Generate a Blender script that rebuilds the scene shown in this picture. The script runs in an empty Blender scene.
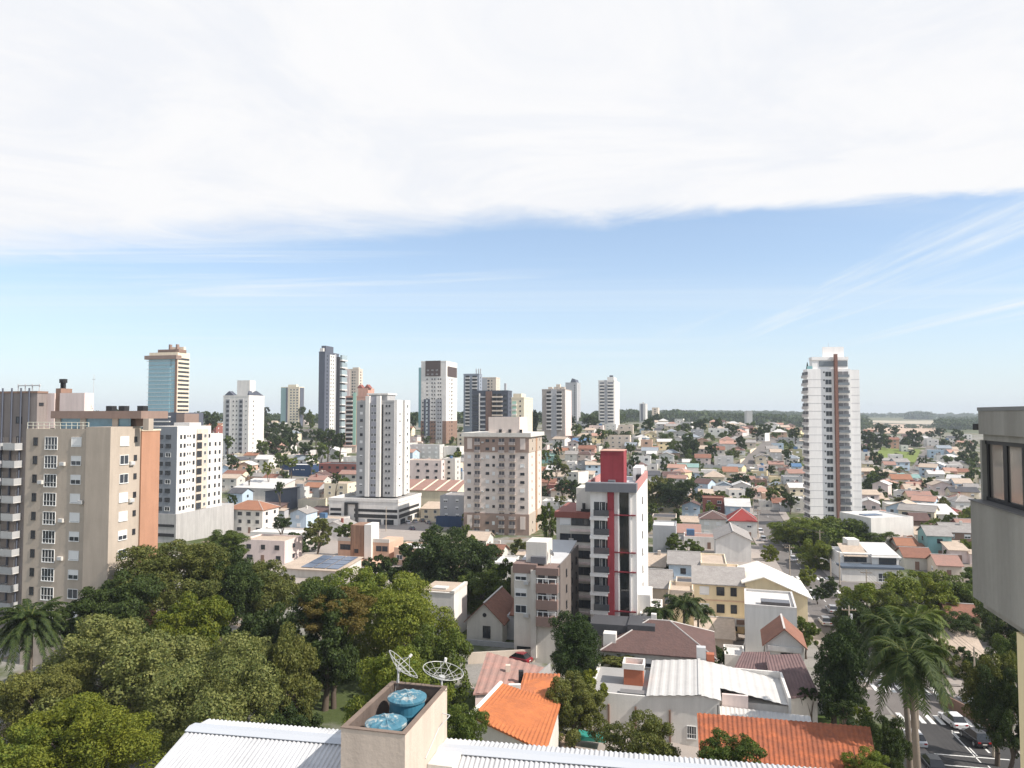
import bpy, math, random
import numpy as np
from mathutils import Vector, Matrix

# ---------------------------------------------------------------- camera, sky, sun, exposure
S = bpy.context.scene
COL = S.collection
F = 720.0
CAMZ = 40.0
TH = math.atan(31.0 / F)
cam_d = bpy.data.cameras.new("camera")
cam_d.sensor_width = 36.0
cam_d.lens = 36.0 * F / 1024.0
cam_d.clip_start = 0.5
cam_d.clip_end = 40000
cam = bpy.data.objects.new("camera", cam_d)
COL.objects.link(cam)
cam.location = (0, 0, CAMZ)
cam.rotation_euler = (math.pi / 2 + TH, 0, 0)
S.camera = cam

SUN_AZ, SUN_EL = 111.0, 43.0          # clockwise from +Y, degrees
sun_d = bpy.data.lights.new("sun", 'SUN')
sun_d.energy = 5.0
sun_d.angle = math.radians(0.5)
sun_d.color = (1.0, 0.93, 0.85)
sun = bpy.data.objects.new("sun", sun_d)
COL.objects.link(sun)
sa, se = math.radians(SUN_AZ), math.radians(SUN_EL)
to_sun = Vector((math.sin(sa) * math.cos(se), math.cos(sa) * math.cos(se), math.sin(se)))
sun.rotation_euler = to_sun.to_track_quat('Z', 'Y').to_euler()
sun.location = (0, 0, 300)

S.view_settings.view_transform = 'Standard'
S.view_settings.look = 'None'
S.view_settings.exposure = 0.32
S.view_settings.gamma = 1.0
S.view_settings.use_curve_mapping = False
S.render.engine = 'CYCLES'
S.cycles.use_denoising = True
S.cycles.max_bounces = 6
S.cycles.volume_bounces = 0
S.cycles.transparent_max_bounces = 6
S.cycles.caustics_reflective = False
S.cycles.caustics_refractive = False

world = bpy.data.worlds.new("World")
S.world = world
world.use_nodes = True


class NT:
    """tiny helper for node trees"""
    def __init__(s, nt):
        s.nt = nt
        nt.nodes.clear()

    def n(s, typ, **kw):
        nd = s.nt.nodes.new(typ)
        for k, v in kw.items():
            setattr(nd, k, v)
        return nd

    def link(s, a, b):
        s.nt.links.new(a, b)

    def val(s, sock, v):
        if hasattr(v, 'is_output') or isinstance(v, bpy.types.NodeSocket):
            s.nt.links.new(v, sock)
        else:
            sock.default_value = v

    def math(s, op, a, b=0.0, c=0.0, clamp=False):
        nd = s.n('ShaderNodeMath', operation=op)
        nd.use_clamp = clamp
        s.val(nd.inputs[0], a); s.val(nd.inputs[1], b)
        if len(nd.inputs) > 2:
            s.val(nd.inputs[2], c)
        return nd.outputs[0]

    def mix(s, fac, a, b, blend='MIX'):
        nd = s.n('ShaderNodeMixRGB', blend_type=blend)
        s.val(nd.inputs[0], fac); s.val(nd.inputs[1], a); s.val(nd.inputs[2], b)
        return nd.outputs[0]

    def noise(s, vec, scale, detail=3.0, rough=0.5, dist=0.0, out=0):
        nd = s.n('ShaderNodeTexNoise')
        if vec is not None:
            s.link(vec, nd.inputs['Vector'])
        nd.inputs['Scale'].default_value = scale
        nd.inputs['Detail'].default_value = detail
        nd.inputs['Roughness'].default_value = rough
        nd.inputs['Distortion'].default_value = dist
        return nd.outputs[out]

    def ramp(s, fac, *stops):
        nd = s.n('ShaderNodeValToRGB')
        cr = nd.color_ramp
        while len(cr.elements) < len(stops):
            cr.elements.new(0.5)
        for e, (p, c) in zip(cr.elements, stops):
            e.position = p
            e.color = c if len(c) == 4 else (*c, 1)
        s.link(fac, nd.inputs[0])
        return nd.outputs[0]

    def smooth(s, x, lo, hi):
        nd = s.n('ShaderNodeMapRange', interpolation_type='SMOOTHSTEP')
        s.val(nd.inputs['Value'], x)
        nd.inputs['From Min'].default_value = lo
        nd.inputs['From Max'].default_value = hi
        return nd.outputs['Result']


def build_sky():
    t = NT(world.node_tree)
    sky = t.n('ShaderNodeTexSky', sky_type='NISHITA')
    sky.sun_disc = False
    sky.sun_elevation = se
    sky.sun_rotation = sa
    sky.altitude = 500
    sky.air_density = 1.0
    sky.dust_density = 0.6
    sky.ozone_density = 1.6
    tc = t.n('ShaderNodeTexCoord')
    sep = t.n('ShaderNodeSeparateXYZ')
    t.link(tc.outputs['Generated'], sep.inputs[0])
    x, y, z = sep.outputs
    zc = t.math('MAXIMUM', z, 0.012)
    pu = t.math('DIVIDE', x, zc)
    pv = t.math('DIVIDE', y, zc)
    comb = t.n('ShaderNodeCombineXYZ')
    t.link(pu, comb.inputs[0]); t.link(pv, comb.inputs[1])
    P = comb.outputs[0]
    # the big sheet of high cloud, its far edge a straight line in the cloud plane
    e = t.math('SUBTRACT', 3.80, t.math('ADD', pv, t.math('MULTIPLY', pu, 0.297)))
    n1 = t.noise(P, 1.5, 8, 0.62, 0.9)
    n2 = t.noise(P, 0.35, 3, 0.5)
    e2 = t.math('ADD', e, t.math('MULTIPLY', t.math('SUBTRACT', n1, 0.5), 0.75))
    e2 = t.math('ADD', e2, t.math('MULTIPLY', t.math('SUBTRACT', n2, 0.5), 0.35))
    soft = t.smooth(pu, -1.5, 1.2)                     # the edge is blurrier to the west
    hi = t.math('SUBTRACT', 0.85, t.math('MULTIPLY', soft, 0.66))
    nd = t.n('ShaderNodeMapRange', interpolation_type='SMOOTHSTEP')
    t.link(e2, nd.inputs['Value'])
    nd.inputs['From Min'].default_value = -0.14
    t.link(hi, nd.inputs['From Max'])
    sheet = nd.outputs['Result']
    n3 = t.noise(P, 0.9, 5, 0.6, 0.8)
    thick = t.math('ADD', 0.86, t.math('MULTIPLY', n3, 0.28), clamp=True)
    sheet = t.math('MULTIPLY', sheet, thick)
    # cloud overhead and behind, out of view, is thinned to set the fill light
    near_ = t.smooth(t.math('ADD', pv, t.math('MULTIPLY', pu, 0.297)), 0.55, 1.25)
    sheet = t.math('MULTIPLY', sheet, t.math('ADD', 0.45, t.math('MULTIPLY', near_, 0.55)))
    # thin cirrus streaks in the open band of blue
    mp = t.n('ShaderNodeMapping')
    mp.inputs['Rotation'].default_value = (0, 0, math.radians(24))
    mp.inputs['Scale'].default_value = (0.10, 0.75, 1)
    t.link(P, mp.inputs[0])
    n4 = t.noise(mp.outputs[0], 1.0, 6, 0.62, 1.2)
    streak = t.math('MULTIPLY', t.math('MULTIPLY', t.smooth(n4, 0.50, 0.78), 0.8), t.smooth(z, 0.05, 0.13))
    mp2 = t.n('ShaderNodeMapping')
    mp2.inputs['Rotation'].default_value = (0, 0, math.radians(-8))
    mp2.inputs['Scale'].default_value = (0.05, 0.33, 1)
    mp2.inputs['Location'].default_value = (3.1, 0.2, 0)
    t.link(P, mp2.inputs[0])
    n5 = t.noise(mp2.outputs[0], 1.0, 5, 0.6, 0.8)
    band = t.math('MULTIPLY', t.math('MULTIPLY', t.smooth(n5, 0.46, 0.74), 0.38), t.smooth(z, 0.03, 0.12))
    # long wisps lying towards the viewer on the right
    mp3 = t.n('ShaderNodeMapping')
    mp3.inputs['Rotation'].default_value = (0, 0, math.radians(7))
    mp3.inputs['Scale'].default_value = (1.15, 0.10, 1)
    mp3.inputs['Location'].default_value = (0.35, 0, 0)
    t.link(P, mp3.inputs[0])
    n6 = t.noise(mp3.outputs[0], 1.0, 7, 0.62, 0.7)
    wisp = t.math('MULTIPLY', t.math('MULTIPLY', t.smooth(n6, 0.46, 0.72), 0.95), t.math('MULTIPLY', t.smooth(pu, 1.2, 2.6), t.smooth(z, 0.07, 0.14)))
    streak = t.math('MULTIPLY', streak, t.smooth(t.math('MULTIPLY', pu, -1.0), -1.0, 0.8))
    thin = t.math('MAXIMUM', t.math('MAXIMUM', streak, band), wisp)
    # air near the horizon
    hz = t.math('MULTIPLY', t.math('POWER', 2.718, t.math('MULTIPLY', t.math('MAXIMUM', z, 0.0), -8.0)), 0.95)
    base = t.mix(0.16, t.mix(1.0, sky.outputs[0], (*SKY_TINT, 1), 'MULTIPLY'), (7.4, 8.2, 8.9, 1))
    c1 = t.mix(hz, base, (*SKY_HORIZON, 1))
    c2 = t.mix(thin, c1, (*SKY_THIN, 1))
    shade = t.noise(P, 1.0, 8, 0.66, 0.9)
    ccol = t.mix(t.smooth(shade, 0.36, 0.60), (*CLOUD_DIM, 1), (*CLOUD_LIT, 1))
    c3 = t.mix(sheet, c2, ccol)
    bg = t.n('ShaderNodeBackground')
    bg.inputs['Strength'].default_value = 0.10
    t.link(c3, bg.inputs['Color'])
    out = t.n('ShaderNodeOutputWorld')
    t.link(bg.outputs[0], out.inputs['Surface'])


SKY_TINT = (1.10, 1.29, 1.43)
SKY_HORIZON = (6.55, 7.08, 7.45)
SKY_THIN = (7.3, 7.7, 8.0)
CLOUD_DIM = (7.25, 7.4, 7.75)
CLOUD_LIT = (7.85, 7.85, 7.95)
build_sky()

# ---------------------------------------------------------------- pixels to places
ST, CT = math.sin(TH), math.cos(TH)


def ratio(px, py=460.0):
    v = (384.0 - py) / F
    return ((px - 512.0) / F) / (CT - v * ST)


def at(px, py, d):
    """the point at forward distance d seen at a pixel of the photograph"""
    u, v = (px - 512.0) / F, (384.0 - py) / F
    t = d / (CT - v * ST)
    return Vector((u * t, d, CAMZ + t * (ST + v * CT)))


def to_px(p):
    x, y, z = p[0], p[1], p[2] - CAMZ
    f_ = y * CT + z * ST
    return 512 + F * x / f_, 384 - F * (z * CT - y * ST) / f_


DR = [-300, 100, 200, 300, 400, 500, 600, 700, 900, 1300, 2000, 3000, 4500, 7000]
UC = [-1.2, -0.7, -0.3, 0.0, 0.25, 0.35, 0.45, 0.55, 0.7, 1.2]
HT = {
    -1.2: [3, 3, 2, 2, 8, 16, 22, 24, 26, 26, 26, 28, 32, 38],
    -0.7: [3, 3, 2, 1, 8, 16, 22, 25, 26, 26, 26, 28, 32, 38],
    -0.3: [3, 3, 0, -3, 9, 17, 23, 26, 28, 28, 28, 30, 34, 38],
    0.0: [2, 3, 0, -3, 5, 15, 23, 27, 30, 30, 30, 34, 38, 39],
    0.25: [0, 1, 0, -3, 4, 18, 25, 28, 29, 26, 24, 37, 38, 39],
    0.35: [0, 0, 0, -2, 2, 15, 22, 25, 25, 20, 18, 37, 38, 39],
    0.45: [0, 0, 0, 0, 3, 8, 12, 15, 15, 13, 13, 26, 37, 39],
    0.55: [0, 0, 0, 0, 2, 6, 10.5, 14.5, 13, 9, 8, 18, 36, 39],
    0.7: [0, 0, 0, 0, 2, 6, 9, 11, 11, 9, 8, 18, 36, 39],
    1.2: [0, 0, 0, 0, 2, 6, 9, 11, 11, 9, 8, 18, 36, 39],
}
HTA = np.array([HT[u] for u in UC], float)


def raw_ground(x, y):
    u = x / max(y, 70.0)
    u = min(max(u, UC[0]), UC[-1] - 1e-6)
    i = int(np.searchsorted(UC, u, side='right') - 1)
    i = min(i, len(UC) - 2)
    fu = (u - UC[i]) / (UC[i + 1] - UC[i])
    yy = min(max(y, DR[0]), DR[-1] - 1e-3)
    j = int(np.searchsorted(DR, yy, side='right') - 1)
    fd = (yy - DR[j]) / (DR[j + 1] - DR[j])
    fd = fd * fd * (3 - 2 * fd) * 0.5 + fd * 0.5
    a = HTA[i, j] * (1 - fu) + HTA[i + 1, j] * fu
    b = HTA[i, j + 1] * (1 - fu) + HTA[i + 1, j + 1] * fu
    return float(a * (1 - fd) + b * fd)


def spaced(lo, hi, near, grow, cap):
    out = [0.0]
    s = near
    while out[-1] < hi:
        out.append(out[-1] + s)
        s = min(s * grow, cap)
    neg = []
    v, s = 0.0, near
    while v > lo:
        v -= s
        s = min(s * grow, cap)
        neg.append(v)
    return np.array(neg[::-1] + out)


GX = spaced(-7000, 7000, 8.0, 1.045, 500.0)
GY = spaced(-120, 7000, 8.0, 1.035, 400.0)
GZ = np.array([[raw_ground(x, y) for x in GX] for y in GY])


def ground(x, y):
    i = min(max(int(np.searchsorted(GX, x) - 1), 0), len(GX) - 2)
    j = min(max(int(np.searchsorted(GY, y) - 1), 0), len(GY) - 2)
    fx = (x - GX[i]) / (GX[i + 1] - GX[i]); fy = (y - GY[j]) / (GY[j + 1] - GY[j])
    return float(GZ[j, i] * (1 - fx) * (1 - fy) + GZ[j, i + 1] * fx * (1 - fy) + GZ[j + 1, i] * (1 - fx) * fy + GZ[j + 1, i + 1] * fx * fy)


def hit(px, py):
    """where the ray through a pixel meets the ground"""
    d = 40.0
    prev = d
    while d < 6900:
        p = at(px, py, d)
        if p.z <= ground(p.x, d):
            lo, hi = prev, d
            for _ in range(24):
                m = (lo + hi) / 2
                q = at(px, py, m)
                if q.z <= ground(q.x, m):
                    hi = m
                else:
                    lo = m
            q = at(px, py, hi)
            return Vector((q.x, hi, ground(q.x, hi)))
        prev = d
        d *= 1.02
    q = at(px, py, 6900)
    return Vector((q.x, 6900, ground(q.x, 6900)))


# ---------------------------------------------------------------- mesh helpers
class MB:
    def __init__(s):
        s.v, s.f, s.m = [], [], []

    def add(s, vs, fs, m=0):
        o = len(s.v)
        s.v += [tuple(p) for p in vs]
        s.f += [tuple(i + o for i in f) for f in fs]
        s.m += [m] * len(fs)
        return s

    def quad(s, a, b, c, d, m=0):
        return s.add([a, b, c, d], [(0, 1, 2, 3)], m)

    def box(s, x0, x1, y0, y1, z0, z1, m=0):
        v = [(x0, y0, z0), (x1, y0, z0), (x1, y1, z0), (x0, y1, z0), (x0, y0, z1), (x1, y0, z1), (x1, y1, z1), (x0, y1, z1)]
        return s.add(v, [(0, 3, 2, 1), (4, 5, 6, 7), (0, 1, 5, 4), (1, 2, 6, 5), (2, 3, 7, 6), (3, 0, 4, 7)], m)

    def prism(s, poly, axis, a, b, m=0):
        """extrude a 2D polygon (counter-clockwise) along x, y or z"""
        def p(q, t):
            return (t, q[0], q[1]) if axis == 'x' else ((q[0], t, q[1]) if axis == 'y' else (q[0], q[1], t))
        n = len(poly)
        vs = [p(q, a) for q in poly] + [p(q, b) for q in poly]
        fs = [(i, (i + 1) % n, n + (i + 1) % n, n + i) for i in range(n)] + [tuple(range(n))[::-1], tuple(range(n, 2 * n))]
        if axis == 'y':
            fs = [f[::-1] for f in fs]
        return s.add(vs, fs, m)

    def cyl(s, p0, p1, r0, r1=None, n=8, m=0, caps=True):
        r1 = r0 if r1 is None else r1
        p0, p1 = Vector(p0), Vector(p1)
        ax = (p1 - p0)
        q = ax.to_track_quat('Z', 'Y')
        vs = []
        for p, r in ((p0, r0), (p1, r1)):
            for i in range(n):
                a = 2 * math.pi * i / n
                vs.append(p + q @ Vector((r * math.cos(a), r * math.sin(a), 0)))
        fs = [(i, (i + 1) % n, n + (i + 1) % n, n + i) for i in range(n)]
        if caps:
            fs += [tuple(range(n))[::-1], tuple(range(n, 2 * n))]
        return s.add(vs, fs, m)

    def tube(s, pts, r, n=6, m=0):
        for a, b in zip(pts, pts[1:]):
            s.cyl(a, b, r, r, n, m)
        return s

    def slab(s, a, b, c, d, t, m=0):
        """a sloping sheet through four corners (counter-clockwise from above), thickness t downwards"""
        A = [Vector(p) for p in (a, b, c, d)]
        B = [p - Vector((0, 0, t)) for p in A]
        return s.add(A + B, [(0, 1, 2, 3), (7, 6, 5, 4), (0, 4, 5, 1), (1, 5, 6, 2), (2, 6, 7, 3), (3, 7, 4, 0)], m)

    def sheet(s, a, b, c, d, period, amp, m=0, seg=4):
        """a corrugated sheet: ribs run from edge ab to edge dc"""
        a, b, c, d = (Vector(p) for p in (a, b, c, d))
        nrm = (b - a).cross(d - a).normalized()
        n = max(2, int((b - a).length / period * seg))
        vs = []
        for i in range(n + 1):
            t = i / n
            ph = (i % seg) / seg
            h = (0, 0, 1, 1)[i % seg] * amp if seg == 4 else amp * math.sin(ph * math.pi)
            vs += [a.lerp(b, t) + nrm * h, d.lerp(c, t) + nrm * h]
        return s.add(vs, [(2 * i, 2 * i + 2, 2 * i + 3, 2 * i + 1) for i in range(n)], m)

    def mesh(s, name, mats, smooth=False):
        me = bpy.data.meshes.new(name)
        me.from_pydata(s.v, [], s.f)
        for mt in mats:
            me.materials.append(mt)
        if len(mats) > 1:
            me.polygons.foreach_set('material_index', s.m)
        if smooth:
            me.polygons.foreach_set('use_smooth', [True] * len(me.polygons))
        me.update()
        return me

    def obj(s, name, mats, parent=None, loc=None, smooth=False):
        if not isinstance(mats, (list, tuple)):
            mats = [mats]
        return new(name, s.mesh(name, mats, smooth), parent, loc)


def new(name, data, parent=None, loc=None, rz=None):
    o = bpy.data.objects.new(name, data)
    COL.objects.link(o)
    if parent is not None:
        o.parent = parent
    if loc is not None:
        o.location = loc
    if rz is not None:
        o.rotation_euler = (0, 0, rz)
    return o


def tag(o, label=None, cat=None, group=None, kind=None):
    if label: o['label'] = label
    if cat: o['category'] = cat
    if group: o['group'] = group
    if kind: o['kind'] = kind
    return o


def thing(name, loc, rz=0.0, label=None, cat=None, group=None):
    return tag(new(name, None, None, loc, rz), label, cat, group)


AUTO = []          # things whose label gets its place words at the end: (object, description, px, py)
LM = []            # landmarks: (phrase, px, py)


def auto(o, desc, px, py):
    AUTO.append((o, desc, px, py))


# ---------------------------------------------------------------- materials
MATS = {}


def paint(key, col, rough=0.75, vary=0.10, streak=0.08, bump=0.0, spec=0.25):
    if key in MATS:
        return MATS[key]
    m = bpy.data.materials.new(key)
    m.use_nodes = True
    t = NT(m.node_tree)
    tc = t.n('ShaderNodeTexCoord')
    oi = t.n('ShaderNodeObjectInfo')
    add = t.n('ShaderNodeVectorMath', operation='ADD')
    t.link(tc.outputs['Object'], add.inputs[0]); t.link(oi.outputs['Location'], add.inputs[1])
    P = add.outputs[0]
    big = t.noise(P, 0.35, 4, 0.6)
    mp = t.n('ShaderNodeMapping'); mp.inputs['Scale'].default_value = (1.1, 1.1, 0.10)
    t.link(P, mp.inputs[0])
    st = t.noise(mp.outputs[0], 1.0, 4, 0.65)
    fine = t.noise(P, 6.0, 3, 0.6)
    v = t.math('ADD', 1.0 - vary * 0.5 - streak * 0.5, t.math('MULTIPLY', big, vary))
    v = t.math('ADD', v, t.math('MULTIPLY', t.smooth(st, 0.3, 0.7), streak))
    v = t.math('ADD', v, t.math('MULTIPLY', t.math('SUBTRACT', fine, 0.5), vary * 0.6))
    hsv = t.n('ShaderNodeHueSaturation')
    hsv.inputs['Color'].default_value = (*col, 1)
    t.link(v, hsv.inputs['Value'])
    b = t.n('ShaderNodeBsdfPrincipled')
    t.link(hsv.outputs[0], b.inputs['Base Color'])
    b.inputs['Roughness'].default_value = rough
    b.inputs['Specular IOR Level'].default_value = spec
    if bump:
        bp = t.n('ShaderNodeBump'); bp.inputs['Strength'].default_value = bump; bp.inputs['Distance'].default_value = 0.05
        t.link(fine, bp.inputs['Height']); t.link(bp.outputs[0], b.inputs['Normal'])
    o = t.n('ShaderNodeOutputMaterial'); t.link(b.outputs[0], o.inputs[0])
    MATS[key] = m
    return m


def tiles(key, col, col2, period=0.33, rough=0.8, contrast=0.45, patch=0.5):
    """clay or cement tiles: rows and pans in bump and colour, with weathered patches"""
    if key in MATS:
        return MATS[key]
    m = bpy.data.materials.new(key)
    m.use_nodes = True
    t = NT(m.node_tree)
    tc = t.n('ShaderNodeTexCoord')
    oi = t.n('ShaderNodeObjectInfo')
    add = t.n('ShaderNodeVectorMath', operation='ADD')
    t.link(tc.outputs['Object'], add.inputs[0]); t.link(oi.outputs['Location'], add.inputs[1])
    P = add.outputs[0]
    n = t.noise(P, 0.5, 5, 0.65)
    cells = t.n('ShaderNodeTexVoronoi'); cells.inputs['Scale'].default_value = 1 / period
    t.link(P, cells.inputs['Vector'])
    sc = t.n('ShaderNodeSeparateColor'); t.link(cells.outputs['Color'], sc.inputs[0])
    c = t.mix(t.smooth(n, 0.35, 0.7), (*col, 1), (*[a * (1 - patch) + b * patch for a, b in zip(col, col2)], 1))
    c = t.mix(t.math('MULTIPLY', sc.outputs[0], contrast), c, (*col2, 1))
    b = t.n('ShaderNodeBsdfPrincipled')
    t.link(c, b.inputs['Base Color'])
    b.inputs['Roughness'].default_value = rough
    b.inputs['Specular IOR Level'].default_value = 0.2
    bp = t.n('ShaderNodeBump'); bp.inputs['Strength'].default_value = 0.6; bp.inputs['Distance'].default_value = 0.06
    t.link(cells.outputs['Distance'], bp.inputs['Height']); t.link(bp.outputs[0], b.inputs['Normal'])
    o = t.n('ShaderNodeOutputMaterial'); t.link(b.outputs[0], o.inputs[0])
    MATS[key] = m
    return m


def glass(key, col, rough=0.08, spec=0.5, lo=0.5, hi=1.6):
    """window glass over a dim room: every pane a little different"""
    if key in MATS:
        return MATS[key]
    m = bpy.data.materials.new(key)
    m.use_nodes = True
    t = NT(m.node_tree)
    tc = t.n('ShaderNodeTexCoord')
    oi = t.n('ShaderNodeObjectInfo')
    add = t.n('ShaderNodeVectorMath', operation='ADD')
    t.link(tc.outputs['Object'], add.inputs[0]); t.link(oi.outputs['Location'], add.inputs[1])
    n = t.noise(add.outputs[0], 0.9, 2, 0.5)
    v = t.math('ADD', lo, t.math('MULTIPLY', t.math('ADD', t.math('MULTIPLY', oi.outputs['Random'], 0.6), t.math('MULTIPLY', n, 0.6)), hi - lo))
    hsv = t.n('ShaderNodeHueSaturation'); hsv.inputs['Color'].default_value = (*col, 1)
    t.link(v, hsv.inputs['Value'])
    b = t.n('ShaderNodeBsdfPrincipled')
    t.link(hsv.outputs[0], b.inputs['Base Color'])
    b.inputs['Roughness'].default_value = rough
    b.inputs['Specular IOR Level'].default_value = spec
    o = t.n('ShaderNodeOutputMaterial'); t.link(b.outputs[0], o.inputs[0])
    MATS[key] = m
    return m


def leafmat(key, c1, c2, trans=0.25):
    if key in MATS:
        return MATS[key]
    m = bpy.data.materials.new(key)
    m.use_nodes = True
    t = NT(m.node_tree)
    tc = t.n('ShaderNodeTexCoord')
    oi = t.n('ShaderNodeObjectInfo')
    add = t.n('ShaderNodeVectorMath', operation='ADD')
    t.link(tc.outputs['Object'], add.inputs[0]); t.link(oi.outputs['Location'], add.inputs[1])
    n = t.noise(add.outputs[0], 2.2, 3, 0.6)
    geo = t.n('ShaderNodeNewGeometry')
    f_ = t.math('ADD', t.math('MULTIPLY', n, 0.9), t.math('MULTIPLY', t.math('SUBTRACT', geo.outputs['Random Per Island'], 0.5), 0.7), clamp=True)
    f_ = t.math('ADD', f_, t.math('MULTIPLY', t.math('SUBTRACT', oi.outputs['Random'], 0.5), 0.3), clamp=True)
    c = t.mix(f_, (*c1, 1), (*c2, 1))
    b = t.n('ShaderNodeBsdfPrincipled')
    t.link(c, b.inputs['Base Color'])
    b.inputs['Roughness'].default_value = 0.6
    b.inputs['Specular IOR Level'].default_value = 0.22
    tr = t.n('ShaderNodeBsdfTranslucent')
    t.link(t.mix(1.0, c, (1.0, 1.05, 0.45, 1), 'MULTIPLY'), tr.inputs['Color'])
    ms = t.n('ShaderNodeMixShader'); ms.inputs[0].default_value = trans
    t.link(b.outputs[0], ms.inputs[1]); t.link(tr.outputs[0], ms.inputs[2])
    o = t.n('ShaderNodeOutputMaterial'); t.link(ms.outputs[0], o.inputs[0])
    MATS[key] = m
    return m


WALL = {
    'white': (0.72, 0.69, 0.645), 'off-white': (0.63, 0.595, 0.54), 'cream': (0.76, 0.66, 0.50), 'beige': (0.62, 0.53, 0.44), 'grey': (0.42, 0.42, 0.43),
    'light blue': (0.47, 0.57, 0.66), 'peach': (0.60, 0.40, 0.29), 'brick-red': (0.27, 0.10, 0.08), 'turquoise': (0.22, 0.40, 0.40), 'pink': (0.68, 0.47, 0.42),
    'yellow': (0.70, 0.59, 0.37), 'slate': (0.10, 0.11, 0.14), 'salmon': (0.55, 0.32, 0.25), 'navy': (0.03, 0.06, 0.13), 'brown': (0.25, 0.16, 0.12), 'pale grey': (0.58, 0.56, 0.535),
    'taupe': (0.27, 0.19, 0.155), 'tan': (0.45, 0.38, 0.31), 'clay orange': (0.44, 0.235, 0.15), 'green': (0.2, 0.36, 0.25), 'pale pink': (0.72, 0.6, 0.56), 'olive': (0.35, 0.33, 0.2),
}
ROOF = {
    'orange': ((0.34, 0.165, 0.10), (0.25, 0.12, 0.08)), 'terracotta': ((0.27, 0.13, 0.09), (0.18, 0.09, 0.065)), 'brown': ((0.14, 0.085, 0.075), (0.09, 0.06, 0.055)),
    'grey': ((0.34, 0.32, 0.30), (0.22, 0.20, 0.19)), 'white': ((0.60, 0.585, 0.56), (0.48, 0.46, 0.44)), 'dark grey': ((0.10, 0.10, 0.11), (0.06, 0.06, 0.065)),
    'salmon': ((0.46, 0.275, 0.21), (0.34, 0.2, 0.16)), 'red': ((0.26, 0.055, 0.05), (0.30, 0.04, 0.035)), 'teal': ((0.24, 0.37, 0.34), (0.18, 0.28, 0.26)),
    'buff': ((0.52, 0.42, 0.33), (0.36, 0.29, 0.23)), 'blue': ((0.11, 0.19, 0.30), (0.06, 0.14, 0.28)), 'rosy': ((0.36, 0.20, 0.16), (0.25, 0.17, 0.14)), 'blue-grey': ((0.29, 0.32, 0.35), (0.21, 0.24, 0.27)),
}


def wm(n):
    return paint('wall ' + n, WALL[n], vary=0.24, streak=0.13, bump=0.15)


def rm(n):
    a, b = ROOF[n]
    return tiles('roof ' + n, a, b, 0.35 if n not in ('white', 'blue-grey') else 0.9, contrast=0.5 if n not in ('white',) else 0.3)


WHITE_FR = paint('window frame white', (0.78, 0.78, 0.76), vary=0.04, streak=0.0)
DARK_FR = paint('window frame dark', (0.045, 0.043, 0.045), 0.5, vary=0.05, streak=0.0)
SHUT = paint('roller shutter', (0.78, 0.77, 0.75), vary=0.08, streak=0.05)
GLASS = glass('window glass', (0.035, 0.04, 0.048))
GLASS_B = glass('window glass blue', (0.14, 0.27, 0.33), 0.05, 0.9)
CONC = paint('bare concrete', (0.37, 0.355, 0.33), 0.85, 0.25, 0.35, 0.4)
METAL = paint('galvanised metal', (0.50, 0.50, 0.50), 0.45, 0.12, 0.0)
BLACK = paint('black metal', (0.03, 0.03, 0.032), 0.5, 0.1, 0.0)
BARK = paint('bark', (0.11, 0.085, 0.065), 0.9, 0.4, 0.3, 0.6)

# ---------------------------------------------------------------- windows
WCACHE = {}


def window_mb(w, h, style):
    b = MB()
    a, c, e, f = -w / 2, w / 2, -h / 2, h / 2
    t = 0.07 if style != 'big' else 0.09
    if style in ('plain', 'dark', 'half', 'shut', 'pair', 'quad'):
        # frame ring
        b.box(a, c, -0.05, 0.02, f - t, f, 0); b.box(a, c, -0.10, 0.02, e - 0.04, e + t, 0)
        b.box(a, a + t, -0.05, 0.02, e + t, f - t, 0); b.box(c - t, c, -0.05, 0.02, e + t, f - t, 0)
        lo = e + t
        hi = f - t
        if style == 'shut':
            b.box(a + t, c - t, -0.02, 0.02, lo + 0.04, hi, 2); hi = lo + 0.04
        elif style == 'half':
            b.box(a + t, c - t, -0.02, 0.02, lo + (hi - lo) * 0.45, hi, 2); hi = lo + (hi - lo) * 0.45
        b.quad((a + t, 0.005, lo), (c - t, 0.005, lo), (c - t, 0.005, hi), (a + t, 0.005, hi), 1)
        if style in ('plain', 'dark', 'pair', 'half'):
            b.box(-0.03, 0.03, -0.035, 0.0, lo, hi, 0)
        if style == 'quad':
            for q in (-0.25, 0, 0.25):
                b.box(w * q - 0.03, w * q + 0.03, -0.035, 0.0, lo, hi, 0)
            b.box(a + t, c - t, -0.037, 0.0, e + h * 0.36 - 0.03, e + h * 0.36 + 0.03, 0)
    elif style == 'hole':
        b.box(a, c, -0.015, 0.02, e, f, 1)
        b.box(a - 0.03, c + 0.03, -0.08, 0.02, e - 0.08, e - 0.005, 0)
    return b


def style_mats(style):
    if style == 'dark':
        return [DARK_FR, GLASS, SHUT]
    return [WHITE_FR, GLASS, SHUT]


def window_mesh(w, h, style):
    k = (round(w, 1), round(h, 1), style)
    if k not in WCACHE:
        WCACHE[k] = window_mb(k[0], k[1], style).mesh('window', style_mats(style))
    return WCACHE[k]


FACE_ROT = {'F': 0.0, 'R': math.pi / 2, 'L': -math.pi / 2, 'B': math.pi}


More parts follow.
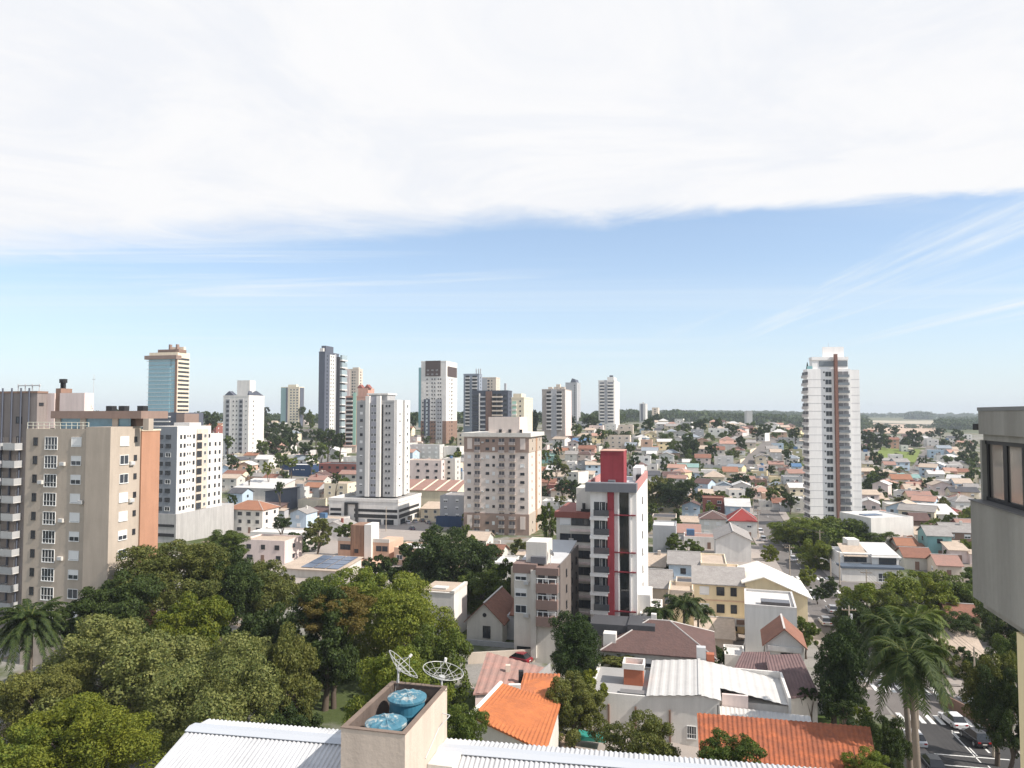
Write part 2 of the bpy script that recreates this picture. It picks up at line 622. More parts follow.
class Bld:
    """a building in its own frame: x along the front, y to the back, z up from the ground"""
    def __init__(s, name, label, cat, l, c, r, d, hd=14.0, side='R', py=470.0, group=None, sink=3.0):
        h = math.radians(hd)
        ux, uy = Vector((math.cos(h), -math.sin(h))), Vector((math.sin(h), math.cos(h)))
        rc = ratio(c, py)
        xc, yc = rc * d, d
        rl, rr = ratio(l, py), ratio(r, py)
        if side == 'R':
            s.W = (xc - rl * yc) / (ux.x - rl * ux.y)
            s.D = (xc - rr * yc) / (rr * uy.y - uy.x)
            o = Vector((xc, yc)) - ux * s.W
        else:
            s.W = (rr * yc - xc) / (ux.x - rr * ux.y)
            s.D = (xc - rl * yc) / (rl * uy.y - uy.x)
            o = Vector((xc, yc))
        s.d, s.c = d, c
        zs = [ground(*(o + ux * a * s.W + uy * b * s.D)) for a in (0, 1) for b in (0, 1)]
        s.z0 = min(zs)
        s.o, s.ux, s.uy = o, ux, uy
        s.root = thing(name, (o.x, o.y, s.z0), -h, label, cat, group)
        s.wins = []
        s.sink = sink
        s.parts = {}

    def Z(s, py, d=None):
        return at(s.c, py, d or s.d).z - s.z0

    def part(s, name, mb, mats):
        return mb.obj(name, mats, s.root)

    def box(s, name, x0, x1, y0, y1, z0, z1, m):
        return s.part(name, MB().box(x0, x1, y0, y1, z0, z1), m)

    def win(s, face, u, z, w, h, style='plain'):
        s.wins.append((face, u, z, w, h, style, 0.0))

    def winx(s, face, u, z, w, h, style, off):
        s.wins.append((face, u, z, w, h, style, off))

    def place(s, face, u, z, off=0.0):
        e = 0.022 + off
        return {'F': (u, -e, z), 'R': (s.W + e, u, z), 'L': (-e, u, z), 'B': (u, s.D + e, z)}[face]

    def flush(s, most=100):
        s.wins.sort(key=lambda q: (-q[3] * q[4] > -0.5, -q[2]))
        for q in s.wins[:most]:
            face, u, z, w, h, style, off = q
            new('window', window_mesh(w, h, style), s.root, s.place(face, u, z, off), FACE_ROT[face])
        rest = s.wins[most:]
        by = {}
        for q in rest:
            by.setdefault(q[5] == 'dark', []).append(q)
        for dk, qs in by.items():
            b = MB()
            for face, u, z, w, h, style, off in qs:
                t = window_mb(w, h, style)
                M_ = Matrix.Translation(s.place(face, u, z, off)) @ Matrix.Rotation(FACE_ROT[face], 4, 'Z')
                t.v = [tuple(M_ @ Vector(p)) for p in t.v]
                n0 = len(b.v)
                b.v += t.v; b.f += [tuple(i + n0 for i in f) for f in t.f]; b.m += t.m
            tag(b.obj('window', style_mats('dark' if dk else 'plain'), s.root), kind='stuff')

    def parapet(s, name, x0, x1, y0, y1, z0, z1, t, m):
        b = MB()
        b.box(x0, x1, y0, y0 + t, z0, z1); b.box(x0, x1, y1 - t, y1, z0, z1)
        b.box(x0, x0 + t, y0 + t, y1 - t, z0, z1); b.box(x1 - t, x1, y0 + t, y1 - t, z0, z1)
        return s.part(name, b, m)

    def rail(s, name, p0, p1, z0, z1, m, posts=6):
        b = MB()
        p0, p1 = Vector(p0), Vector(p1)
        for zz in (z1, (z0 + z1) / 2):
            b.cyl((*p0, zz), (*p1, zz), 0.04, n=5)
        for i in range(posts + 1):
            p = p0.lerp(p1, i / posts)
            b.cyl((*p, z0), (*p, z1), 0.04, n=5)
        return s.part(name, b, m)

    def balcony(s, face, u, z, w, h, mats, proud=0.9, rail=1.0, open_h=2.1, off=0.0):
        """a balcony: slab, parapet and the dark opening behind; mats = slab, rail, opening"""
        b = MB()
        a, c = -w / 2, w / 2
        b.box(a, c, -proud, 0.0, -0.18, 0.0, 0)
        b.box(a, c, -proud - 0.05, -proud + 0.04, 0.002, rail, 1)
        b.box(a - 0.002, a + 0.06, -proud + 0.04, 0.0, 0.002, rail, 1)
        b.box(c - 0.06, c + 0.002, -proud + 0.04, 0.0, 0.002, rail, 1)
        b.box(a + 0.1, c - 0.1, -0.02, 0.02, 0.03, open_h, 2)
        b.box(-0.04, 0.04, -0.05, -0.02, 0.03, open_h, 0)
        key = ('balc', round(w, 2), round(proud, 2), round(rail, 2), round(open_h, 2), tuple(m.name for m in mats))
        if key not in WCACHE:
            WCACHE[key] = b.mesh('balcony', mats)
        return new('balcony', WCACHE[key], s.root, s.place(face, u, z, -0.02 + off), FACE_ROT[face])

# ---------------------------------------------------------------- leaves
LEAF = {
    'dark': ((0.012, 0.026, 0.010), (0.040, 0.062, 0.020)),
    'mid': ((0.022, 0.045, 0.012), (0.080, 0.110, 0.028)),
    'olive': ((0.034, 0.050, 0.016), (0.110, 0.122, 0.042)),
    'grey': ((0.045, 0.066, 0.026), (0.150, 0.170, 0.075)),
    'yellow': ((0.036, 0.058, 0.009), (0.118, 0.138, 0.022)),
    'bright': ((0.035, 0.065, 0.012), (0.125, 0.150, 0.030)),
    'rusty': ((0.040, 0.042, 0.012), (0.098, 0.080, 0.028)),
    'conifer': ((0.010, 0.024, 0.010), (0.032, 0.055, 0.018)),
}
for k, (a, b) in LEAF.items():
    leafmat('leaf ' + k, tuple(q * w for q, w in zip(a, (1.95, 1.76, 1.3))), tuple(q * w for q, w in zip(b, (1.95, 1.70, 1.2))), 0.30)



def leaf_cloud(name, centers, radii, n, leaf, seed, up=0.35, jitter=0.75, squash=0.8):
    """n leaf sprays on the outsides of the clumps: one mesh, every spray a bent quad"""
    g = np.random.default_rng(seed)
    C = np.array(centers, float); R = np.array(radii, float)
    pr = R ** 2 / (R ** 2).sum()
    idx = g.choice(len(C), size=n, p=pr)
    d = g.normal(size=(n, 3)); d[:, 2] += up
    d /= np.linalg.norm(d, axis=1)[:, None]
    rr = g.uniform(0.55, 1.08, size=n) ** 0.7
    p = C[idx] + d * (R[idx] * rr)[:, None] * np.array([1, 1, squash])
    nr = d + g.normal(size=(n, 3)) * jitter
    nr /= np.linalg.norm(nr, axis=1)[:, None]
    t = np.cross(nr, g.normal(size=(n, 3))); t /= np.linalg.norm(t, axis=1)[:, None]
    b = np.cross(nr, t)
    s = leaf * g.uniform(0.55, 1.35, size=n)
    L, W = t * s[:, None], b * (s * 0.62)[:, None]
    bend = nr * (s * 0.22)[:, None]
    v = np.stack([p - L - bend, p + W * .9, p + L - bend, p - W * .9], axis=1).reshape(-1, 3)
    me = bpy.data.meshes.new(name)
    me.vertices.add(4 * n); me.vertices.foreach_set('co', v.astype(np.float32).ravel())
    me.loops.add(4 * n); me.loops.foreach_set('vertex_index', np.arange(4 * n, dtype=np.int32))
    me.polygons.add(n)
    me.polygons.foreach_set('loop_start', np.arange(0, 4 * n, 4, dtype=np.int32))
    try:
        me.polygons.foreach_set('loop_total', np.full(n, 4, dtype=np.int32))
    except Exception:
        pass
    me.materials.append(MATS['leaf mid'])
    me.update(calc_edges=True)
    me.validate()
    return me



# ---------------------------------------------------------------- terrain
def terrain():
    nx, ny = len(GX), len(GY)
    vs = [(float(GX[i]), float(GY[j]), float(GZ[j, i])) for j in range(ny) for i in range(nx)]
    fs = [(j * nx + i, j * nx + i + 1, (j + 1) * nx + i + 1, (j + 1) * nx + i) for j in range(ny - 1) for i in range(nx - 1)]
    m = bpy.data.materials.new('town ground')
    m.use_nodes = True
    t = NT(m.node_tree)
    tc = t.n('ShaderNodeTexCoord')
    P = tc.outputs['Object']
    a = t.noise(P, 0.045, 5, 0.6)
    b_ = t.noise(P, 0.16, 4, 0.6, 0.5)
    f_ = t.noise(P, 2.0, 4, 0.7)
    grass = t.mix(f_, (0.045, 0.065, 0.022, 1), (0.10, 0.12, 0.045, 1))
    soil = t.mix(f_, (0.16, 0.12, 0.085, 1), (0.27, 0.22, 0.17, 1))
    pave = t.mix(f_, (0.20, 0.19, 0.18, 1), (0.33, 0.31, 0.28, 1))
    c = t.mix(t.smooth(a, 0.44, 0.56), grass, pave)
    c = t.mix(t.smooth(b_, 0.52, 0.64), c, soil)
    # open country beyond the town
    sep = t.n('ShaderNodeSeparateXYZ'); t.link(P, sep.inputs[0])
    far = t.smooth(sep.outputs[1], 900, 1500)
    g2 = t.noise(P, 0.004, 4, 0.6)
    country = t.mix(t.smooth(g2, 0.42, 0.58), (0.05, 0.075, 0.03, 1), (0.15, 0.14, 0.07, 1))
    c = t.mix(far, c, country)
    bs = t.n('ShaderNodeBsdfPrincipled')
    t.link(c, bs.inputs['Base Color'])
    bs.inputs['Roughness'].default_value = 0.95
    bs.inputs['Specular IOR Level'].default_value = 0.1
    bp = t.n('ShaderNodeBump'); bp.inputs['Strength'].default_value = 0.5; bp.inputs['Distance'].default_value = 0.2
    t.link(f_, bp.inputs['Height']); t.link(bp.outputs[0], bs.inputs['Normal'])
    o = t.n('ShaderNodeOutputMaterial'); t.link(bs.outputs[0], o.inputs[0])
    me = bpy.data.meshes.new('ground')
    me.from_pydata(vs, [], fs)
    me.materials.append(m)
    me.polygons.foreach_set('use_smooth', [True] * len(fs))
    g = new('ground', me)
    tag(g, 'uneven town ground of grass, soil and paved yards', kind='structure')


terrain()


def strip(name, pts, w, off, mat, label=None, step=6.0, lift=0.0, base=0.0):
    """a strip of road or pavement laid over the ground along a line; lift > 0 gives it a kerb edge"""
    P = [Vector(p) for p in pts]
    line = []
    for a, b in zip(P, P[1:]):
        n = max(1, int((b - a).length / step))
        line += [a.lerp(b, i / n) for i in range(n)]
    line.append(P[-1])
    b = MB()
    L, R = [], []
    for i, p in enumerate(line):
        t = (line[min(i + 1, len(line) - 1)] - line[max(i - 1, 0)]).normalized()
        nrm = Vector((-t.y, t.x))
        l, r = p + nrm * w / 2, p - nrm * w / 2
        L.append((l.x, l.y, ground(l.x, l.y) + off + lift)); R.append((r.x, r.y, ground(r.x, r.y) + off + lift))
    n = len(line)
    b.add(L + R, [(i, n + i, n + i + 1, i + 1) for i in range(n - 1)])
    if lift:
        for q, fl in ((L, 1), (R, 0)):
            dn = [(x, y, z - lift - off) for x, y, z in q]
            b.add(q + dn, [((i, i + 1, n + i + 1, n + i) if fl else (i, n + i, n + i + 1, i + 1)) for i in range(n - 1)])
    return tag(b.obj(name, mat), label, kind='structure')


ASPH = paint('asphalt', (0.062, 0.06, 0.06), 0.9, 0.5, 0.0, 0.3)
ASPH2 = paint('worn asphalt', (0.16, 0.145, 0.135), 0.9, 0.5, 0.0, 0.3)
PAVE = paint('pavement slabs', (0.33, 0.29, 0.26), 0.9, 0.35, 0.0, 0.3)
YARD = paint('paved yard', (0.36, 0.27, 0.20), 0.9, 0.4, 0.0, 0.3)
LINE = paint('road paint', (0.72, 0.71, 0.68), 0.7, 0.15, 0.0)
GRASS = paint('lawn grass', (0.075, 0.115, 0.028), 0.95, 0.5, 0.0, 0.6)


SXD = [0, 40, 90, 137, 164, 216, 240, 274, 335]
SXX = [41, 47.0, 55.0, 62.7, 69.0, 81.7, 87.7, 98.2, 116.0]


def sx(d):                                    # the main street's centre line
    return float(np.interp(d, SXD, SXX))


def along(a, b, off=0.0):
    return [(sx(q) + off, q) for q in [a] + [k for k in SXD if a < k < b] + [b]]



strip('road', along(40, 96), 10.4, 0.05, ASPH, 'dark asphalt street running up from the near crossing')
strip('road', along(96.3, 335), 10.2, 0.054, ASPH2, 'worn grey street climbing away past the spreading trees')
strip('road', [(sx(101) - 40, 101 + 9.6), (sx(101) - 5.2, 102.2)], 9.0, 0.046, ASPH2, 'side street left of the near crossing')
strip('road', [(sx(101) + 5.2, 99.8), (sx(101) + 60, 101 - 13.5)], 9.0, 0.046, ASPH2, 'side street right of the near crossing')
strip('road', [(sx(172) - 30, 172 + 7), (sx(172) + 70, 172 - 16)], 8.5, 0.046, ASPH2, 'side street at the second crossing')
for sgn in (-1, 1):
    for a, b in ((40, 94), (108, 166), (179, 330)):
        strip('pavement', along(a, b, sgn * 6.7), 2.8, 0.03, PAVE, 'paved footway along the main street', lift=0.13)


def road_marks():
    b = MB()
    z = 0.062
    h = math.atan(0.19)
    ux, uy = Vector((math.cos(h), -math.sin(h))), Vector((math.sin(h), math.cos(h)))

    def bar(d, off, w, l, cross=False):
        c = Vector((sx(d), d)) + ux * off
        A, B = (ux * w / 2, uy * l / 2)
        q = [c - A - B, c + A - B, c + A + B, c - A + B]
        b.quad(*[(p.x, p.y, ground(p.x, p.y) + z) for p in q])
    for dd in (96.2, 106.6, 165.5, 178.5):
        for i in range(9):
            bar(dd, -4.6 + i * 1.15, 0.6, 3.0)
    for dd in (92.6, 110.0):
        bar(dd, 2.4 if dd < 100 else -2.4, 4.6, 0.4)
    for i in range(8):                                    # the crossing on the right-hand arm
        c = Vector((sx(101), 101)) + ux * 7.2 + uy * (-3.8 + i * 1.1)
        q = [c - ux * 1.5 - uy * .3, c + ux * 1.5 - uy * .3, c + ux * 1.5 + uy * .3, c - ux * 1.5 + uy * .3]
        b.quad(*[(p.x, p.y, ground(p.x, p.y) + z) for p in q])
    d = 46
    while d < 92:
        bar(d, 0.2, 0.16, 2.2); d += 4.6
    bar(88.5, -0.1, 0.16, 8)
    d = 112
    while d < 160:
        bar(d, 0, 0.16, 2.2); d += 5
    d = 183
    while d < 330:
        bar(d, 0, 0.2, 2.5); d += 6
    for d in (83.2, 85.9, 80.0, 77):                      # parking bay lines and the wide bars
        bar(d, -0.6, 8.0, 0.22)
    for d0 in (90.2, 112.5, 161.0):                        # arrows
        o = 2.0 if d0 < 100 else -1.9
        bar(d0 - 1.4, o, 0.25, 3.0)
        c = Vector((sx(d0), d0)) + ux * o
        q = [c - ux * 0.6, c + ux * 0.6, c + uy * 1.3]
        b.add([(p.x, p.y, ground(p.x, p.y) + z + 0.004) for p in q], [(0, 1, 2)])
        bar(d0 - 1.0, o + 0.55, 1.0, 0.3)
    tag(b.obj('road_marking', LINE), 'white crossings, arrows and lane lines painted on the street', kind='structure')


road_marks()

# hillside street and the straight street in the valley
p0, p1, p2 = hit(736, 474), hit(752, 460), hit(772, 441)
strip('road', [p0.xy, p1.xy, p2.xy, hit(776, 436).xy], 9, 0.4, ASPH2, 'grey street climbing the hill between houses')
q0, q1 = hit(910, 483), hit(933, 447)
strip('road', [q0.xy, q1.xy], 9, 0.35, ASPH2, 'straight street running away past the grassy field')


def patch(name, label, pxs, off, mat, n=8):
    """a field laid on the ground through four pixels"""
    c = [hit(*p).xy for p in pxs]
    b = MB()
    vs = []
    for j in range(n + 1):
        for i in range(n + 1):
            p = c[0].lerp(c[1], i / n).lerp(c[3].lerp(c[2], i / n), j / n)
            vs.append((p.x, p.y, ground(p.x, p.y) + off))
    b.add(vs, [(j * (n + 1) + i, j * (n + 1) + i + 1, (j + 1) * (n + 1) + i + 1, (j + 1) * (n + 1) + i) for j in range(n) for i in range(n)])
    return tag(b.obj(name, mat), label, kind='structure')


patch('field', 'bright green grassy field on the valley side', [(872, 461), (915, 463), (921, 450), (882, 447)], 0.35, paint('meadow', (0.15, 0.19, 0.045), 0.95, 0.4, 0.0, 0.5))
FIELD = paint('harvested field', (0.46, 0.34, 0.25), 0.95, 0.25, 0.0)
FIELD2 = paint('pale field', (0.42, 0.36, 0.27), 0.95, 0.25, 0.0)
patch('field', 'tan harvested field on the far slope', [(864, 434), (942, 434), (944, 425.5), (864, 423)], 1.0, FIELD, 14)
patch('field', 'pale strip of field along the far ridge', [(868, 422.6), (948, 425), (944, 420.6), (868, 420.6)], 1.2, FIELD2, 14)

# yards around the near houses
def yard(pts, mat, label, off=0.03, name='yard'):
    b = MB()
    b.add([(x, y, ground(x, y) + off) for x, y in pts], [tuple(range(len(pts)))])
    tag(b.obj(name, mat), label, kind='structure')


# ---------------------------------------------------------------- towers
def panel(B, face, u0, u1, z0, z1, m, proud=0.15, name='wall_panel'):
    if face == 'F':
        return B.box(name, u0, u1, -proud, -0.001, z0, z1, m)
    if face == 'R':
        return B.box(name, B.W + 0.001, B.W + proud, u0, u1, z0, z1, m)
    return B.box(name, -proud, -0.001, u0, u1, z0, z1, m)


def rows(top, fh, n):
    return [top - fh * (i + 0.5) for i in range(n)]


ROOFTOP = paint('flat roof screed', (0.33, 0.32, 0.31), 0.9, 0.3, 0.0, 0.2)


def shaft(B, z1, m=None, roof=True):
    """the tower's own walls, with a flat roof inside a parapet"""
    b = MB().box(0, B.W, 0, B.D, -B.sink, z1)
    w = B.part('wall', b, m)
    if roof:
        B.parapet('parapet', -0.12, B.W + 0.12, -0.12, B.D + 0.12, z1 + 0.002, z1 + 0.8, 0.25, m)
        B.box('roof', 0.14, B.W - 0.14, 0.14, B.D - 0.14, z1 + 0.003, z1 + 0.12, ROOFTOP)
    return w


AC = {}


def ac_unit(B, face, u, z, off=0.0):
    """an air conditioner on the wall, with its bracket and a stain-coloured drip line"""
    if 'm' not in AC:
        b = MB().box(-.42, .42, -.36, -.02, -.28, .28, 0).box(-.36, .36, -.40, -.361, -.22, .22, 1).box(-.3, -.26, -.3, .0, -.34, -.281, 1).box(.26, .3, -.3, .0, -.34, -.281, 1)
        AC['m'] = b.mesh('air_conditioner', [wm('off-white'), METAL])
    new('air_conditioner', AC['m'], B.root, B.place(face, u, z, off), FACE_ROT[face])


# --- tan and orange apartment block beside the park
def tan_block():
    B = Bld('apartment_block', 'tan apartment block with white shutters and an orange end wall beside the park', 'apartment block', 25, 112, 158, 105, 14, 'R', 480)
    LM.append(('the tan apartment block', 80, 500))
    tan = wm('tan')
    W, D = B.W, B.D
    us = lambda px: W * (px - 25) / 87.0
    zt, zr = B.Z(427), B.Z(431.5)
    s0 = us(88)
    B.part('wall', MB().box(0, s0, 0, D, -3, zr).box(s0 + 0.001, W, -0.45, 5.4, -3, zt).box(s0 + 0.001, W - 0.4, 5.401, D, -3, zt - 0.5), [tan])
    B.box('end_wall', W - 0.399, W + 0.2, 5.45, D, -3, zt - 0.7, wm('clay orange'))
    B.box('coping', W - 0.5, W + 0.3, 5.4, D + 0.1, zt - 0.699, zt - 0.45, wm('cream'))
    B.parapet('parapet', 0, s0 - 0.01, 0, D, zr + 0.001, zr + 0.35, 0.2, tan)
    B.box('terrace_floor', 0.21, s0 - 0.21, 0.21, D - 0.21, zr + 0.002, zr + 0.1, ROOFTOP)
    B.rail('railing', (0.1, 0.1), (s0 - 0.1, 0.1), zr + 0.36, zr + 1.3, paint('cream rail', (0.72, 0.70, 0.58)), 11)
    fh = (B.Z(441.7, 107) - B.Z(517, 107)) / 4.0
    z = B.Z(441.7, 107)
    k = 0
    while z > 2 and k < 11:
        B.win('F', us(35), z, 0.8, 1.25, 'dark')
        B.win('F', us(51), z - 0.25, 2.3, 1.9, 'quad')
        B.win('F', us(76.5), z, 1.75, 1.35, ('shut', 'half', 'half', 'shut', 'shut', 'half', 'shut', 'half', 'plain', 'shut', 'shut')[k])
        B.winx('R', 2.2, z + 0.1, 1.7, 1.35, ('shut', 'plain', 'plain', 'shut', 'shut', 'half', 'plain', 'shut', 'half', 'shut', 'shut')[k], 0)
        B.win('R', 4.4, z + 0.3, 0.6, 0.8, 'dark')
        z -= fh; k += 1
    for k2, (fc, u2, kk) in enumerate((('F', us(64), 1), ('F', us(64), 4), ('F', us(42), 2), ('F', us(64), 6), ('R', 3.6, 1), ('R', 3.6, 3), ('F', us(83), 3))):
        ac_unit(B, fc, u2, B.Z(441.7, 107) - kk * fh - 0.5)
    B.flush()
    # roof terrace: glazed penthouse under a dark beam
    br = wm('taupe')
    zb0, zb1 = B.Z(418.5, 111), B.Z(411.0, 111)
    g = MB().box(1.0, W - 0.8, 4.2, 4.3, zr + 0.1, zb0)
    B.part('glass_wall', g, [GLASS_B])
    for u in (1.0, us(57), us(90), us(121)):
        B.box('column', u, u + 1.0, 4.0, 5.0, zr + 0.1, zb0 - 0.001, wm('tan'))
    B.box('roof_beam', 0.6, W + 1.6, 3.6, D, zb0, zb1, br)
    B.box('penthouse_wall', us(90) + 1.1, W - 0.6, 5.1, D - 0.6, zt + 0.01, zb0 - 0.002, br)
    for u in (0.55, 0.7, 0.92):
        B.box('roof_duct', u * W, u * W + 1.1, 6.0, 7.0, zb1 + 0.001, zb1 + 0.8, BLACK)


tan_block()


def brown_block():
    B = Bld('apartment_block', 'dark brown apartment block with pipes, chimney flues and white balconies at the picture edge', 'apartment block', -60, 35, 45, 126, 14, 'R', 480)
    t = paint('wall dark umber grey', (0.245, 0.21, 0.195), vary=0.2, streak=0.25)
    z1 = B.Z(393)
    W, D = B.W, B.D
    B.part('wall', MB().box(0, W, 0, D, -3, z1), [t])
    B.parapet('parapet', -0.1, W + 0.1, -0.1, D + 0.1, z1 + 0.001, z1 + 0.35, 0.3, wm('brown'))
    us = lambda px: W * (px + 60) / 95.0
    for px in (2, 11, 20, 28):
        b = MB().cyl((us(px), -0.2, 2), (us(px), -0.2, z1 + 0.9), 0.14, n=6)
        B.part('pipe', b, [wm('slate')])
    b = MB().box(us(8), us(30), 1.5, 1.7, z1 + 1.3, z1 + 1.5)
    for px in (8, 15, 22, 29):
        b.cyl((us(px), 1.6, z1 + 0.3), (us(px), 1.6, z1 + 1.7), 0.1, n=5)
    B.part('roof_rail', b, [METAL])
    B.win('F', us(18), B.Z(420), 1.3, 1.2, 'dark')
    B.win('F', us(18), B.Z(441), 0.9, 1.6, 'dark')
    B.win('R', D * 0.4, B.Z(404), 0.9, 0.5, 'dark')
    B.flush()
    pale = wm('pale pink')
    B.box('stair_wall', W - 0.3, W + 1.6, 2.5, D, z1 - 7.5, z1 + 0.02, pale)
    zc = B.Z(388)
    B.box('chimney', W + 1.61, W + 2.7, 2.2, 4.6, z1 - 7, zc, wm('brown'))
    for dx in (0.25, 0.85):
        b = MB().cyl((W + 1.6 + dx, 3.2, zc), (W + 1.6 + dx, 3.2, zc + 1.0), 0.22, n=8)
        b.cyl((W + 1.6 + dx, 3.2, zc + 1.0), (W + 1.6 + dx, 3.2, zc + 1.7), 0.42, n=8)
        B.part('flue', b, [BLACK])
    B.box('stair_block', W + 2.71, W + 8.0, 4.0, D, z1 - 9, B.Z(393.5, 130), pale)
    B.box('wall_slot', W + 3.6, W + 4.0, 3.93, 3.999, z1 - 5, z1 - 1.0, BLACK)
    B.part('aerial', MB().cyl((W + 6, 6, z1 - 1), (W + 6, 6, z1 + 3.5), 0.04, n=5).box(W + 5.6, W + 6.4, 5.98, 6.02, z1 + 2.6, z1 + 2.68), [METAL])
    g_ = random.Random(4)
    cc = [(W + 4.5 + g_.uniform(-1.5, 3), 3.0 + g_.uniform(-.6, .8), z1 - 6.0 + g_.uniform(0, 4.2)) for _ in range(9)]
    me_ = leaf_cloud('climbing_plant', cc, [g_.uniform(.4, .9) for _ in cc], 700, .16, 3)
    me_.materials[0] = MATS['leaf olive']
    new('climbing_plant', me_, B.root)
    # balcony stacks standing in front of the wall
    fh = 3.05
    zz = B.Z(450.5, 121)
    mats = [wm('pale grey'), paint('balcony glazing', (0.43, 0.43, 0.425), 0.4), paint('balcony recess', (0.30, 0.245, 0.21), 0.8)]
    k = 0
    while zz > 2 and k < 11:
        for px in (-12, 3, 17):
            B.balcony('F', us(px), zz, 2.55, 2.3, mats, 1.6, 1.05, 2.0)
        zz -= fh; k += 1


brown_block()


def grey_white_block():
    B = Bld('apartment_block', 'white and slate-grey apartment block with dark balcony column on a long blank podium', 'apartment block', 150, 176.5, 222, 225, 14, 'R', 480)
    LM.append(('the grey and white apartment block', 192, 480))
    W, D = B.W, B.D
    z1 = B.Z(428)
    wh, gr = wm('white'), paint('wall blue grey', (0.22, 0.235, 0.26), vary=0.1)
    zp = B.Z(514)
    B.part('wall', MB().box(0, W, 0, D * 0.72, zp, z1).box(0, W, D * 0.72 + 0.002, D, zp, z1 - 2.2), [wh])
    panel(B, 'F', -0.02, W + 0.02, zp, z1 + 0.5, gr, 0.25)
    B.box('podium', -3, W + 0.6, -0.6, D + 6, -3, zp - 0.01, paint('podium render', (0.42, 0.405, 0.39), vary=0.25, streak=0.2))
    panel(B, 'F', 0, W, zp - 4, zp - 3.2, BLACK, 0.72, 'garage_opening')
    panel(B, 'F', 0, W, zp - 7, zp - 6.0, BLACK, 0.72, 'garage_opening')
    panel(B, 'R', D * 0.40, D * 0.64, zp + 0.3, z1 - 0.5, wm('beige'), 0.3)
    B.parapet('parapet', 0.0, W, 0, D * 0.72, z1 + 0.001, z1 + 0.5, 0.25, wh)
    B.box('stair_block', W * 0.3, W - 1, D * 0.3, D * 0.55, z1 + 0.5, z1 + 1.6, wm('pale grey'))
    fh = (B.Z(445) - B.Z(508)) / 7.0
    z = B.Z(437)
    for k in range(9):
        B.winx('F', W - 3.0, z, 1.9, 1.3, 'plain' if k % 3 == 2 else 'dark', 0.26); B.winx('F', W - 5.6, z, 1.5, 1.2, 'dark', 0.26)
        for fu in (0.075, 0.15, 0.345):
            B.win('R', D * fu, z, 0.95, 1.25, 'dark')
        for fu in (0.215, 0.265):
            B.win('R', D * fu, z + 0.2, 0.45, 0.6, 'dark')
        B.winx('R', D * 0.45, z - 0.2, 2.4, 2.0, 'dark', 0.3)
        B.winx('R', D * 0.575, z, 1.2, 1.2, 'plain', 0.3)
        if k:
            for fu in (0.70, 0.83, 0.93):
                B.win('R', D * fu, z, 0.95, 1.25, 'dark')
        else:
            B.win('R', D * 0.685, z, 0.8, 1.1, 'dark')
        z -= fh
    B.flush()


grey_white_block()


def grid_tower(name, label, spec, top, wallm, front=(), right=(), fh=2.95, off=1.6, nf=None, bands=(), extra=None, lm=None, hd=14, side='R', py=440, most=100, roofbox=None):
    l, c, r, d = spec
    B = Bld(name, label, 'tower', l, c, r, d, hd, side, py)
    if lm:
        LM.append((lm, (l + r) / 2, (top + py) / 2))
    z1 = B.Z(top)
    shaft(B, z1, wallm)
    n = nf or int((z1 - 2) / fh)
    side_f = 'R' if side == 'R' else 'L'
    for k in range(n):
        z = z1 - off - k * fh
        for fu, w, h, st in front:
            B.win('F', B.W * fu, z, w, h, st)
        for fu, w, h, st in right:
            B.win(side_f, B.D * fu, z, w, h, st)
    for face, f0, f1, y0, y1, m, proud in bands:
        L = B.W if face == 'F' else B.D
        panel(B, face, L * f0, L * f1, y0 if y0 is not None else -B.sink, y1 if y1 is not None else z1, m, proud)
    if roofbox:
        for x0, x1, y0, y1, h, m in roofbox:
            B.box('roof_block', B.W * x0, B.W * x1, B.D * y0, B.D * y1, z1 + 0.13, z1 + h, m)
    if extra:
        extra(B, z1)
    B.flush(most)
    return B


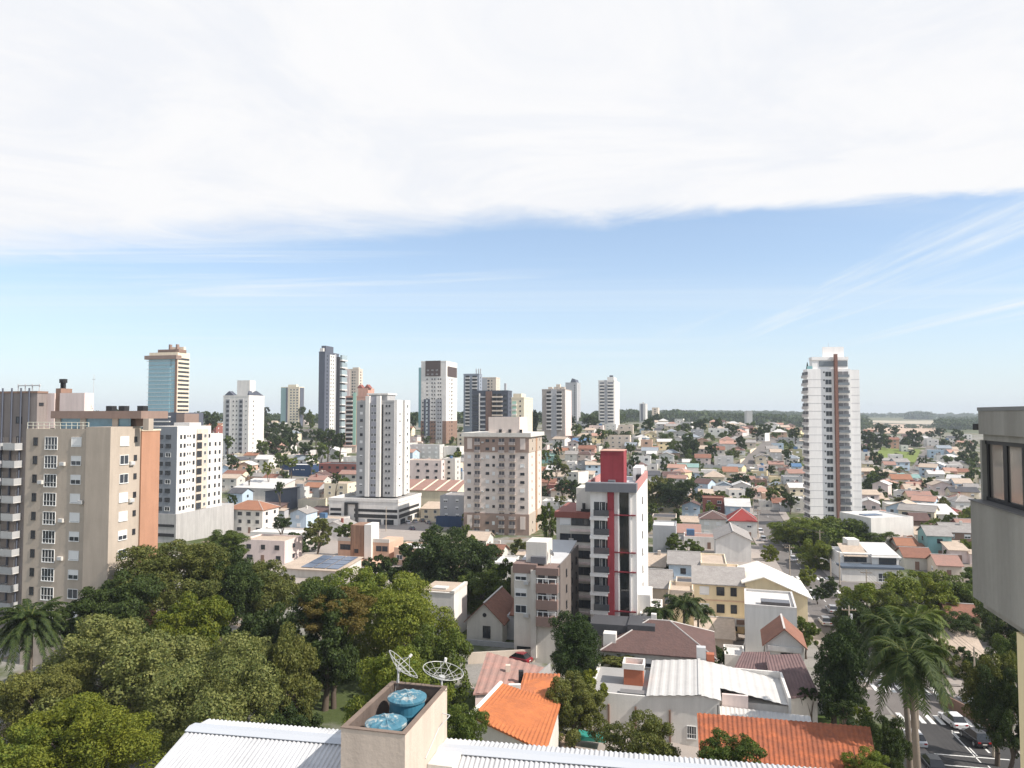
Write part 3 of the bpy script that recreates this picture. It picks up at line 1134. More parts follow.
def glass_tower():
    B = Bld('office_tower', 'tall tower with a blue glass front, cream banded flank and brown cornice', 'tower', 148, 176.5, 189, 480, 14, 'R', 390)
    LM.append(('the blue glass tower', 168, 375))
    W, D = B.W, B.D
    z1, zp = B.Z(352), B.Z(412.5)
    B.part('wall', MB().box(0, W, 0.5, D, zp, z1), [wm('cream')])
    n = 14
    fh = (B.Z(357) - zp) / n
    g = MB()
    for k in range(n):
        g.box(0.3, W * 0.78, -0.2, 0.499, zp + k * fh + 0.25, zp + (k + 1) * fh)
        g.box(W * 0.78 + 0.4, W - 1.6, 0.1, 0.498, zp + k * fh + 0.3, zp + (k + 1) * fh)
    B.part('curtain_wall', g, [glass('curtain glass', (0.20, 0.36, 0.42), 0.04, 1.0, 0.6, 1.3)])
    for k in range(n):
        B.box('balcony_slab', -1.2 if k % 2 else -0.3, W * 0.80, -0.5, 0.497, zp + k * fh + 0.02, zp + k * fh + 0.24, wm('pale grey'))
    B.box('wall_strip', W - 1.5, W + 0.02, -0.1, 0.496, zp, z1 - 3, wm('brown'))
    B.box('cornice', -2.2, W + 0.5, -1.5, D * 0.3, B.Z(359), B.Z(355.2), wm('taupe'))
    B.box('penthouse', W * 0.28, W + 0.3, 1.0, D * 0.7, z1 + 0.01, B.Z(349), wm('brown'))
    B.box('penthouse_window', W * 0.33, W * 0.9, 0.9, 0.99, z1 + 0.8, B.Z(350.5), GLASS)
    for u in (0.55, 0.8):
        B.box('chimney', W * u, W * u + 1.2, 4, 6, B.Z(349) + 0.01, B.Z(343.5), wm('taupe'))
    B.box('stair_block', W * 0.6, W + 0.1, 6.1, D * 0.65, B.Z(349) + 0.01, B.Z(346), wm('cream'))
    z = z1 - 4.4
    fr = (z1 - 4.4 - (zp + 1.5)) / 12.0
    for k in range(13):
        for fu in (0.2, 0.42, 0.64, 0.86):
            B.win('R', D * fu, z, 2.6, 1.3, 'dark')
        z -= fr
    B.flush()
    B.box('podium', -3.0, W + 8, -1.5, D + 5, -3, zp - 0.01, wm('slate'))
    B.box('podium_wall', W + 2, W + 8.3, -2.2, D, -3, zp - 0.8, wm('taupe'))
    for k in range(4):
        B.box('podium_slab', -3.2, W - 3, -2.4, -1.51, zp - 3.2 * (k + 1), zp - 3.2 * (k + 1) + 0.8, wm('white'))
    B.box('green_fin', -6, -3.01, -2, 3, -3, zp - 0.5, paint('wall mint', (0.45, 0.6, 0.45)))


glass_tower()

wh, og, pg = wm('white'), wm('off-white'), wm('pale grey')


def x_white(B, z1):
    for f0, f1 in ((0.1, 0.27), (0.62, 0.79)):
        panel(B, 'F', B.W * f0, B.W * f1, 2, z1 - 1.5, wm('grey'), 0.25, 'balcony_column')
        for k in range(17):
            B.winx('F', B.W * (f0 + f1) / 2, z1 - 3.2 - k * 2.95, 1.9, 1.6, 'dark', 0.26)
    B.box('lift_tower', B.W * 0.42, B.W * 0.92, 3, 9, z1 + 0.8, B.Z(380), wh)
    rf = MB()
    for x0, x1 in ((0.02, 0.4), (0.93, 1.0)):
        a, b = B.W * x0, B.W * x1
        rf.prism([(a, z1 + 0.81), (b, z1 + 0.81), ((a + b) / 2, z1 + 3.6)], 'y', 0.4, 4.0)
    rf.prism([(0.5, z1 + 0.81), (B.D - 0.5, z1 + 0.81), (B.D / 2, z1 + 3.8)], 'x', B.W * 0.93, B.W - 0.05)
    B.part('mansard_roof', rf, [wm('slate')])


grid_tower('apartment_tower', 'white tower with dark roof gables and two columns of grey balconies', (223, 248.5, 264, 455), 396.5, wh,
           [(0.40, 0.7, 0.9, 'dark'), (0.53, 0.7, 0.9, 'dark'), (0.9, 0.6, 0.6, 'dark')], [(0.3, 0.8, 1.0, 'dark')], 2.95, 3.0, 17,
           extra=x_white, lm='the white tower with dark gables', py=420)

grid_tower('apartment_tower', 'distant cream tower with dark edge columns and teal balconies standing above dark trees', (281, 299, 304, 800), 387.5, wm('cream'),
           [(0.55, 2.2, 1.5, 'plain'), (0.72, 2.2, 1.5, 'plain'), (0.9, 2.2, 1.5, 'plain')], [(0.5, 3.0, 1.6, 'dark')], 3.0, 2.5, 13,
           bands=[('F', 0.0, 0.3, None, None, paint('teal cladding', (0.25, 0.36, 0.36)), 0.6), ('F', 0.3, 0.37, None, None, wm('slate'), 0.8), ('R', 0.1, 0.9, None, None, wm('slate'), 0.5)],
           roofbox=[(0.3, 0.75, 0.3, 0.7, 3.5, wm('cream'))], lm='the distant cream tower', py=405)


def x_dark(B, z1):
    D = B.D
    panel(B, 'R', D * 0.34, D * 0.68, 6, z1 - 1.0, wh, 0.3)
    n = 27
    for k in range(n):
        z = z1 - 2.5 - k * 2.95
        if z < 5: break
        for fu in (0.42, 0.58):
            B.winx('R', D * fu, z, 1.1, 1.2, 'dark', 0.3)
    B.box('roof_block', B.W * 0.2, B.W - 0.3, 2, D * 0.62, z1 + 0.8, z1 + 5.5, wm('slate'))
    B.box('roof_kiosk', B.W * 0.1, B.W * 0.7, 0.3, 1.9, z1 + 0.8, z1 + 3.5, wh)
    # glazed balconies on the far end
    bw, y0 = 8.0, D * 0.83
    B.box('balcony_core', B.W + 0.001, B.W + 2.6, y0, D + 6, -3, z1 - 2, paint('dark cladding', (0.05, 0.05, 0.06)))
    fl = 0
    zz = z1 - 5
    while zz > 4:
        B.box('balcony', B.W + 2.601, B.W + 4.6, y0 + 1.0, D + 6.2, zz, zz + 0.9, wh)
        B.box('balcony_glass', B.W + 2.601, B.W + 4.3, y0 + 1.2, D + 6, zz + 0.901, zz + 4.6, glass('grey balcony glass', (0.30, 0.36, 0.38), 0.1, 0.7, 0.7, 1.2))
        zz -= 5.9; fl += 1


grid_tower('apartment_tower', 'tallest slim slate-dark tower with a white window strip and glazed balconies', (318.5, 324.5, 338.5, 555), 352.5, wm('slate'),
           [], [(0.17, 1.6, 1.5, 'dark'), (0.75, 1.0, 1.2, 'plain')], 2.95, 2.5, 27, extra=x_dark, lm='the slim slate-dark tower', py=395,
           bands=[('R', 0.68, 0.8, None, None, wm('grey'), 0.12)])

grid_tower('apartment_tower', 'beige tower with a pale left flank rising behind the slim slate-dark tower', (345, 358.5, 362.5, 750), 369.5, wm('beige'),
           [(0.55, 1.6, 1.4, 'dark'), (0.72, 1.0, 1.2, 'dark')], [(0.5, 2.5, 1.2, 'dark')], 3.0, 2.5, 18,
           bands=[('F', 0.0, 0.36, None, None, wm('pale pink'), 0.4)], roofbox=[(0.45, 0.9, 0.3, 0.7, 2.5, wm('beige'))], py=400)


def x_salmon(B, z1):
    B.box('penthouse', B.W * 0.55, B.W + 0.02, 1, B.D, z1 + 0.8, z1 + 6, wm('salmon'))
    for a in (0.62, 0.95):
        x0 = B.W * a
        B.part('pavilion_roof', MB().prism([(x0 - 2.2, z1 + 6.001), (x0 + 2.2, z1 + 6.001), (x0, z1 + 8.5)], 'y', 1.2, 5.5), [wm('brick-red')])
    B.box('glass_strip', B.W * 0.36, B.W * 0.50, -0.5, -0.001, 1, z1 + 3, paint('green glazing', (0.35, 0.55, 0.45), 0.2))
    k = 0
    zz = z1 - 3
    while zz > 3:
        B.box('balcony', 0.3, B.W * 0.34, -1.2, -0.001, zz, zz + 1.0, pg)
        B.box('balcony_opening', 0.5, B.W * 0.33, -0.1, -0.002, zz + 1.01, zz + 2.6, BLACK)
        zz -= 3.0


grid_tower('apartment_tower', 'mid-rise with grey balconies and salmon roof pavilions behind the podium tower', (345.5, 367, 374, 480), 397, wm('salmon'),
           [(0.75, 1.4, 1.3, 'plain')], [(0.5, 1.5, 1.2, 'plain')], 3.0, 2.5, 9, extra=x_salmon, py=415)


def podium_tower():
    B = Bld('apartment_tower', 'tall pale grey tower with white pilasters rising from a banded white podium', 'tower', 356.5, 394, 408.5, 292, 14, 'R', 450)
    LM.append(('the grey podium tower', 383, 450))
    W, D = B.W, B.D
    g = paint('wall mid grey', (0.40, 0.395, 0.39), vary=0.12, streak=0.12)
    zp, z1 = B.Z(497), B.Z(402)
    B.part('wall', MB().box(0, W, 0, D, zp, z1), [g])
    us = lambda px: W * (px - 356.5) / 37.5
    ztop = B.Z(396.5)
    B.box('pilaster', us(366.5), us(370.5), -1.3, -0.001, zp, ztop + 0.3, wh)
    B.box('pilaster', us(377.5), us(381.3), -1.3, -0.001, zp, ztop + 0.3, wh)
    B.box('recess_wall', us(370.5) + 0.01, us(377.5) - 0.01, -0.4, -0.002, zp, ztop, paint('wall violet grey', (0.36, 0.36, 0.40)))
    B.box('wall_slot', us(381.5), us(383.2), -0.05, -0.003, zp, z1 - 1, BLACK)
    B.box('roof_block', us(367.5), us(386), 1.0, D * 0.6, z1 + 0.01, B.Z(394.5), g)
    B.box('roof_slab', us(366), us(387), 0.4, D * 0.65, B.Z(394.5) + 0.001, B.Z(393), wh)
    B.parapet('parapet', -0.1, W + 0.1, -0.1, D + 0.1, z1 + 0.002, z1 + 0.7, 0.3, g)
    panel(B, 'R', D * 0.04, D * 0.42, zp, z1 + 0.9, wh, 0.9, 'bay')
    panel(B, 'R', D * 0.58, D * 0.95, zp, z1 + 0.9, wh, 0.9, 'bay')
    n = 13
    fh = (z1 - 1.6 - (zp + 1.6)) / (n - 1)
    for k in range(n):
        z = z1 - 1.6 - fh * k
        B.win('F', us(361.2), z, 1.2, 1.1, ('dark', 'shut', 'dark', 'half')[k % 4])
        B.winx('F', us(372.6), z, 1.0, 1.2, 'plain', 0.4); B.winx('F', us(375.4), z, 1.0, 1.2, 'plain', 0.4)
        B.win('F', us(386.3), z, 0.7, 0.8, 'dark'); B.win('F', us(389.3), z, 0.7, 0.8, 'dark')
        B.winx('R', D * 0.24, z, 1.8, 1.3, 'half' if k % 3 else 'shut', 0.9)
        B.winx('R', D * 0.77, z, 1.5, 1.3, 'half' if k % 2 else 'plain', 0.9)
    B.flush()
    # podium
    Pd = Bld('podium_building', 'long white podium building with black window bands and a black framed portal', 'commercial building', 329, 398, 421, 278, 14, 'R', 510)
    LM.append(('the banded podium', 375, 515))
    W, D = Pd.W, Pd.D
    z1 = Pd.Z(503)
    D2 = D
    Pd.part('wall', MB().box(0, W, 0, D2, -3, z1), [wh])
    Pd.box('roof', 0.3, W - 0.3, 0.3, D2 - 0.3, z1 + 0.002, z1 + 0.1, ROOFTOP)
    Pd.parapet('parapet', -0.15, W + 0.15, -0.15, D2 + 0.15, z1 + 0.101, z1 + 1.3, 0.4, wh)
    for (a, b) in ((0.30, 0.42), (0.52, 0.68)):
        for x0, x1 in ((0.02, 0.18), (0.37, 0.99)):
            Pd.box('window_band', W * x0, W * x1, -0.06, 0.03, z1 * (1 - b), z1 * (1 - a), BLACK)
        Pd.box('window_band', W - 0.03, W + 0.06, D2 * 0.04, D2 * 0.9, z1 * (1 - b), z1 * (1 - a), BLACK)
    fx = W * 0.24
    b = MB().box(fx, fx + 5.6, -0.9, -0.02, 0, 0.5).box(fx, fx + 5.6, -0.9, -0.02, z1 - 1.0, z1 - 0.3).box(fx, fx + 1.0, -0.9, -0.02, 0.501, z1 - 1.001).box(fx + 4.6, fx + 5.6, -0.9, -0.02, 0.501, z1 - 1.001)
    Pd.part('portal_frame', b, [BLACK])
    for x0, x1 in ((0.42, 0.53), (0.56, 0.76), (0.8, 0.94)):
        Pd.box('shop_front', W * x0, W * x1, -0.05, 0.02, 0.2, z1 * 0.27, GLASS if x0 != 0.42 else wm('grey'))
    for y0, y1 in ((0.1, 0.3), (0.4, 0.6), (0.7, 0.9)):
        Pd.box('shop_front', W - 0.02, W + 0.05, D2 * y0, D2 * y1, 0.2, z1 * 0.27, GLASS)


podium_tower()


def x_twotone(B, z1):
    W, D = B.W, B.D
    br = wm('brown'); dk = wm('slate')
    panel(B, 'F', W * 0.18, W * 0.78, B.Z(376), z1 + 1.0, paint('dark brown cladding', (0.09, 0.065, 0.06)), 0.5)
    panel(B, 'R', D * 0.12, D * 0.95, B.Z(376), B.Z(366), paint('dark brown cladding', (0.09, 0.065, 0.06)), 0.3)
    panel(B, 'F', W * 0.12, W * 0.36, B.Z(436), B.Z(399), dk, 0.3)
    panel(B, 'F', W * 0.60, W * 0.86, B.Z(440), B.Z(399), wm('grey'), 0.3)
    panel(B, 'F', W * 0.20, W * 0.27, B.Z(436), B.Z(399), paint('pale glazing', (0.5, 0.56, 0.58), 0.3), 0.42)
    panel(B, 'F', -0.1, W * 0.118, -3, B.Z(421), br, 0.25); panel(B, 'F', W * 0.362, W * 0.598, -3, B.Z(421), br, 0.25)
    panel(B, 'F', W * 0.862, W + 0.25, -3, B.Z(421), br, 0.25); panel(B, 'R', 0.01, D, -3, B.Z(421), br, 0.25)
    B.box('glass_bay', -2.4, -0.001, 1.0, 8, 12, B.Z(367), paint('teal bay glass', (0.24, 0.44, 0.46), 0.15, spec=0.6))
    k = 0
    z = B.Z(379)
    while z > 3:
        for fu in (0.08, 0.25, 0.45, 0.55, 0.70, 0.79):
            if fu in (0.08,) and k < 6: continue
            B.winx('F', W * fu, z, 1.0, 0.9, 'dark', 0.5 if fu in (.25, .7, .79) else 0.27)
        B.winx('R', D * 0.5, z, 1.5, 1.2, 'dark', 0.28); B.winx('R', D * 0.3, z, 0.6, 0.8, 'dark', 0.28)
        z -= 2.95; k += 1
    for i in range(3):
        B.winx('F', W * (0.28 + 0.18 * i), B.Z(370), 1.5, 0.9, 'plain', 0.52)
        B.winx('F', W * (0.28 + 0.18 * i), B.Z(374), 1.5, 0.9, 'plain', 0.52)


grid_tower('apartment_tower', 'white tower with a dark brown crown, dark balcony strips and brown base', (421, 446, 457, 540), 361.8, wh, [], [], extra=x_twotone, lm='the white and dark brown tower', py=400)


def x_slats(B, z1):
    for f0, f1 in ((0.12, 0.40), (0.56, 0.88)):
        k = 0
        z = z1 - 2.5
        while z > 6:
            B.box('balcony', B.W * f0, B.W * f1, -1.2, -0.001, z - 1.2, z - 0.1, pg)
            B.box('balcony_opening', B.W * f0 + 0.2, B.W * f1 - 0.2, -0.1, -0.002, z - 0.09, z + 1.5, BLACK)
            z -= 3.0; k += 1
    for a in (0.7, 0.85, 0.98):
        B.box('roof_mast', B.W * a, B.W * a + 0.8, 4, 4.8, z1 + 0.8, z1 + 5.5, METAL)


grid_tower('apartment_tower', 'blue-grey tower with stacked white balconies and roof masts', (463.5, 479, 482, 640), 374.5, paint('wall steel grey', (0.26, 0.29, 0.34)), [], [(0.5, 1.5, 1.3, 'dark')], 3.0, 2.5, 15,
           extra=x_slats, lm='the blue-grey balcony tower', py=405)
grid_tower('apartment_tower', 'plain grey-beige tower joined behind the blue-grey balcony tower', (481, 496, 500, 680), 378, wm('beige'),
           [(0.5, 2.0, 1.4, 'dark'), (0.72, 1.0, 1.2, 'dark')], [(0.5, 1.5, 1.3, 'plain')], 3.0, 2.5, 12, bands=[('F', 0.05, 0.42, None, None, wm('grey'), 0.3)], py=400)


def x_grid(B, z1):
    W = B.W
    us = lambda px: W * (px - 472) / 39.5
    panel(B, 'F', us(487.5), us(494), 2, z1 + 0.3, paint('wall umber', (0.20, 0.125, 0.10)), 0.9)
    panel(B, 'F', us(480), us(481), 2, z1 - 1, pg, 1.2)
    k = 0
    z = z1 - 2.8
    while z > 6:
        B.box('balcony', us(494.5), us(505.5), -1.3, -0.001, z - 1.2, z - 0.2, wm('beige'))
        for a, b in ((495, 498.5), (500, 504.5)):
            B.box('balcony_opening', us(a), us(b), -0.15, -0.002, z - 0.19, z + 1.5, BLACK)
        B.box('balcony', us(481.3), us(487), -0.8, -0.001, z - 1.2, z - 0.2, wm('grey'))
        B.win('F', us(476), z, 3.6, 1.7, 'dark'); B.win('F', us(508.5), z, 2.2, 1.5, 'dark')
        z -= 3.0; k += 1
    B.box('roof_tank', us(506), us(508), 3, 5, z1 + 0.8, z1 + 5.5, wm('grey'))


grid_tower('apartment_tower', 'broad dark grey and umber tower with a grid of balconies behind the beige tower', (472, 508, 512, 470), 391.5, paint('wall dark blue grey', (0.085, 0.095, 0.12)), [], [(0.5, 1.5, 1.3, 'dark')], extra=x_grid,
           lm='the dark gridded tower', py=415)


def x_cream(B, z1):
    k = 0
    z = z1 - 3.0
    while z > 5:
        B.box('balcony', B.W * 0.04, B.W * 0.40, -1.0, -0.001, z - 1.2, z - 0.2, wm('white'))
        B.box('balcony_opening', B.W * 0.06, B.W * 0.38, -0.12, -0.002, z - 0.19, z + 1.4, paint('green glazing', (0.35, 0.55, 0.45), 0.2))
        z -= 3.0; k += 1
    B.box('roof_block', B.W * 0.1, B.W * 0.75, 1, B.D * 0.5, z1 + 0.8, z1 + 3.0, wm('cream'))


grid_tower('apartment_tower', 'slim cream tower with green glazed balconies between the gridded and taupe towers', (511.5, 524, 532.5, 430), 398.5, wm('cream'), [(0.7, 0.9, 1.0, 'dark')], [(0.35, 0.9, 1.0, 'plain'), (0.7, 0.9, 1.0, 'plain')], extra=x_cream, py=420)


def beige_tower():
    B = Bld('apartment_tower', 'broad beige tower with taupe corner panels and stacked balconies under a heavy pale cornice', 'tower', 464, 528.5, 541.5, 250, 14, 'R', 480)
    LM.append(('the broad beige tower', 503, 490))
    W, D = B.W, B.D
    z1 = B.Z(437)
    be = paint('wall warm beige', (0.70, 0.60, 0.535), vary=0.1, streak=0.1)
    br = paint('wall mocha', (0.345, 0.245, 0.20), vary=0.12)
    B.part('wall', MB().box(0, W, 0, D, -3, z1), [be])
    us = lambda px: W * (px - 464) / 64.5
    za, zb = B.Z(452.5), B.Z(514.5)
    panel(B, 'F', us(464), W + 0.2, za, z1 - 0.3, br, 0.2)
    panel(B, 'F', us(464), W + 0.2, -3, zb, br, 0.2)
    panel(B, 'R', 0.001, D, za, z1 - 0.3, wm('tan'), 0.2)
    panel(B, 'R', 0.001, D, -3, zb, wm('tan'), 0.2)
    panel(B, 'R', D * 0.50, D * 0.60, -3, z1 - 0.4, paint('wall rust stripe', (0.40, 0.24, 0.15)), 0.3)
    for px0, px1 in ((467.5, 472.5), (520.5, 525.5)):
        panel(B, 'F', us(px0), us(px1), za + 1.0, z1 - 0.5, be, 0.35)
        panel(B, 'F', us(px0), us(px1), 3, zb - 0.8, be, 0.35)
    B.box('cornice', -0.8, W + 1.0, -0.9, D + 0.6, z1 + 0.01, B.Z(433), wm('off-white'))
    zc = B.Z(433)
    B.box('roof_block', us(488), us(519), 1.0, D * 0.6, zc + 0.01, B.Z(417), be)
    for px in (499, 508.5, 519.5):
        B.box('roof_vent', us(px), us(px) + 0.9, 0.3, 0.95, zc + 0.01, zc + 1.2, BLACK)
    n = 13
    fh = (B.Z(441) - B.Z(541)) / (n - 1)
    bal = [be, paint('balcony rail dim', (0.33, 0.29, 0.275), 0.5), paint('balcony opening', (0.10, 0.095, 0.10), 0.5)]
    for k in range(n):
        z = B.Z(441) - k * fh
        off = 0.2 if (k < 2 or k > 9) else 0.0
        for px, w in ((477.5, 2.1), (502, 2.1), (512.5, 2.2)):
            B.balcony('F', us(px), z - 1.3, w, 2.2, bal, 0.75 if px > 490 else 0.5, 0.95, 2.1, off)
        for px, w in ((469.3, 1.3), (487.8, 1.3), (494, 0.9), (522.5, 1.5)):
            st = 'shut' if (k * 7 + int(px)) % 3 == 0 else 'dark'
            if px in (469.3, 522.5) and off: continue
            B.winx('F', us(px), z, w, 0.9 if st == 'dark' else 1.2, st, off)
        if k % 3 != 1: ac_unit(B, 'F', us(498 if k % 2 else 483), z - 0.6, off)
        B.winx('R', D * 0.25, z, 0.5, 0.8, 'dark', off); B.winx('R', D * 0.8, z, 0.5, 0.8, 'dark', off)
    B.flush()


beige_tower()


def x_taupe(B, z1):
    W = B.W
    panel(B, 'F', W * 0.40, W * 0.64, 4, z1 + 0.6, wm('grey'), 0.5)
    k = 0
    z = z1 - 2.5
    while z > 8:
        for f0, f1 in ((0.20, 0.40), (0.64, 0.86)):
            B.box('balcony', W * f0 + .01, W * f1 - .01, -1.3, -0.001, z - 1.2, z - 0.1, pg)
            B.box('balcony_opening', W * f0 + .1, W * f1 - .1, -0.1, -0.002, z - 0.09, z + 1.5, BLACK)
        z -= 2.95; k += 1
    for a in (0.25, 0.5, 0.6, 0.8):
        B.box('roof_block', W * a, W * a + 3, 2, 6, z1 + 0.8, z1 + 2.5 + (a == 0.6) * 2, wm('beige'))
    B.box('podium', W * 0.2, W + 1, -3, B.D, -3, B.Z(441), wm('grey'))


grid_tower('apartment_tower', 'taupe-grey tower with white balconies, cream banded flank and a grey podium', (542, 565, 571.5, 545), 390, paint('wall stone grey', (0.40, 0.355, 0.32)), [],
           [(0.3, 3.0, 1.2, 'dark'), (0.7, 3.0, 1.2, 'dark')], 2.95, 2.5, 17, extra=x_taupe, lm='the taupe balcony tower', py=415, bands=[('R', 0.02, 0.98, None, None, wm('pale pink'), 0.15)])


def x_hat(B, z1):
    B.part('roof_cap', MB().prism([(B.W * 0.4, z1 + 0.8), (B.W * 0.9, z1 + 0.8), (B.W * 0.8, z1 + 5), (B.W * 0.55, z1 + 6)], 'y', 2, B.D - 2), [wm('slate')])


grid_tower('apartment_tower', 'far plain grey tower with a dark roof cap behind the taupe tower', (565.5, 577, 580.5, 900), 383, wm('grey'), [(0.8, 1.5, 1.5, 'dark')], [(0.5, 2, 1.4, 'dark')], 3.0, 3, 14, extra=x_hat, py=405)


def x_mid(B, z1):
    panel(B, 'F', B.W * 0.38, B.W * 0.55, 3, z1 + 1, wm('grey'), 0.6)
    k = 0
    z = z1 - 2.5
    while z > 4:
        for f0, f1 in ((0.08, 0.37), (0.57, 0.93)):
            B.box('balcony', B.W * f0, B.W * f1, -1.2, -0.001, z - 1.3, z - 0.1, wh)
            B.box('balcony_opening', B.W * f0 + .1, B.W * f1 - .1, -0.1, -0.002, z - 0.09, z + 1.3, wm('slate'))
        z -= 3.05; k += 1
    B.box('roof_block', B.W * 0.55, B.W * 0.95, 2, B.D * 0.6, z1 + 0.8, z1 + 4, wh)
    B.box('roof_tank', B.W * 0.68, B.W * 0.9, 2.2, 4, z1 + 4.01, z1 + 5.5, wm('slate'))


grid_tower('apartment_tower', 'white tower with a grey central spine and balcony rows standing on the hill crest', (598.5, 614.5, 619.5, 680), 381, wh, [], [(0.5, 1.5, 1.2, 'plain')], 3.05, 2.5, 14, extra=x_mid, lm='the white hill-crest tower', py=405)
grid_tower('apartment_tower', 'tiny far pale tower with one dark strip over the hill trees', (639.5, 645.5, 647.5, 1150), 404, pg, [], [], 3.0, 2.5, 1, bands=[('F', 0.3, 0.55, 3, None, wm('slate'), 0.6)], py=415,
           roofbox=[(0.4, 0.6, 0.3, 0.6, 3.0, pg)])
grid_tower('apartment_tower', 'tiny far grey tower half hidden by an umbrella-shaped pine', (652, 658, 659.5, 1200), 408, wm('beige'), [(0.5, 3, 1.5, 'dark')], [], 3.0, 2.5, 5, py=418)
grid_tower('apartment_tower', 'lone far grey tower against the blue wooded ridge', (744.5, 750, 752.5, 1050), 411.5, pg, [(0.3, 2.5, 1.5, 'dark')], [(0.5, 1.5, 1.3, 'plain')], 3.0, 2.5, 4, py=420, bands=[('F', 0.08, 0.5, 3, None, wm('beige'), 0.3)])


def brown_stripe_tower():
    B = Bld('apartment_tower', 'tall white tower with one brown vertical stripe and glazed balconies right of the hill', 'tower', 804.3, 808.2, 861, 270, 6.0, 'L', 440)
    LM.append(('the white tower with brown stripe', 833, 430))
    W, D = B.W, B.D
    z1 = B.Z(369)
    us = lambda px: W * (px - 808.2) / 52.8
    wht = paint('wall brilliant white', (0.85, 0.825, 0.80), vary=0.08, streak=0.08)
    B.part('wall', MB().box(0, us(852), 0, D, -3, z1).box(us(852) + 0.002, W, 0.25, D, -3, z1 - 0.4), [wht])
    fh = 7.88 / F * 270
    n = 19
    seam = paint('floor seam', (0.42, 0.41, 0.41), vary=0.05, streak=0)
    gb = glass('balcony glass', (0.14, 0.155, 0.17), 0.08, 0.7, 0.7, 1.3)
    for k in range(n):
        zc = B.Z(374.2) - k * fh
        zs = zc - 2.05
        B.box('floor_seam', 0.1, us(826), -0.035, -0.001, zs - 0.06, zs + 0.06, seam)
        B.box('floor_seam', us(852) + 0.1, W - 0.1, 0.21, 0.249, zs - 0.06, zs + 0.06, seam)
        B.win('F', us(829.6), zc, 2.3, 1.9, 'plain')
        B.win('F', us(825.2), zc + 0.7, 0.5, 0.5, 'dark')
        B.balcony('F', us(844.3), zc - 1.2, 4.0, 2.4, [wht, gb, paint('balcony opening light', (0.20, 0.195, 0.20), 0.5)], 0.9, 0.95, 2.15)
        B.balcony('L', D * 0.55, zc - 1.2, 7.5, 2.4, [wht, paint('balcony rail grey', (0.48, 0.44, 0.42), 0.5), paint('balcony opening', (0.10, 0.095, 0.10), 0.5)], 0.3, 0.95, 2.15)
    B.box('brown_stripe', us(835.1), us(838.1), -1.25, -0.001, -3, B.Z(354.5), paint('wall cocoa', (0.22, 0.115, 0.09), vary=0.1))
    zp = B.Z(357)
    B.box('penthouse', us(814), us(850), 0.6, D - 1, z1 + 0.01, zp - 1.2, wht)
    B.box('penthouse_glass', us(821), us(849.5), 0.45, 0.599, z1 + 0.9, zp - 1.6, gb)
    B.box('penthouse_roof', us(813.5), us(850.4), 0.3, D - 0.8, zp - 1.19, zp, wht)
    B.box('lift_tower', us(826.5), us(848), 2.5, D - 2, zp + 0.01, B.Z(346.5), wht)
    B.box('terrace_screen', 0.1, us(814) - 0.05, 0.1, 0.18, z1 + 0.01, z1 + 1.1, paint('teal bay glass', (0.24, 0.44, 0.46), 0.15, spec=0.6))
    B.part('terrace_plant', MB().cyl((0.6, 1.5, z1), (0.6, 1.5, z1 + 2.6), 0.5, 0.12, 7), [paint('plant green', (0.03, 0.05, 0.03))])
    B.part('aerial', MB().cyl((us(834), 4, B.Z(346.5)), (us(834), 4, B.Z(342)), 0.05, n=4), [METAL])
    B.flush()


brown_stripe_tower()


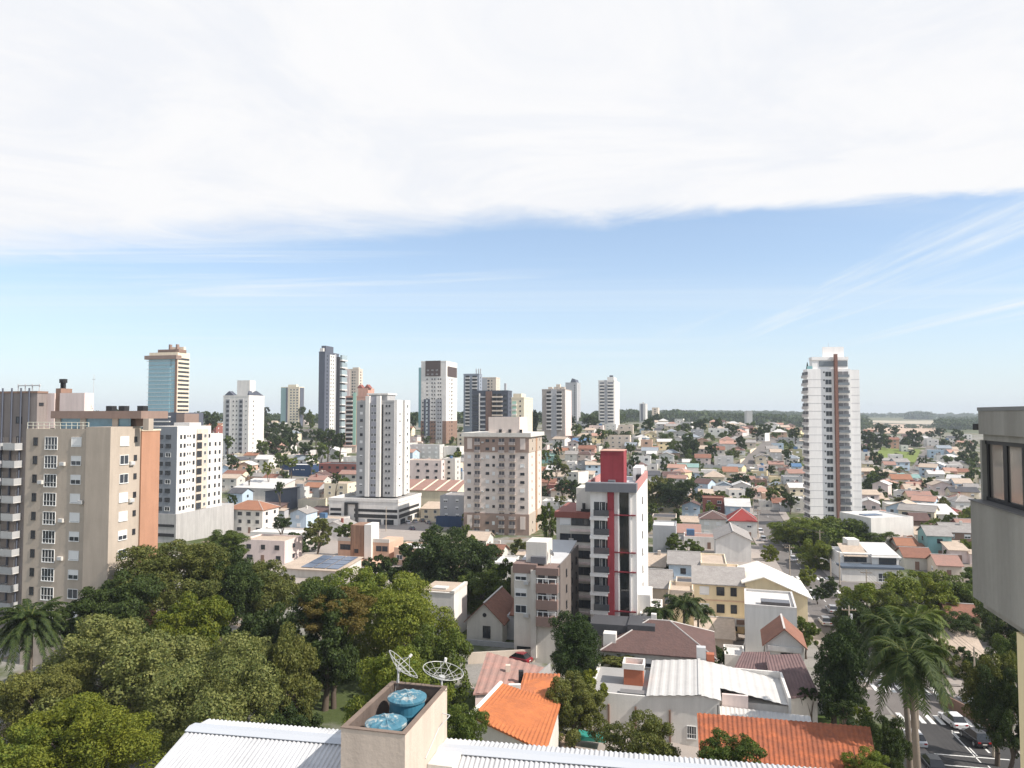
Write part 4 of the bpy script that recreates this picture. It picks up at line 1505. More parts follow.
# --- the red-striped block and its neighbours
def red_block():
    B = Bld('apartment_block', 'white apartment block with a full-height red stripe and a red stair tower on its roof', 'apartment block', 590.5, 637, 648, 117, 14.2, 'R', 550)
    LM.append(('the red-striped block', 620, 550))
    W, D = B.W, B.D
    us = lambda px: W * (px - 590.5) / 46.5
    z1 = B.Z(492)
    zt = B.Z(483.5)
    wht = paint('wall bright white', (0.77, 0.745, 0.71), vary=0.14, streak=0.14)
    red = paint('wall crimson', (0.275, 0.045, 0.055), vary=0.28, streak=0.25)
    gl = glass('dark stair glass', (0.02, 0.022, 0.024), 0.05, 0.8)
    gy = paint('fascia grey', (0.16, 0.165, 0.18), vary=0.1)
    B.part('wall', MB().box(0, W, 0, D, -3, z1), [wht])
    B.box('fascia', -0.7, W + 0.05, -0.9, 1.4, z1 - 0.05, zt, gy)
    for q0, q1 in ((W - 0.35, W + 0.06), (-0.7, -0.4)):
        B.box('parapet', q0, q1, 1.41, D, z1 + 0.001, zt, paint('coping pink', (0.45, 0.22, 0.2)))
    B.box('roof', -0.39, W - 0.36, 1.41, D, z1 + 0.002, z1 + 0.2, paint('roof sheet grey', (0.5, 0.5, 0.5)))
    B.box('stair_tower', us(598.5), us(622.5), 3.2, 8.6, z1 + 0.21, B.Z(451.5, 120), red)
    B.box('stair_coping', us(598.2), us(622.8), 3.1, 8.7, B.Z(451.5, 120) + 0.001, B.Z(450.9, 120), wm('salmon'))
    B.box('roof_hatch', us(607), us(614), 2.0, 3.15, z1 + 0.21, z1 + 1.6, gy)
    B.box('roof_unit', us(629), us(634), D * 0.55, D * 0.65, z1 + 0.21, z1 + 1.5, BLACK)
    B.box('roof_kiosk', us(624), W - 0.5, D * 0.66, D * 0.95, z1 + 0.21, z1 + 2.6, wht)
    B.box('red_stripe', us(608.2), us(614.6), -0.5, -0.001, -3, z1 - 0.06, red)
    B.box('stair_glazing', us(620), us(629), -0.06, 0.02, 1.5, z1 - 0.07, gl)
    for px in (618.3, 630):
        B.box('glazing_jamb', us(px), us(px) + 0.2, -0.3, -0.001, 1.2, z1 - 0.07, wht)
    for py in (515.5, 553, 572.5, 612):
        B.box('red_ledge', us(614.6) + 0.01, us(636), -0.36, -0.061, B.Z(py) - 0.09, B.Z(py) + 0.09, paint('ledge dark red', (0.20, 0.03, 0.04)))
    fh = (B.Z(506) - B.Z(620)) / 6.0
    bal = [wht, paint('balcony glass dark', (0.07, 0.075, 0.085), 0.15, spec=0.6), GLASS]
    for k in range(7):
        z = B.Z(509) - k * fh
        B.balcony('F', us(602), z - 1.25, us(607.8) - us(592.5), 2.4, bal, 0.7, 1.0, 2.1)
        B.box('floor_band', -0.02, us(608.2) - 0.01, -0.66, -0.021, z - 1.95, z - 1.45, wht)
        B.win('F', us(600), z + 0.1, 2.0, 1.9, 'plain')
        for fu in (0.2, 0.45, 0.7):
            B.win('R', D * fu, z, 1.3, 1.2, 'dark') if fu == 0.45 else None
    B.flush()
    # stepped base on the right
    B.box('annex', W + 0.02, W + 2.0, 1.0, 7, -3, B.Z(596), wm('white'))
    # left rear wing
    A = Bld('apartment_block', 'lower pale apartment block with a brown parapet behind the red-striped block', 'apartment block', 556.5, 594, 597, 132, 14.2, 'R', 560)
    W, D = A.W, A.D
    z1 = A.Z(518.5)
    A.part('wall', MB().box(0, W, 0, 14, -3, z1), [wm('off-white')])
    A.box('fascia', -0.3, W, -0.3, 14, z1 + 0.001, A.Z(512.5), wm('brick-red'))
    A.box('roof_block', W * 0.5, W - 0.2, 1.5, 8, A.Z(512.5) + 0.01, A.Z(489), wm('off-white'))
    A.part('roof_pipe', MB().cyl((W * 0.72, 0.8, A.Z(512)), (W * 0.72, 0.8, A.Z(504)), 0.3, n=8).box(W * 0.72 - 0.5, W * 0.72 + 1.5, 0.5, 1.2, A.Z(512.4), A.Z(510)), [BLACK])
    fh = (A.Z(521) - A.Z(587)) / 4
    for k in range(7):
        z = A.Z(522) - k * fh
        if k % 2: ac_unit(A, 'F', W * 0.40, z - 0.4)
        for fu, w in ((0.24, 2.0), (0.56, 2.2), (0.85, 1.8)):
            A.win('F', W * fu, z, w, 1.4, ('shut' if fu == .24 and k in (0, 3) else 'dark'))
        if k:
            A.box('floor_ledge', W * 0.38, W, -0.5, -0.001, z + 1.2, z + 1.6, wm('pale pink'))
    A.flush()


red_block()


def taupe_white_block():
    B = Bld('apartment_block', 'four-storey block with one white column of windows and brown-panelled balconies below the red-striped block', 'apartment block', 514, 559.5, 578, 110, 14.2, 'R', 590)
    LM.append(('the brown-panelled four-storey block', 545, 595))
    W, D = B.W, B.D
    us = lambda px: W * (px - 514) / 45.5
    z1 = B.Z(571)
    br = paint('wall cocoa panel', (0.215, 0.15, 0.13), vary=0.14)
    be = wm('off-white')
    B.part('wall', MB().box(0, W, 0, D, -3, z1), [be])
    panel(B, 'R', -0.01, D, -3, z1 + 0.9, paint('shade-darkened flank render', (0.17, 0.145, 0.13), vary=0.3, streak=0.2), 0.12, 'flank_wall')  # base colour darkened to carry the shadow of the red-striped block
    B.box('fascia', -0.15, us(537), -0.2, 3.0, z1 - 0.6, z1 + 0.8, br)
    B.box('fascia', us(537) + 0.01, W, -0.9, 3.0, z1 - 0.6, z1 + 0.5, br)
    rf = MB().slab((0, 3.01, z1 + 0.25), (W - 0.15, 3.01, z1 + 0.25), (W - 0.15, D, z1 + 1.6), (0, D, z1 + 1.6), 0.2)
    B.part('roof', rf, [paint('roof sheet grey', (0.5, 0.5, 0.5))])
    B.box('stair_block', us(524), us(545), 1.5, 6, z1 + 0.3, B.Z(545), be)
    B.box('roof_tank', us(530), us(545), 0.6, 1.45, z1 + 0.81, z1 + 1.8, paint('tank grey', (0.13, 0.13, 0.14)))
    fh = (B.Z(578.5) - B.Z(611.5)) / 2
    for k in range(3):
        z = B.Z(578.5) - k * fh
        B.win('F', us(521), z, 1.8, 1.25, ('half', 'half', 'plain')[k])
        B.box('balcony', us(537.5), us(558.5), -1.1, -0.001, z - 2.1, z - 0.7, br)
        B.box('balcony_opening', us(538.5), us(557), -0.06, 0.02, z - 0.69, z + 0.9, paint('balcony opening', (0.10, 0.095, 0.10), 0.5))
        b = MB()
        for q in (538.5, 544, 549.5, 556.5):
            b.box(us(q), us(q) + 0.1, -1.0, -0.9, z - 0.69, z - 0.02)
        b.box(us(538), us(557.5), -1.02, -0.88, z - 0.019, z + 0.08)
        B.part('balcony_rail', b, [WHITE_FR])
        if k != 1: ac_unit(B, 'F', us(526.5), z - 0.9)
        B.box('curtain', us(545) + 0.2 * k, us(548) + 0.6 * k, -0.08, -0.061, z - 0.65, z + 0.85, SHUT)
    B.box('wall_strip', us(531.5), us(537), -0.5, -0.001, 1.5, z1, be)
    B.box('garage_opening', us(517), us(533), -0.05, 0.02, 0.5, 3.0, BLACK)
    for k in range(4):
        for fu in (0.3, 0.6, 0.85):
            B.winx('R', D * fu, B.Z(580) - k * fh, 0.9, 1.2, 'dark', 0.12)
    B.part('dish', MB().cyl((us(548), 2, z1 + 0.5), (us(548), 2, z1 + 2.2), 0.05, n=5).cyl((us(548), 1.9, z1 + 2.2), (us(548) + .2, 2.1, z1 + 2.3), 0.1, 0.55, 10), [METAL])
    B.flush()


taupe_white_block()

# ---------------------------------------------------------------- houses
RIDGE = paint('ridge cap', (0.5, 0.47, 0.44), vary=0.1)
PLACED = []          # (x, y, radius) of what already stands


def house_geo(root, W, D, H, roof, rise, wallm, roofm, ov=0.45, sink=3.0, trim=None, raw=False):
    """walls and roof as two parts of a house; the roof is real sheets with a thickness"""
    w = MB()
    r = MB()
    t = 0.16
    if roof == 'gx':          # ridge along x, the eaves face the front
        w.prism([(0, -sink), (D, -sink), (D, H), (D / 2, H + rise), (0, H)], 'x', 0, W)
        k = rise / (D / 2)
        e = t * 1.05
        r.slab((-ov, -ov, H - ov * k + e), (W + ov, -ov, H - ov * k + e), (W + ov, D / 2, H + rise + e), (-ov, D / 2, H + rise + e), t)
        r.slab((-ov, D / 2 + .001, H + rise + e), (W + ov, D / 2 + .001, H + rise + e), (W + ov, D + ov, H - ov * k + e), (-ov, D + ov, H - ov * k + e), t)
        r.box(-ov, W + ov, D / 2 - 0.14, D / 2 + 0.14, H + rise + e - 0.02, H + rise + e + 0.09, 1)
    elif roof == 'gy':        # gable to the front
        w.prism([(0, -sink), (W, -sink), (W, H), (W / 2, H + rise), (0, H)], 'y', 0, D)
        k = rise / (W / 2)
        e = t * 1.05
        r.slab((-ov, -ov, H - ov * k + e), (W / 2, -ov, H + rise + e), (W / 2, D + ov, H + rise + e), (-ov, D + ov, H - ov * k + e), t)
        r.slab((W / 2 + .001, -ov, H + rise + e), (W + ov, -ov, H - ov * k + e), (W + ov, D + ov, H - ov * k + e), (W / 2 + .001, D + ov, H + rise + e), t)
        r.box(W / 2 - 0.14, W / 2 + 0.14, -ov, D + ov, H + rise + e - 0.02, H + rise + e + 0.09, 1)
    elif roof == 'hip':
        w.box(0, W, 0, D, -sink, H)
        a, b, c, d = (-ov, -ov, H), (W + ov, -ov, H), (W + ov, D + ov, H), (-ov, D + ov, H)
        if W >= D:
            p, q = (D / 2, D / 2, H + rise), (W - D / 2, D / 2, H + rise)
            vs = [a, b, c, d, p, q]
            fs = [(0, 1, 5, 4), (1, 2, 5), (2, 3, 4, 5), (3, 0, 4)]
        else:
            p, q = (W / 2, W / 2, H + rise), (W / 2, D - W / 2, H + rise)
            vs = [a, b, c, d, p, q]
            fs = [(0, 1, 4), (1, 2, 5, 4), (2, 3, 5), (3, 0, 4, 5)]
        vs = [(x, y, z + t) for x, y, z in vs] + [(x, y, z + 0.004) for x, y, z in vs[:4]]
        r.add(vs, fs + [(9, 8, 7, 6), (0, 6, 7, 1), (1, 7, 8, 2), (2, 8, 9, 3), (3, 9, 6, 0)])
        for i, j in ((0, 4), (1, 5 if W >= D else 4), (2, 5), (3, 4 if W >= D else 5), (4, 5)):
            r.cyl(vs[i], vs[j], 0.1, n=5, m=1)
    elif roof == 'shed':
        w.prism([(0, -sink), (D, -sink), (D, H + rise), (0, H)], 'x', 0, W)
        k = rise / D
        e = t * 1.05
        r.slab((-ov, -ov, H - ov * k + e), (W + ov, -ov, H - ov * k + e), (W + ov, D + ov, H + rise + ov * k + e), (-ov, D + ov, H + rise + ov * k + e), t)
    elif roof == 'shx':       # mono-pitch rising to the right
        w.prism([(0, -sink), (W, -sink), (W, H + rise), (0, H)], 'y', 0, D)
        k = rise / W
        e = t * 1.05
        r.slab((-ov, -ov, H - ov * k + e), (W + ov, -ov, H + rise + ov * k + e), (W + ov, D + ov, H + rise + ov * k + e), (-ov, D + ov, H - ov * k + e), t)
    else:                     # flat, behind a parapet
        w.box(0, W, 0, D, -sink, H)
        p = 0.22
        z1, z2 = H + .001, H + max(rise, 0.35)
        w.box(0, W, 0, p, z1, z2); w.box(0, W, D - p, D, z1, z2); w.box(0, p, p, D - p, z1, z2); w.box(W - p, W, p, D - p, z1, z2)
        r.box(p + .002, W - p - .002, p + .002, D - p - .002, H + .002, H + 0.14)
    if raw:
        return w, r
    w.obj('wall', wallm, root)
    r.obj('roof', [roofm, trim or RIDGE], root)


def house_windows(root, W, D, H, side, far, rnd, style=None, skip=False):
    if skip:
        return
    st = max(1, int(round(H / 2.9)))
    fh = H / st
    st_ = style or rnd.choice(['plain', 'plain', 'dark', 'half', 'shut'])
    n = max(1, int(W / (3.4 if far < 300 else 4.2)))
    for k in range(st):
        z = fh * (k + 0.52)
        for i in range(n):
            u = W * (i + 0.5) / n + rnd.uniform(-.3, .3)
            if k == 0 and i == n // 2 and far < 260:
                d = MB().box(-0.5, 0.5, -0.04, 0.02, 0.0, 2.1).obj('door', wm('brown'), root, (u, -0.001, 0.02))
                continue
            new('window', window_mesh(rnd.choice([1.2, 1.4, 1.7]), 1.2, st_), root, (u, -0.022, z), 0)
        m = max(1, int(D / 5))
        for i in range(m):
            u = D * (i + 0.5) / m
            if side == 'R':
                new('window', window_mesh(1.2, 1.1, st_), root, (W + 0.022, u, z), math.pi / 2)
            else:
                new('window', window_mesh(1.2, 1.1, st_), root, (-0.022, u, z), -math.pi / 2)


ROOFWORD = {'gx': 'gabled', 'gy': 'gable-fronted', 'hip': 'hip-roofed', 'flat': 'flat-roofed', 'shed': 'lean-to roofed', 'shx': 'slant-roofed'}
rnd = random.Random(5)


def house(x0, x1, pyb, H, D, roof, wall, roofc, label=None, rise=None, hd=14, d=None, cat='house', name='house', group=None, desc=None, style=None, nowin=False, box=None, z=None):
    """a house whose front base spans pixels x0..x1 at row pyb"""
    px = (x0 + x1) / 2
    side = 'R' if px < 690 else 'L'
    p = hit(px, pyb) if d is None else at(px, pyb, d)
    d = p.y
    h = math.radians(hd)
    if d > 330 and not label: x0, x1, D = px - (x1 - x0) * .43, px + (x1 - x0) * .43, D * .9
    W = max(3.0, abs(x1 - x0) / F * d / (math.cos(h) + (px - 512) / F * math.sin(h)))
    ux = Vector((math.cos(h), -math.sin(h)))
    o = Vector((p.x, p.y)) - ux * W / 2
    z0 = z if z is not None else min(ground(o.x, o.y), ground(p.x, p.y))
    root = thing(name, (o.x, o.y, z0), -h, label, cat, group)
    if rise is None:
        rise = {'gx': D * 0.22, 'gy': W * 0.2, 'hip': min(W, D) * 0.26, 'flat': 0.5, 'shed': D * 0.18, 'shx': W * 0.12}[roof]
    house_geo(root, W, D, H, roof, rise, wm(wall), rm(roofc), sink=4.0)
    house_windows(root, W, D, H, side, d, rnd, style, nowin)
    uy = Vector((math.sin(h), math.cos(h)))
    c = o + ux * W / 2 + uy * D / 2
    PLACED.append((c.x, c.y, max(W, D) * 0.55, W, D))
    if box:
        bw = MB().box(W * box[0], W * box[1], D * 0.2, D * 0.6, H + 0.15, H + box[2])
        bw.obj('roof_block', wm(wall), root)
    st = max(1, int(round(H / 2.9)))
    # the clutter of a lived-in house: a lean-to, a chimney, a water tank
    q = rnd.random()
    if not nowin and not label and cat == 'house' and d > 150:
        if q < 0.55:
            ew, ed_, eh = rnd.uniform(2.5, 4.5), rnd.uniform(3, 5.5), min(H - .5, rnd.uniform(2.3, 2.8))
            s0 = W + .02 if rnd.random() < .6 else -ew - .02
            y0 = rnd.uniform(-2.5, 2)
            MB().box(s0, s0 + ew, y0, y0 + ed_, -4, eh).obj('lean_to', wm(rnd.choice([wall, 'off-white', 'beige', 'grey'])), root)
            MB().slab((s0 - .2, y0 - .4, eh + .12), (s0 + ew + .2, y0 - .4, eh + .12), (s0 + ew + .2, y0 + ed_, eh + .7), (s0 - .2, y0 + ed_, eh + .7), .1).obj('lean_to_roof', rm(rnd.choice([roofc, 'grey', 'buff', 'rosy', 'grey'])), root)
        if 0.3 < q < 0.8:
            cx, cy = W * rnd.uniform(.2, .8), D * rnd.uniform(.3, .7)
            if roof == 'flat':
                bx = MB().cyl((cx, cy, H), (cx, cy, H + 1.5), .7, .8, 10) if rnd.random() < .5 else MB().box(cx - 1.2, cx + 1.2, cy - 1, cy + 1, H, H + 2.0)
                bx.obj('roof_tank', rm(rnd.choice(['blue', 'white', 'grey'])), root)
            else:
                MB().box(cx - .35, cx + .35, cy - .3, cy + .3, H, H + rise + .9).obj('chimney', wm(rnd.choice(['brick-red', 'off-white', 'beige'])), root)
        if q > 0.7:
            MB().box(-1.5, W + 1.0, -4.2, -4.0, -4, 1.3).obj('front_wall', wm(rnd.choice(['off-white', 'beige', 'grey', wall])), root)
    if not label:
        words = desc or f"{'tall ' if st >= 4 else '' }{wall} {ROOFWORD[roof]} {'house' if cat == 'house' else cat} with {roofc} roof"
        if st == 1 and not desc: words = 'low ' + words
        if roof == 'flat' and not desc:
            words = words.replace(f' with {roofc} roof', f', {("one","one","two","three","four","five","six","seven")[min(st,7)]} storeys')
        a, b = to_px((c.x, c.y, z0 + H * 0.7))
        auto(root, words, a, b)
    root['_w'] = W
    return root, W, D


LM += [('the yellow apartment house', 715, 605), ('the red hip-roofed house', 742, 525), ('the maroon three-storey house', 714, 505), ('the turquoise house', 940, 545),
       ('the rusty stair block', 363, 540), ('the grassy field', 895, 455), ('the spreading umbrella tree', 830, 525), ('the hill street', 752, 462), ('the white-roofed hall', 705, 690),
       ('the blue shop front', 296, 470), ('the striped skylight roof', 425, 488), ('the valley street', 922, 465), ('the great white-walled hall', 893, 532)]

# table: x0, x1, base row, wall height, depth, roof, wall, roof colour, extra
HT_ = [
    # left of the podium tower
    (226, 262, 533, 8.0, 10, 'hip', 'white', 'orange', dict(label='white three-storey house with orange hipped tile roof beside the long blank podium', style='dark')),
    (250, 292, 545, 3.4, 8, 'flat', 'white', 'white', {}),
    (242, 284, 563, 5.6, 9, 'flat', 'pale pink', 'buff', dict(label='pinkish-grey flat-roofed house with a wide dark window above the park trees', style='dark')),
    (265, 290, 509, 7.5, 10, 'shx', 'slate', 'dark grey', dict(nowin=True, label='slate-dark windowless shed with a slanting roof line behind the white orange-roofed house')),
    (290, 300, 507, 8.0, 8, 'flat', 'pale grey', 'grey', {}),
    (298, 318, 510, 4.0, 8, 'flat', 'cream', 'buff', dict(nowin=True)),
    (303, 320, 499, 5.5, 9, 'gx', 'grey', 'orange', {}),
    (322, 349, 502, 8.0, 12, 'flat', 'cream', 'buff', {}),
    (333, 354, 515, 6.0, 8, 'flat', 'pale grey', 'grey', {}),
    (234, 276, 499, 5.0, 16, 'shed', 'off-white', 'white', dict(label='long low hall with a broad white roof right of the grey and white block', cat='hall', nowin=True)),
    (228, 242, 508, 6.5, 8, 'gx', 'light blue', 'dark grey', {}),
    (246, 277, 516, 3.2, 8, 'shed', 'brown', 'brown', {}),
    (290, 306, 529, 5.8, 8, 'gy', 'light blue', 'grey', {}),
    (280, 311, 476, 5.5, 12, 'flat', 'navy', 'white', dict(label='navy blue shop with a white roof edge and small white lettering', cat='shop', nowin=True)),
    (318, 357, 476, 6.0, 14, 'flat', 'brick-red', 'dark grey', dict(label='wide brick-red building with a dark roof left of the podium tower', cat='building')),
    (318, 342, 461, 5.5, 9, 'gy', 'white', 'white', {}),
    (265, 291, 456, 6.5, 10, 'gx', 'white', 'salmon', {}),
    (293, 309, 461, 3.5, 8, 'flat', 'pale pink', 'white', {}),
    (295, 314, 468, 3.2, 8, 'gx', 'cream', 'grey', {}),
    (340, 357, 452, 4.0, 10, 'gx', 'beige', 'salmon', {}),
    (342, 358, 466, 5.0, 10, 'flat', 'white', 'grey', {}),
    (297, 318, 437, 4.0, 10, 'gx', 'cream', 'buff', {}),
    (296, 306, 425, 4.5, 10, 'flat', 'pale pink', 'salmon', {}),
    (222, 243, 482, 4.0, 8, 'gx', 'cream', 'terracotta', {}),
    (230, 250, 474, 4.0, 8, 'gx', 'white', 'salmon', {}),
    (262, 276, 487, 4.5, 8, 'gx', 'off-white', 'terracotta', {}),
    (222, 233, 468, 4.5, 8, 'flat', 'white', 'white', {}),
    (243, 257, 462, 4.0, 8, 'gx', 'off-white', 'orange', {}),
    (322, 345, 541, 4.5, 9, 'gy', 'white', 'grey', {}),
    (306, 332, 521, 3.0, 9, 'shed', 'beige', 'brown', {}),
    (311, 340, 527, 2.8, 8, 'flat', 'pale grey', 'buff', {}),
    (356, 386, 478, 4.5, 10, 'flat', 'pale grey', 'blue-grey', {}),
    # beyond the left towers
    (194, 218, 416, 7.0, 14, 'flat', 'brick-red', 'white', dict(d=620, desc='round-shouldered brick-red hall with pale roof')),
    (192, 206, 424, 4.5, 9, 'gx', 'white', 'terracotta', {}), (205, 222, 430, 4.5, 10, 'gx', 'cream', 'orange', {}), (190, 200, 420, 4.0, 8, 'flat', 'pale grey', 'grey', {}),
    (213, 223, 424, 5.0, 8, 'flat', 'white', 'grey', {}),
    (93, 102, 414, 7, 9, 'flat', 'brick-red', 'terracotta', dict(d=560)), (108, 114, 415, 6, 9, 'flat', 'grey', 'grey', dict(d=560)), (128, 142, 421, 5, 9, 'flat', 'pale pink', 'grey', dict(d=520)), (132, 146, 427, 4, 9, 'gx', 'olive', 'brown', dict(d=470)),
    (268, 284, 417, 5, 10, 'flat', 'pale grey', 'white', dict(d=760)), (262, 276, 426, 4, 10, 'gx', 'cream', 'buff', {}),
    # middle, between podium tower and beige tower
    (404, 442, 459, 8.5, 10, 'flat', 'pale grey', 'white', dict(desc='pale grey-blue flat-topped building', cat='building', rise=0.6)),
    (442, 461, 459, 7.5, 10, 'flat', 'white', 'white', dict(nowin=True)),
    (404, 441, 487, 13, 12, 'flat', 'pale pink', 'buff', dict(label='pale pink flat-roofed apartment house with rows of small windows behind the striped skylight roof', cat='apartment house', style='dark')),
    (441, 456, 487, 14, 10, 'flat', 'off-white', 'grey', dict(style='dark')),
    (400, 456, 505, 6.5, 13, 'shed', 'cream', 'rosy', dict(label='long hall with a roof of pink and cream skylight stripes beside the podium tower', cat='hall', nowin=True, rise=3.5)),
    (440, 463, 526, 11, 14, 'flat', 'grey', 'grey', dict(label='dark grey box building with a dim flank left of the beige tower', cat='building')),
    (421, 440, 520, 4.5, 9, 'shed', 'cream', 'buff', {}),
    (436, 461, 527, 3.4, 2.0, 'flat', 'navy', 'blue', dict(nowin=True, desc='low navy awning shop', cat='shop')),
    (448, 466, 470, 5, 9, 'gx', 'cream', 'grey', {}),
    (455, 463, 484, 6, 9, 'flat', 'grey', 'grey', {}),
    (404, 418, 446, 6, 9, 'flat', 'pale pink', 'grey', {}), (404, 412, 436, 6, 9, 'gx', 'cream', 'terracotta', {}),
    (456, 472, 448, 14, 10, 'flat', 'cream', 'buff', dict(d=480, desc='cream flat block with stacked balconies', style='dark')),
    # between the beige tower and the red block
    (571, 590, 449, 5.5, 10, 'gx', 'white', 'blue', dict(desc='white house with bright blue roof')),
    (601, 632, 449, 9.0, 12, 'flat', 'beige', 'buff', dict(desc='beige three-storey apartment house')),
    (588, 604, 436, 8, 10, 'flat', 'pale pink', 'grey', {}), (617, 634, 434, 7, 10, 'flat', 'beige', 'buff', {}), (604, 617, 430, 5, 10, 'flat', 'white', 'white', {}), (575, 590, 428, 6, 9, 'flat', 'white', 'grey', {}),
    (555, 568, 457, 4.0, 9, 'gx', 'cream', 'orange', {}), (564, 578, 463, 5.5, 9, 'gx', 'white', 'grey', {}), (577, 596, 458, 6.0, 10, 'gx', 'salmon', 'terracotta', {}), (545, 554, 463, 4.5, 8, 'gx', 'turquoise', 'teal', {}),
    (576, 593, 472, 5.5, 9, 'gy', 'grey', 'grey', {}), (566, 576, 470, 4.5, 8, 'flat', 'white', 'white', {}), (537, 551, 479, 4.5, 9, 'gx', 'cream', 'orange', {}), (542, 574, 513, 4.5, 10, 'flat', 'white', 'white', {}),
    (545, 566, 494, 4.0, 9, 'flat', 'brick-red', 'rosy', {}), (583, 594, 481, 3.5, 8, 'shed', 'off-white', 'buff', {}), (536, 548, 455, 6, 9, 'flat', 'pale pink', 'grey', {}), (596, 604, 470, 5, 8, 'gx', 'white', 'terracotta', {}),
    (540, 556, 489, 3.4, 8, 'gx', 'peach', 'terracotta', {}), (612, 626, 446, 4, 9, 'gx', 'brick-red', 'terracotta', {}),
    # the hill right of the red block
    (663, 681, 431, 5, 11, 'hip', 'cream', 'salmon', {}), (666, 677, 438, 5, 9, 'hip', 'pale grey', 'blue-grey', {}), (690, 705, 438, 6, 10, 'flat', 'grey', 'grey', dict(desc='dark grey modern flat house')),
    (707, 730, 438, 7, 11, 'flat', 'white', 'white', dict(desc='large white modern house', style='dark')), (719, 737, 451, 5, 10, 'gx', 'white', 'salmon', {}), (713, 722, 452, 5, 9, 'gy', 'white', 'grey', {}),
    (640, 653, 451, 7, 9, 'flat', 'peach', 'salmon', {}), (640, 657, 440, 6.5, 10, 'flat', 'cream', 'white', {}), (654, 664, 438, 5, 9, 'flat', 'white', 'buff', {}), (646, 657, 461, 4.5, 8, 'gx', 'white', 'white', {}), (658, 675, 463, 4.5, 9, 'gy', 'white', 'grey', {}),
    (655, 668, 469, 5, 8, 'flat', 'pale grey', 'white', {}), (668, 677, 471, 4, 8, 'flat', 'white', 'buff', {}), (713, 735, 467, 6, 10, 'flat', 'pale grey', 'grey', {}), (694, 712, 466, 5, 10, 'gx', 'pale pink', 'terracotta', {}), (682, 692, 468, 3.5, 8, 'gx', 'white', 'white', {}),
    (676, 700, 475, 4.5, 9, 'gx', 'cream', 'teal', {}), (632, 652, 467, 6, 9, 'flat', 'white', 'grey', {}), (700, 718, 478, 4, 8, 'flat', 'white', 'white', {}),
    (682, 700, 519, 5.6, 9, 'gy', 'light blue', 'brown', dict(label='small pale blue gable-fronted cottage with brown roof below the big dark tree')),
    (664, 678, 517, 6, 9, 'hip', 'cream', 'terracotta', {}), (703, 725, 517, 7.5, 9, 'flat', 'brick-red', 'terracotta', dict(label='maroon three-storey house with dark balconies and a flat tiled roof')),
    (700, 726, 537, 6, 10, 'hip', 'white', 'brown', dict(desc='white house with brown hip roof')), (652, 676, 528, 3.6, 11, 'flat', 'beige', 'dark grey', dict(nowin=True)),
    (653, 676, 553, 7.5, 10, 'flat', 'grey', 'white', dict(label='blank grey workshop wall under a white parapet among garden trees', nowin=True, cat='workshop')), (702, 726, 484, 3.6, 12, 'hip', 'cream', 'buff', dict(rise=3.2)), (722, 739, 478, 3.6, 12, 'gx', 'cream', 'orange', {}),
    (695, 716, 492, 3.4, 9, 'flat', 'cream', 'buff', {}), (698, 714, 500, 3, 8, 'shed', 'off-white', 'buff', {}), (678, 700, 543, 3.2, 8, 'shed', 'white', 'rosy', {}), (681, 700, 530, 3, 7, 'gx', 'off-white', 'buff', {}),
    (768, 779, 432, 6, 9, 'flat', 'white', 'white', {}), (744, 754, 435, 6, 9, 'gx', 'brick-red', 'brown', {}), (752, 758, 435, 6, 8, 'flat', 'yellow', 'salmon', {}), (778, 801, 444, 4.5, 11, 'flat', 'grey', 'dark grey', {}), 
    (755, 767, 466, 5.5, 9, 'gy', 'cream', 'grey', {}), (766, 779, 455, 4.2, 9, 'gx', 'white', 'grey', {}), (757, 770, 473, 4, 8, 'flat', 'pale pink', 'white', {}), (770, 783, 459, 4.5, 9, 'gx', 'pale grey', 'buff', {}), (792, 803, 459, 6, 9, 'flat', 'olive', 'grey', {}),
    (783, 793, 459, 4, 8, 'shx', 'white', 'white', {}), (792, 802, 475, 5, 8, 'gx', 'light blue', 'blue', {}), (768, 785, 471, 4, 9, 'gx', 'beige', 'rosy', {}), (779, 790, 478, 4, 8, 'gx', 'off-white', 'brown', {}), (731, 742, 444, 4, 9, 'flat', 'white', 'buff', {}), 
    (786, 800, 435, 5, 9, 'gx', 'white', 'salmon', {}),
    (732, 752, 497, 5.5, 10, 'gy', 'white', 'white', dict(desc='white twin-gabled house')), (754, 768, 488, 4, 8, 'flat', 'brown', 'salmon', {}), (761, 782, 503, 4, 9, 'flat', 'peach', 'buff', {}), (782, 804, 489, 6, 12, 'flat', 'grey', 'grey', dict(desc='plain grey concrete building', cat='building')),
    (726, 750, 521, 6, 11, 'gx', 'light blue', 'white', dict(desc='light blue two-storey house with pale roof')), (729, 757, 538, 5.6, 11, 'hip', 'white', 'red', dict(label='white house with a bright red hipped roof beside the street', rise=3.6)), (790, 806, 512, 5.5, 9, 'flat', 'off-white', 'white', {}),
    (773, 790, 510, 3.2, 8, 'gx', 'white', 'terracotta', {}), (760, 776, 509, 3, 8, 'flat', 'off-white', 'grey', {}), (740, 756, 486, 3.4, 8, 'gx', 'beige', 'rosy', {}), (716, 732, 509, 3.2, 8, 'shed', 'beige', 'buff', {}), (769, 784, 483, 3, 8, 'flat', 'yellow', 'buff', {}),
    (716, 751, 562, 6.0, 16, 'gy', 'white', 'grey', dict(label='white gable-fronted warehouse behind the cream houses', cat='warehouse', nowin=True, rise=2.2)),
    (684, 716, 549, 3.2, 8, 'flat', 'white', 'rosy', {}),
    # the valley on the right
    (926, 940, 447, 6.5, 11, 'flat', 'white', 'white', dict(desc='white modern two-storey house')), (890, 900, 449, 8, 9, 'gx', 'salmon', 'terracotta', {}), (901, 909, 452, 5, 8, 'flat', 'white', 'grey', {}), (890, 904, 464, 6, 9, 'flat', 'white', 'white', {}), (861, 871, 462, 6.5, 9, 'flat', 'white', 'dark grey', {}),
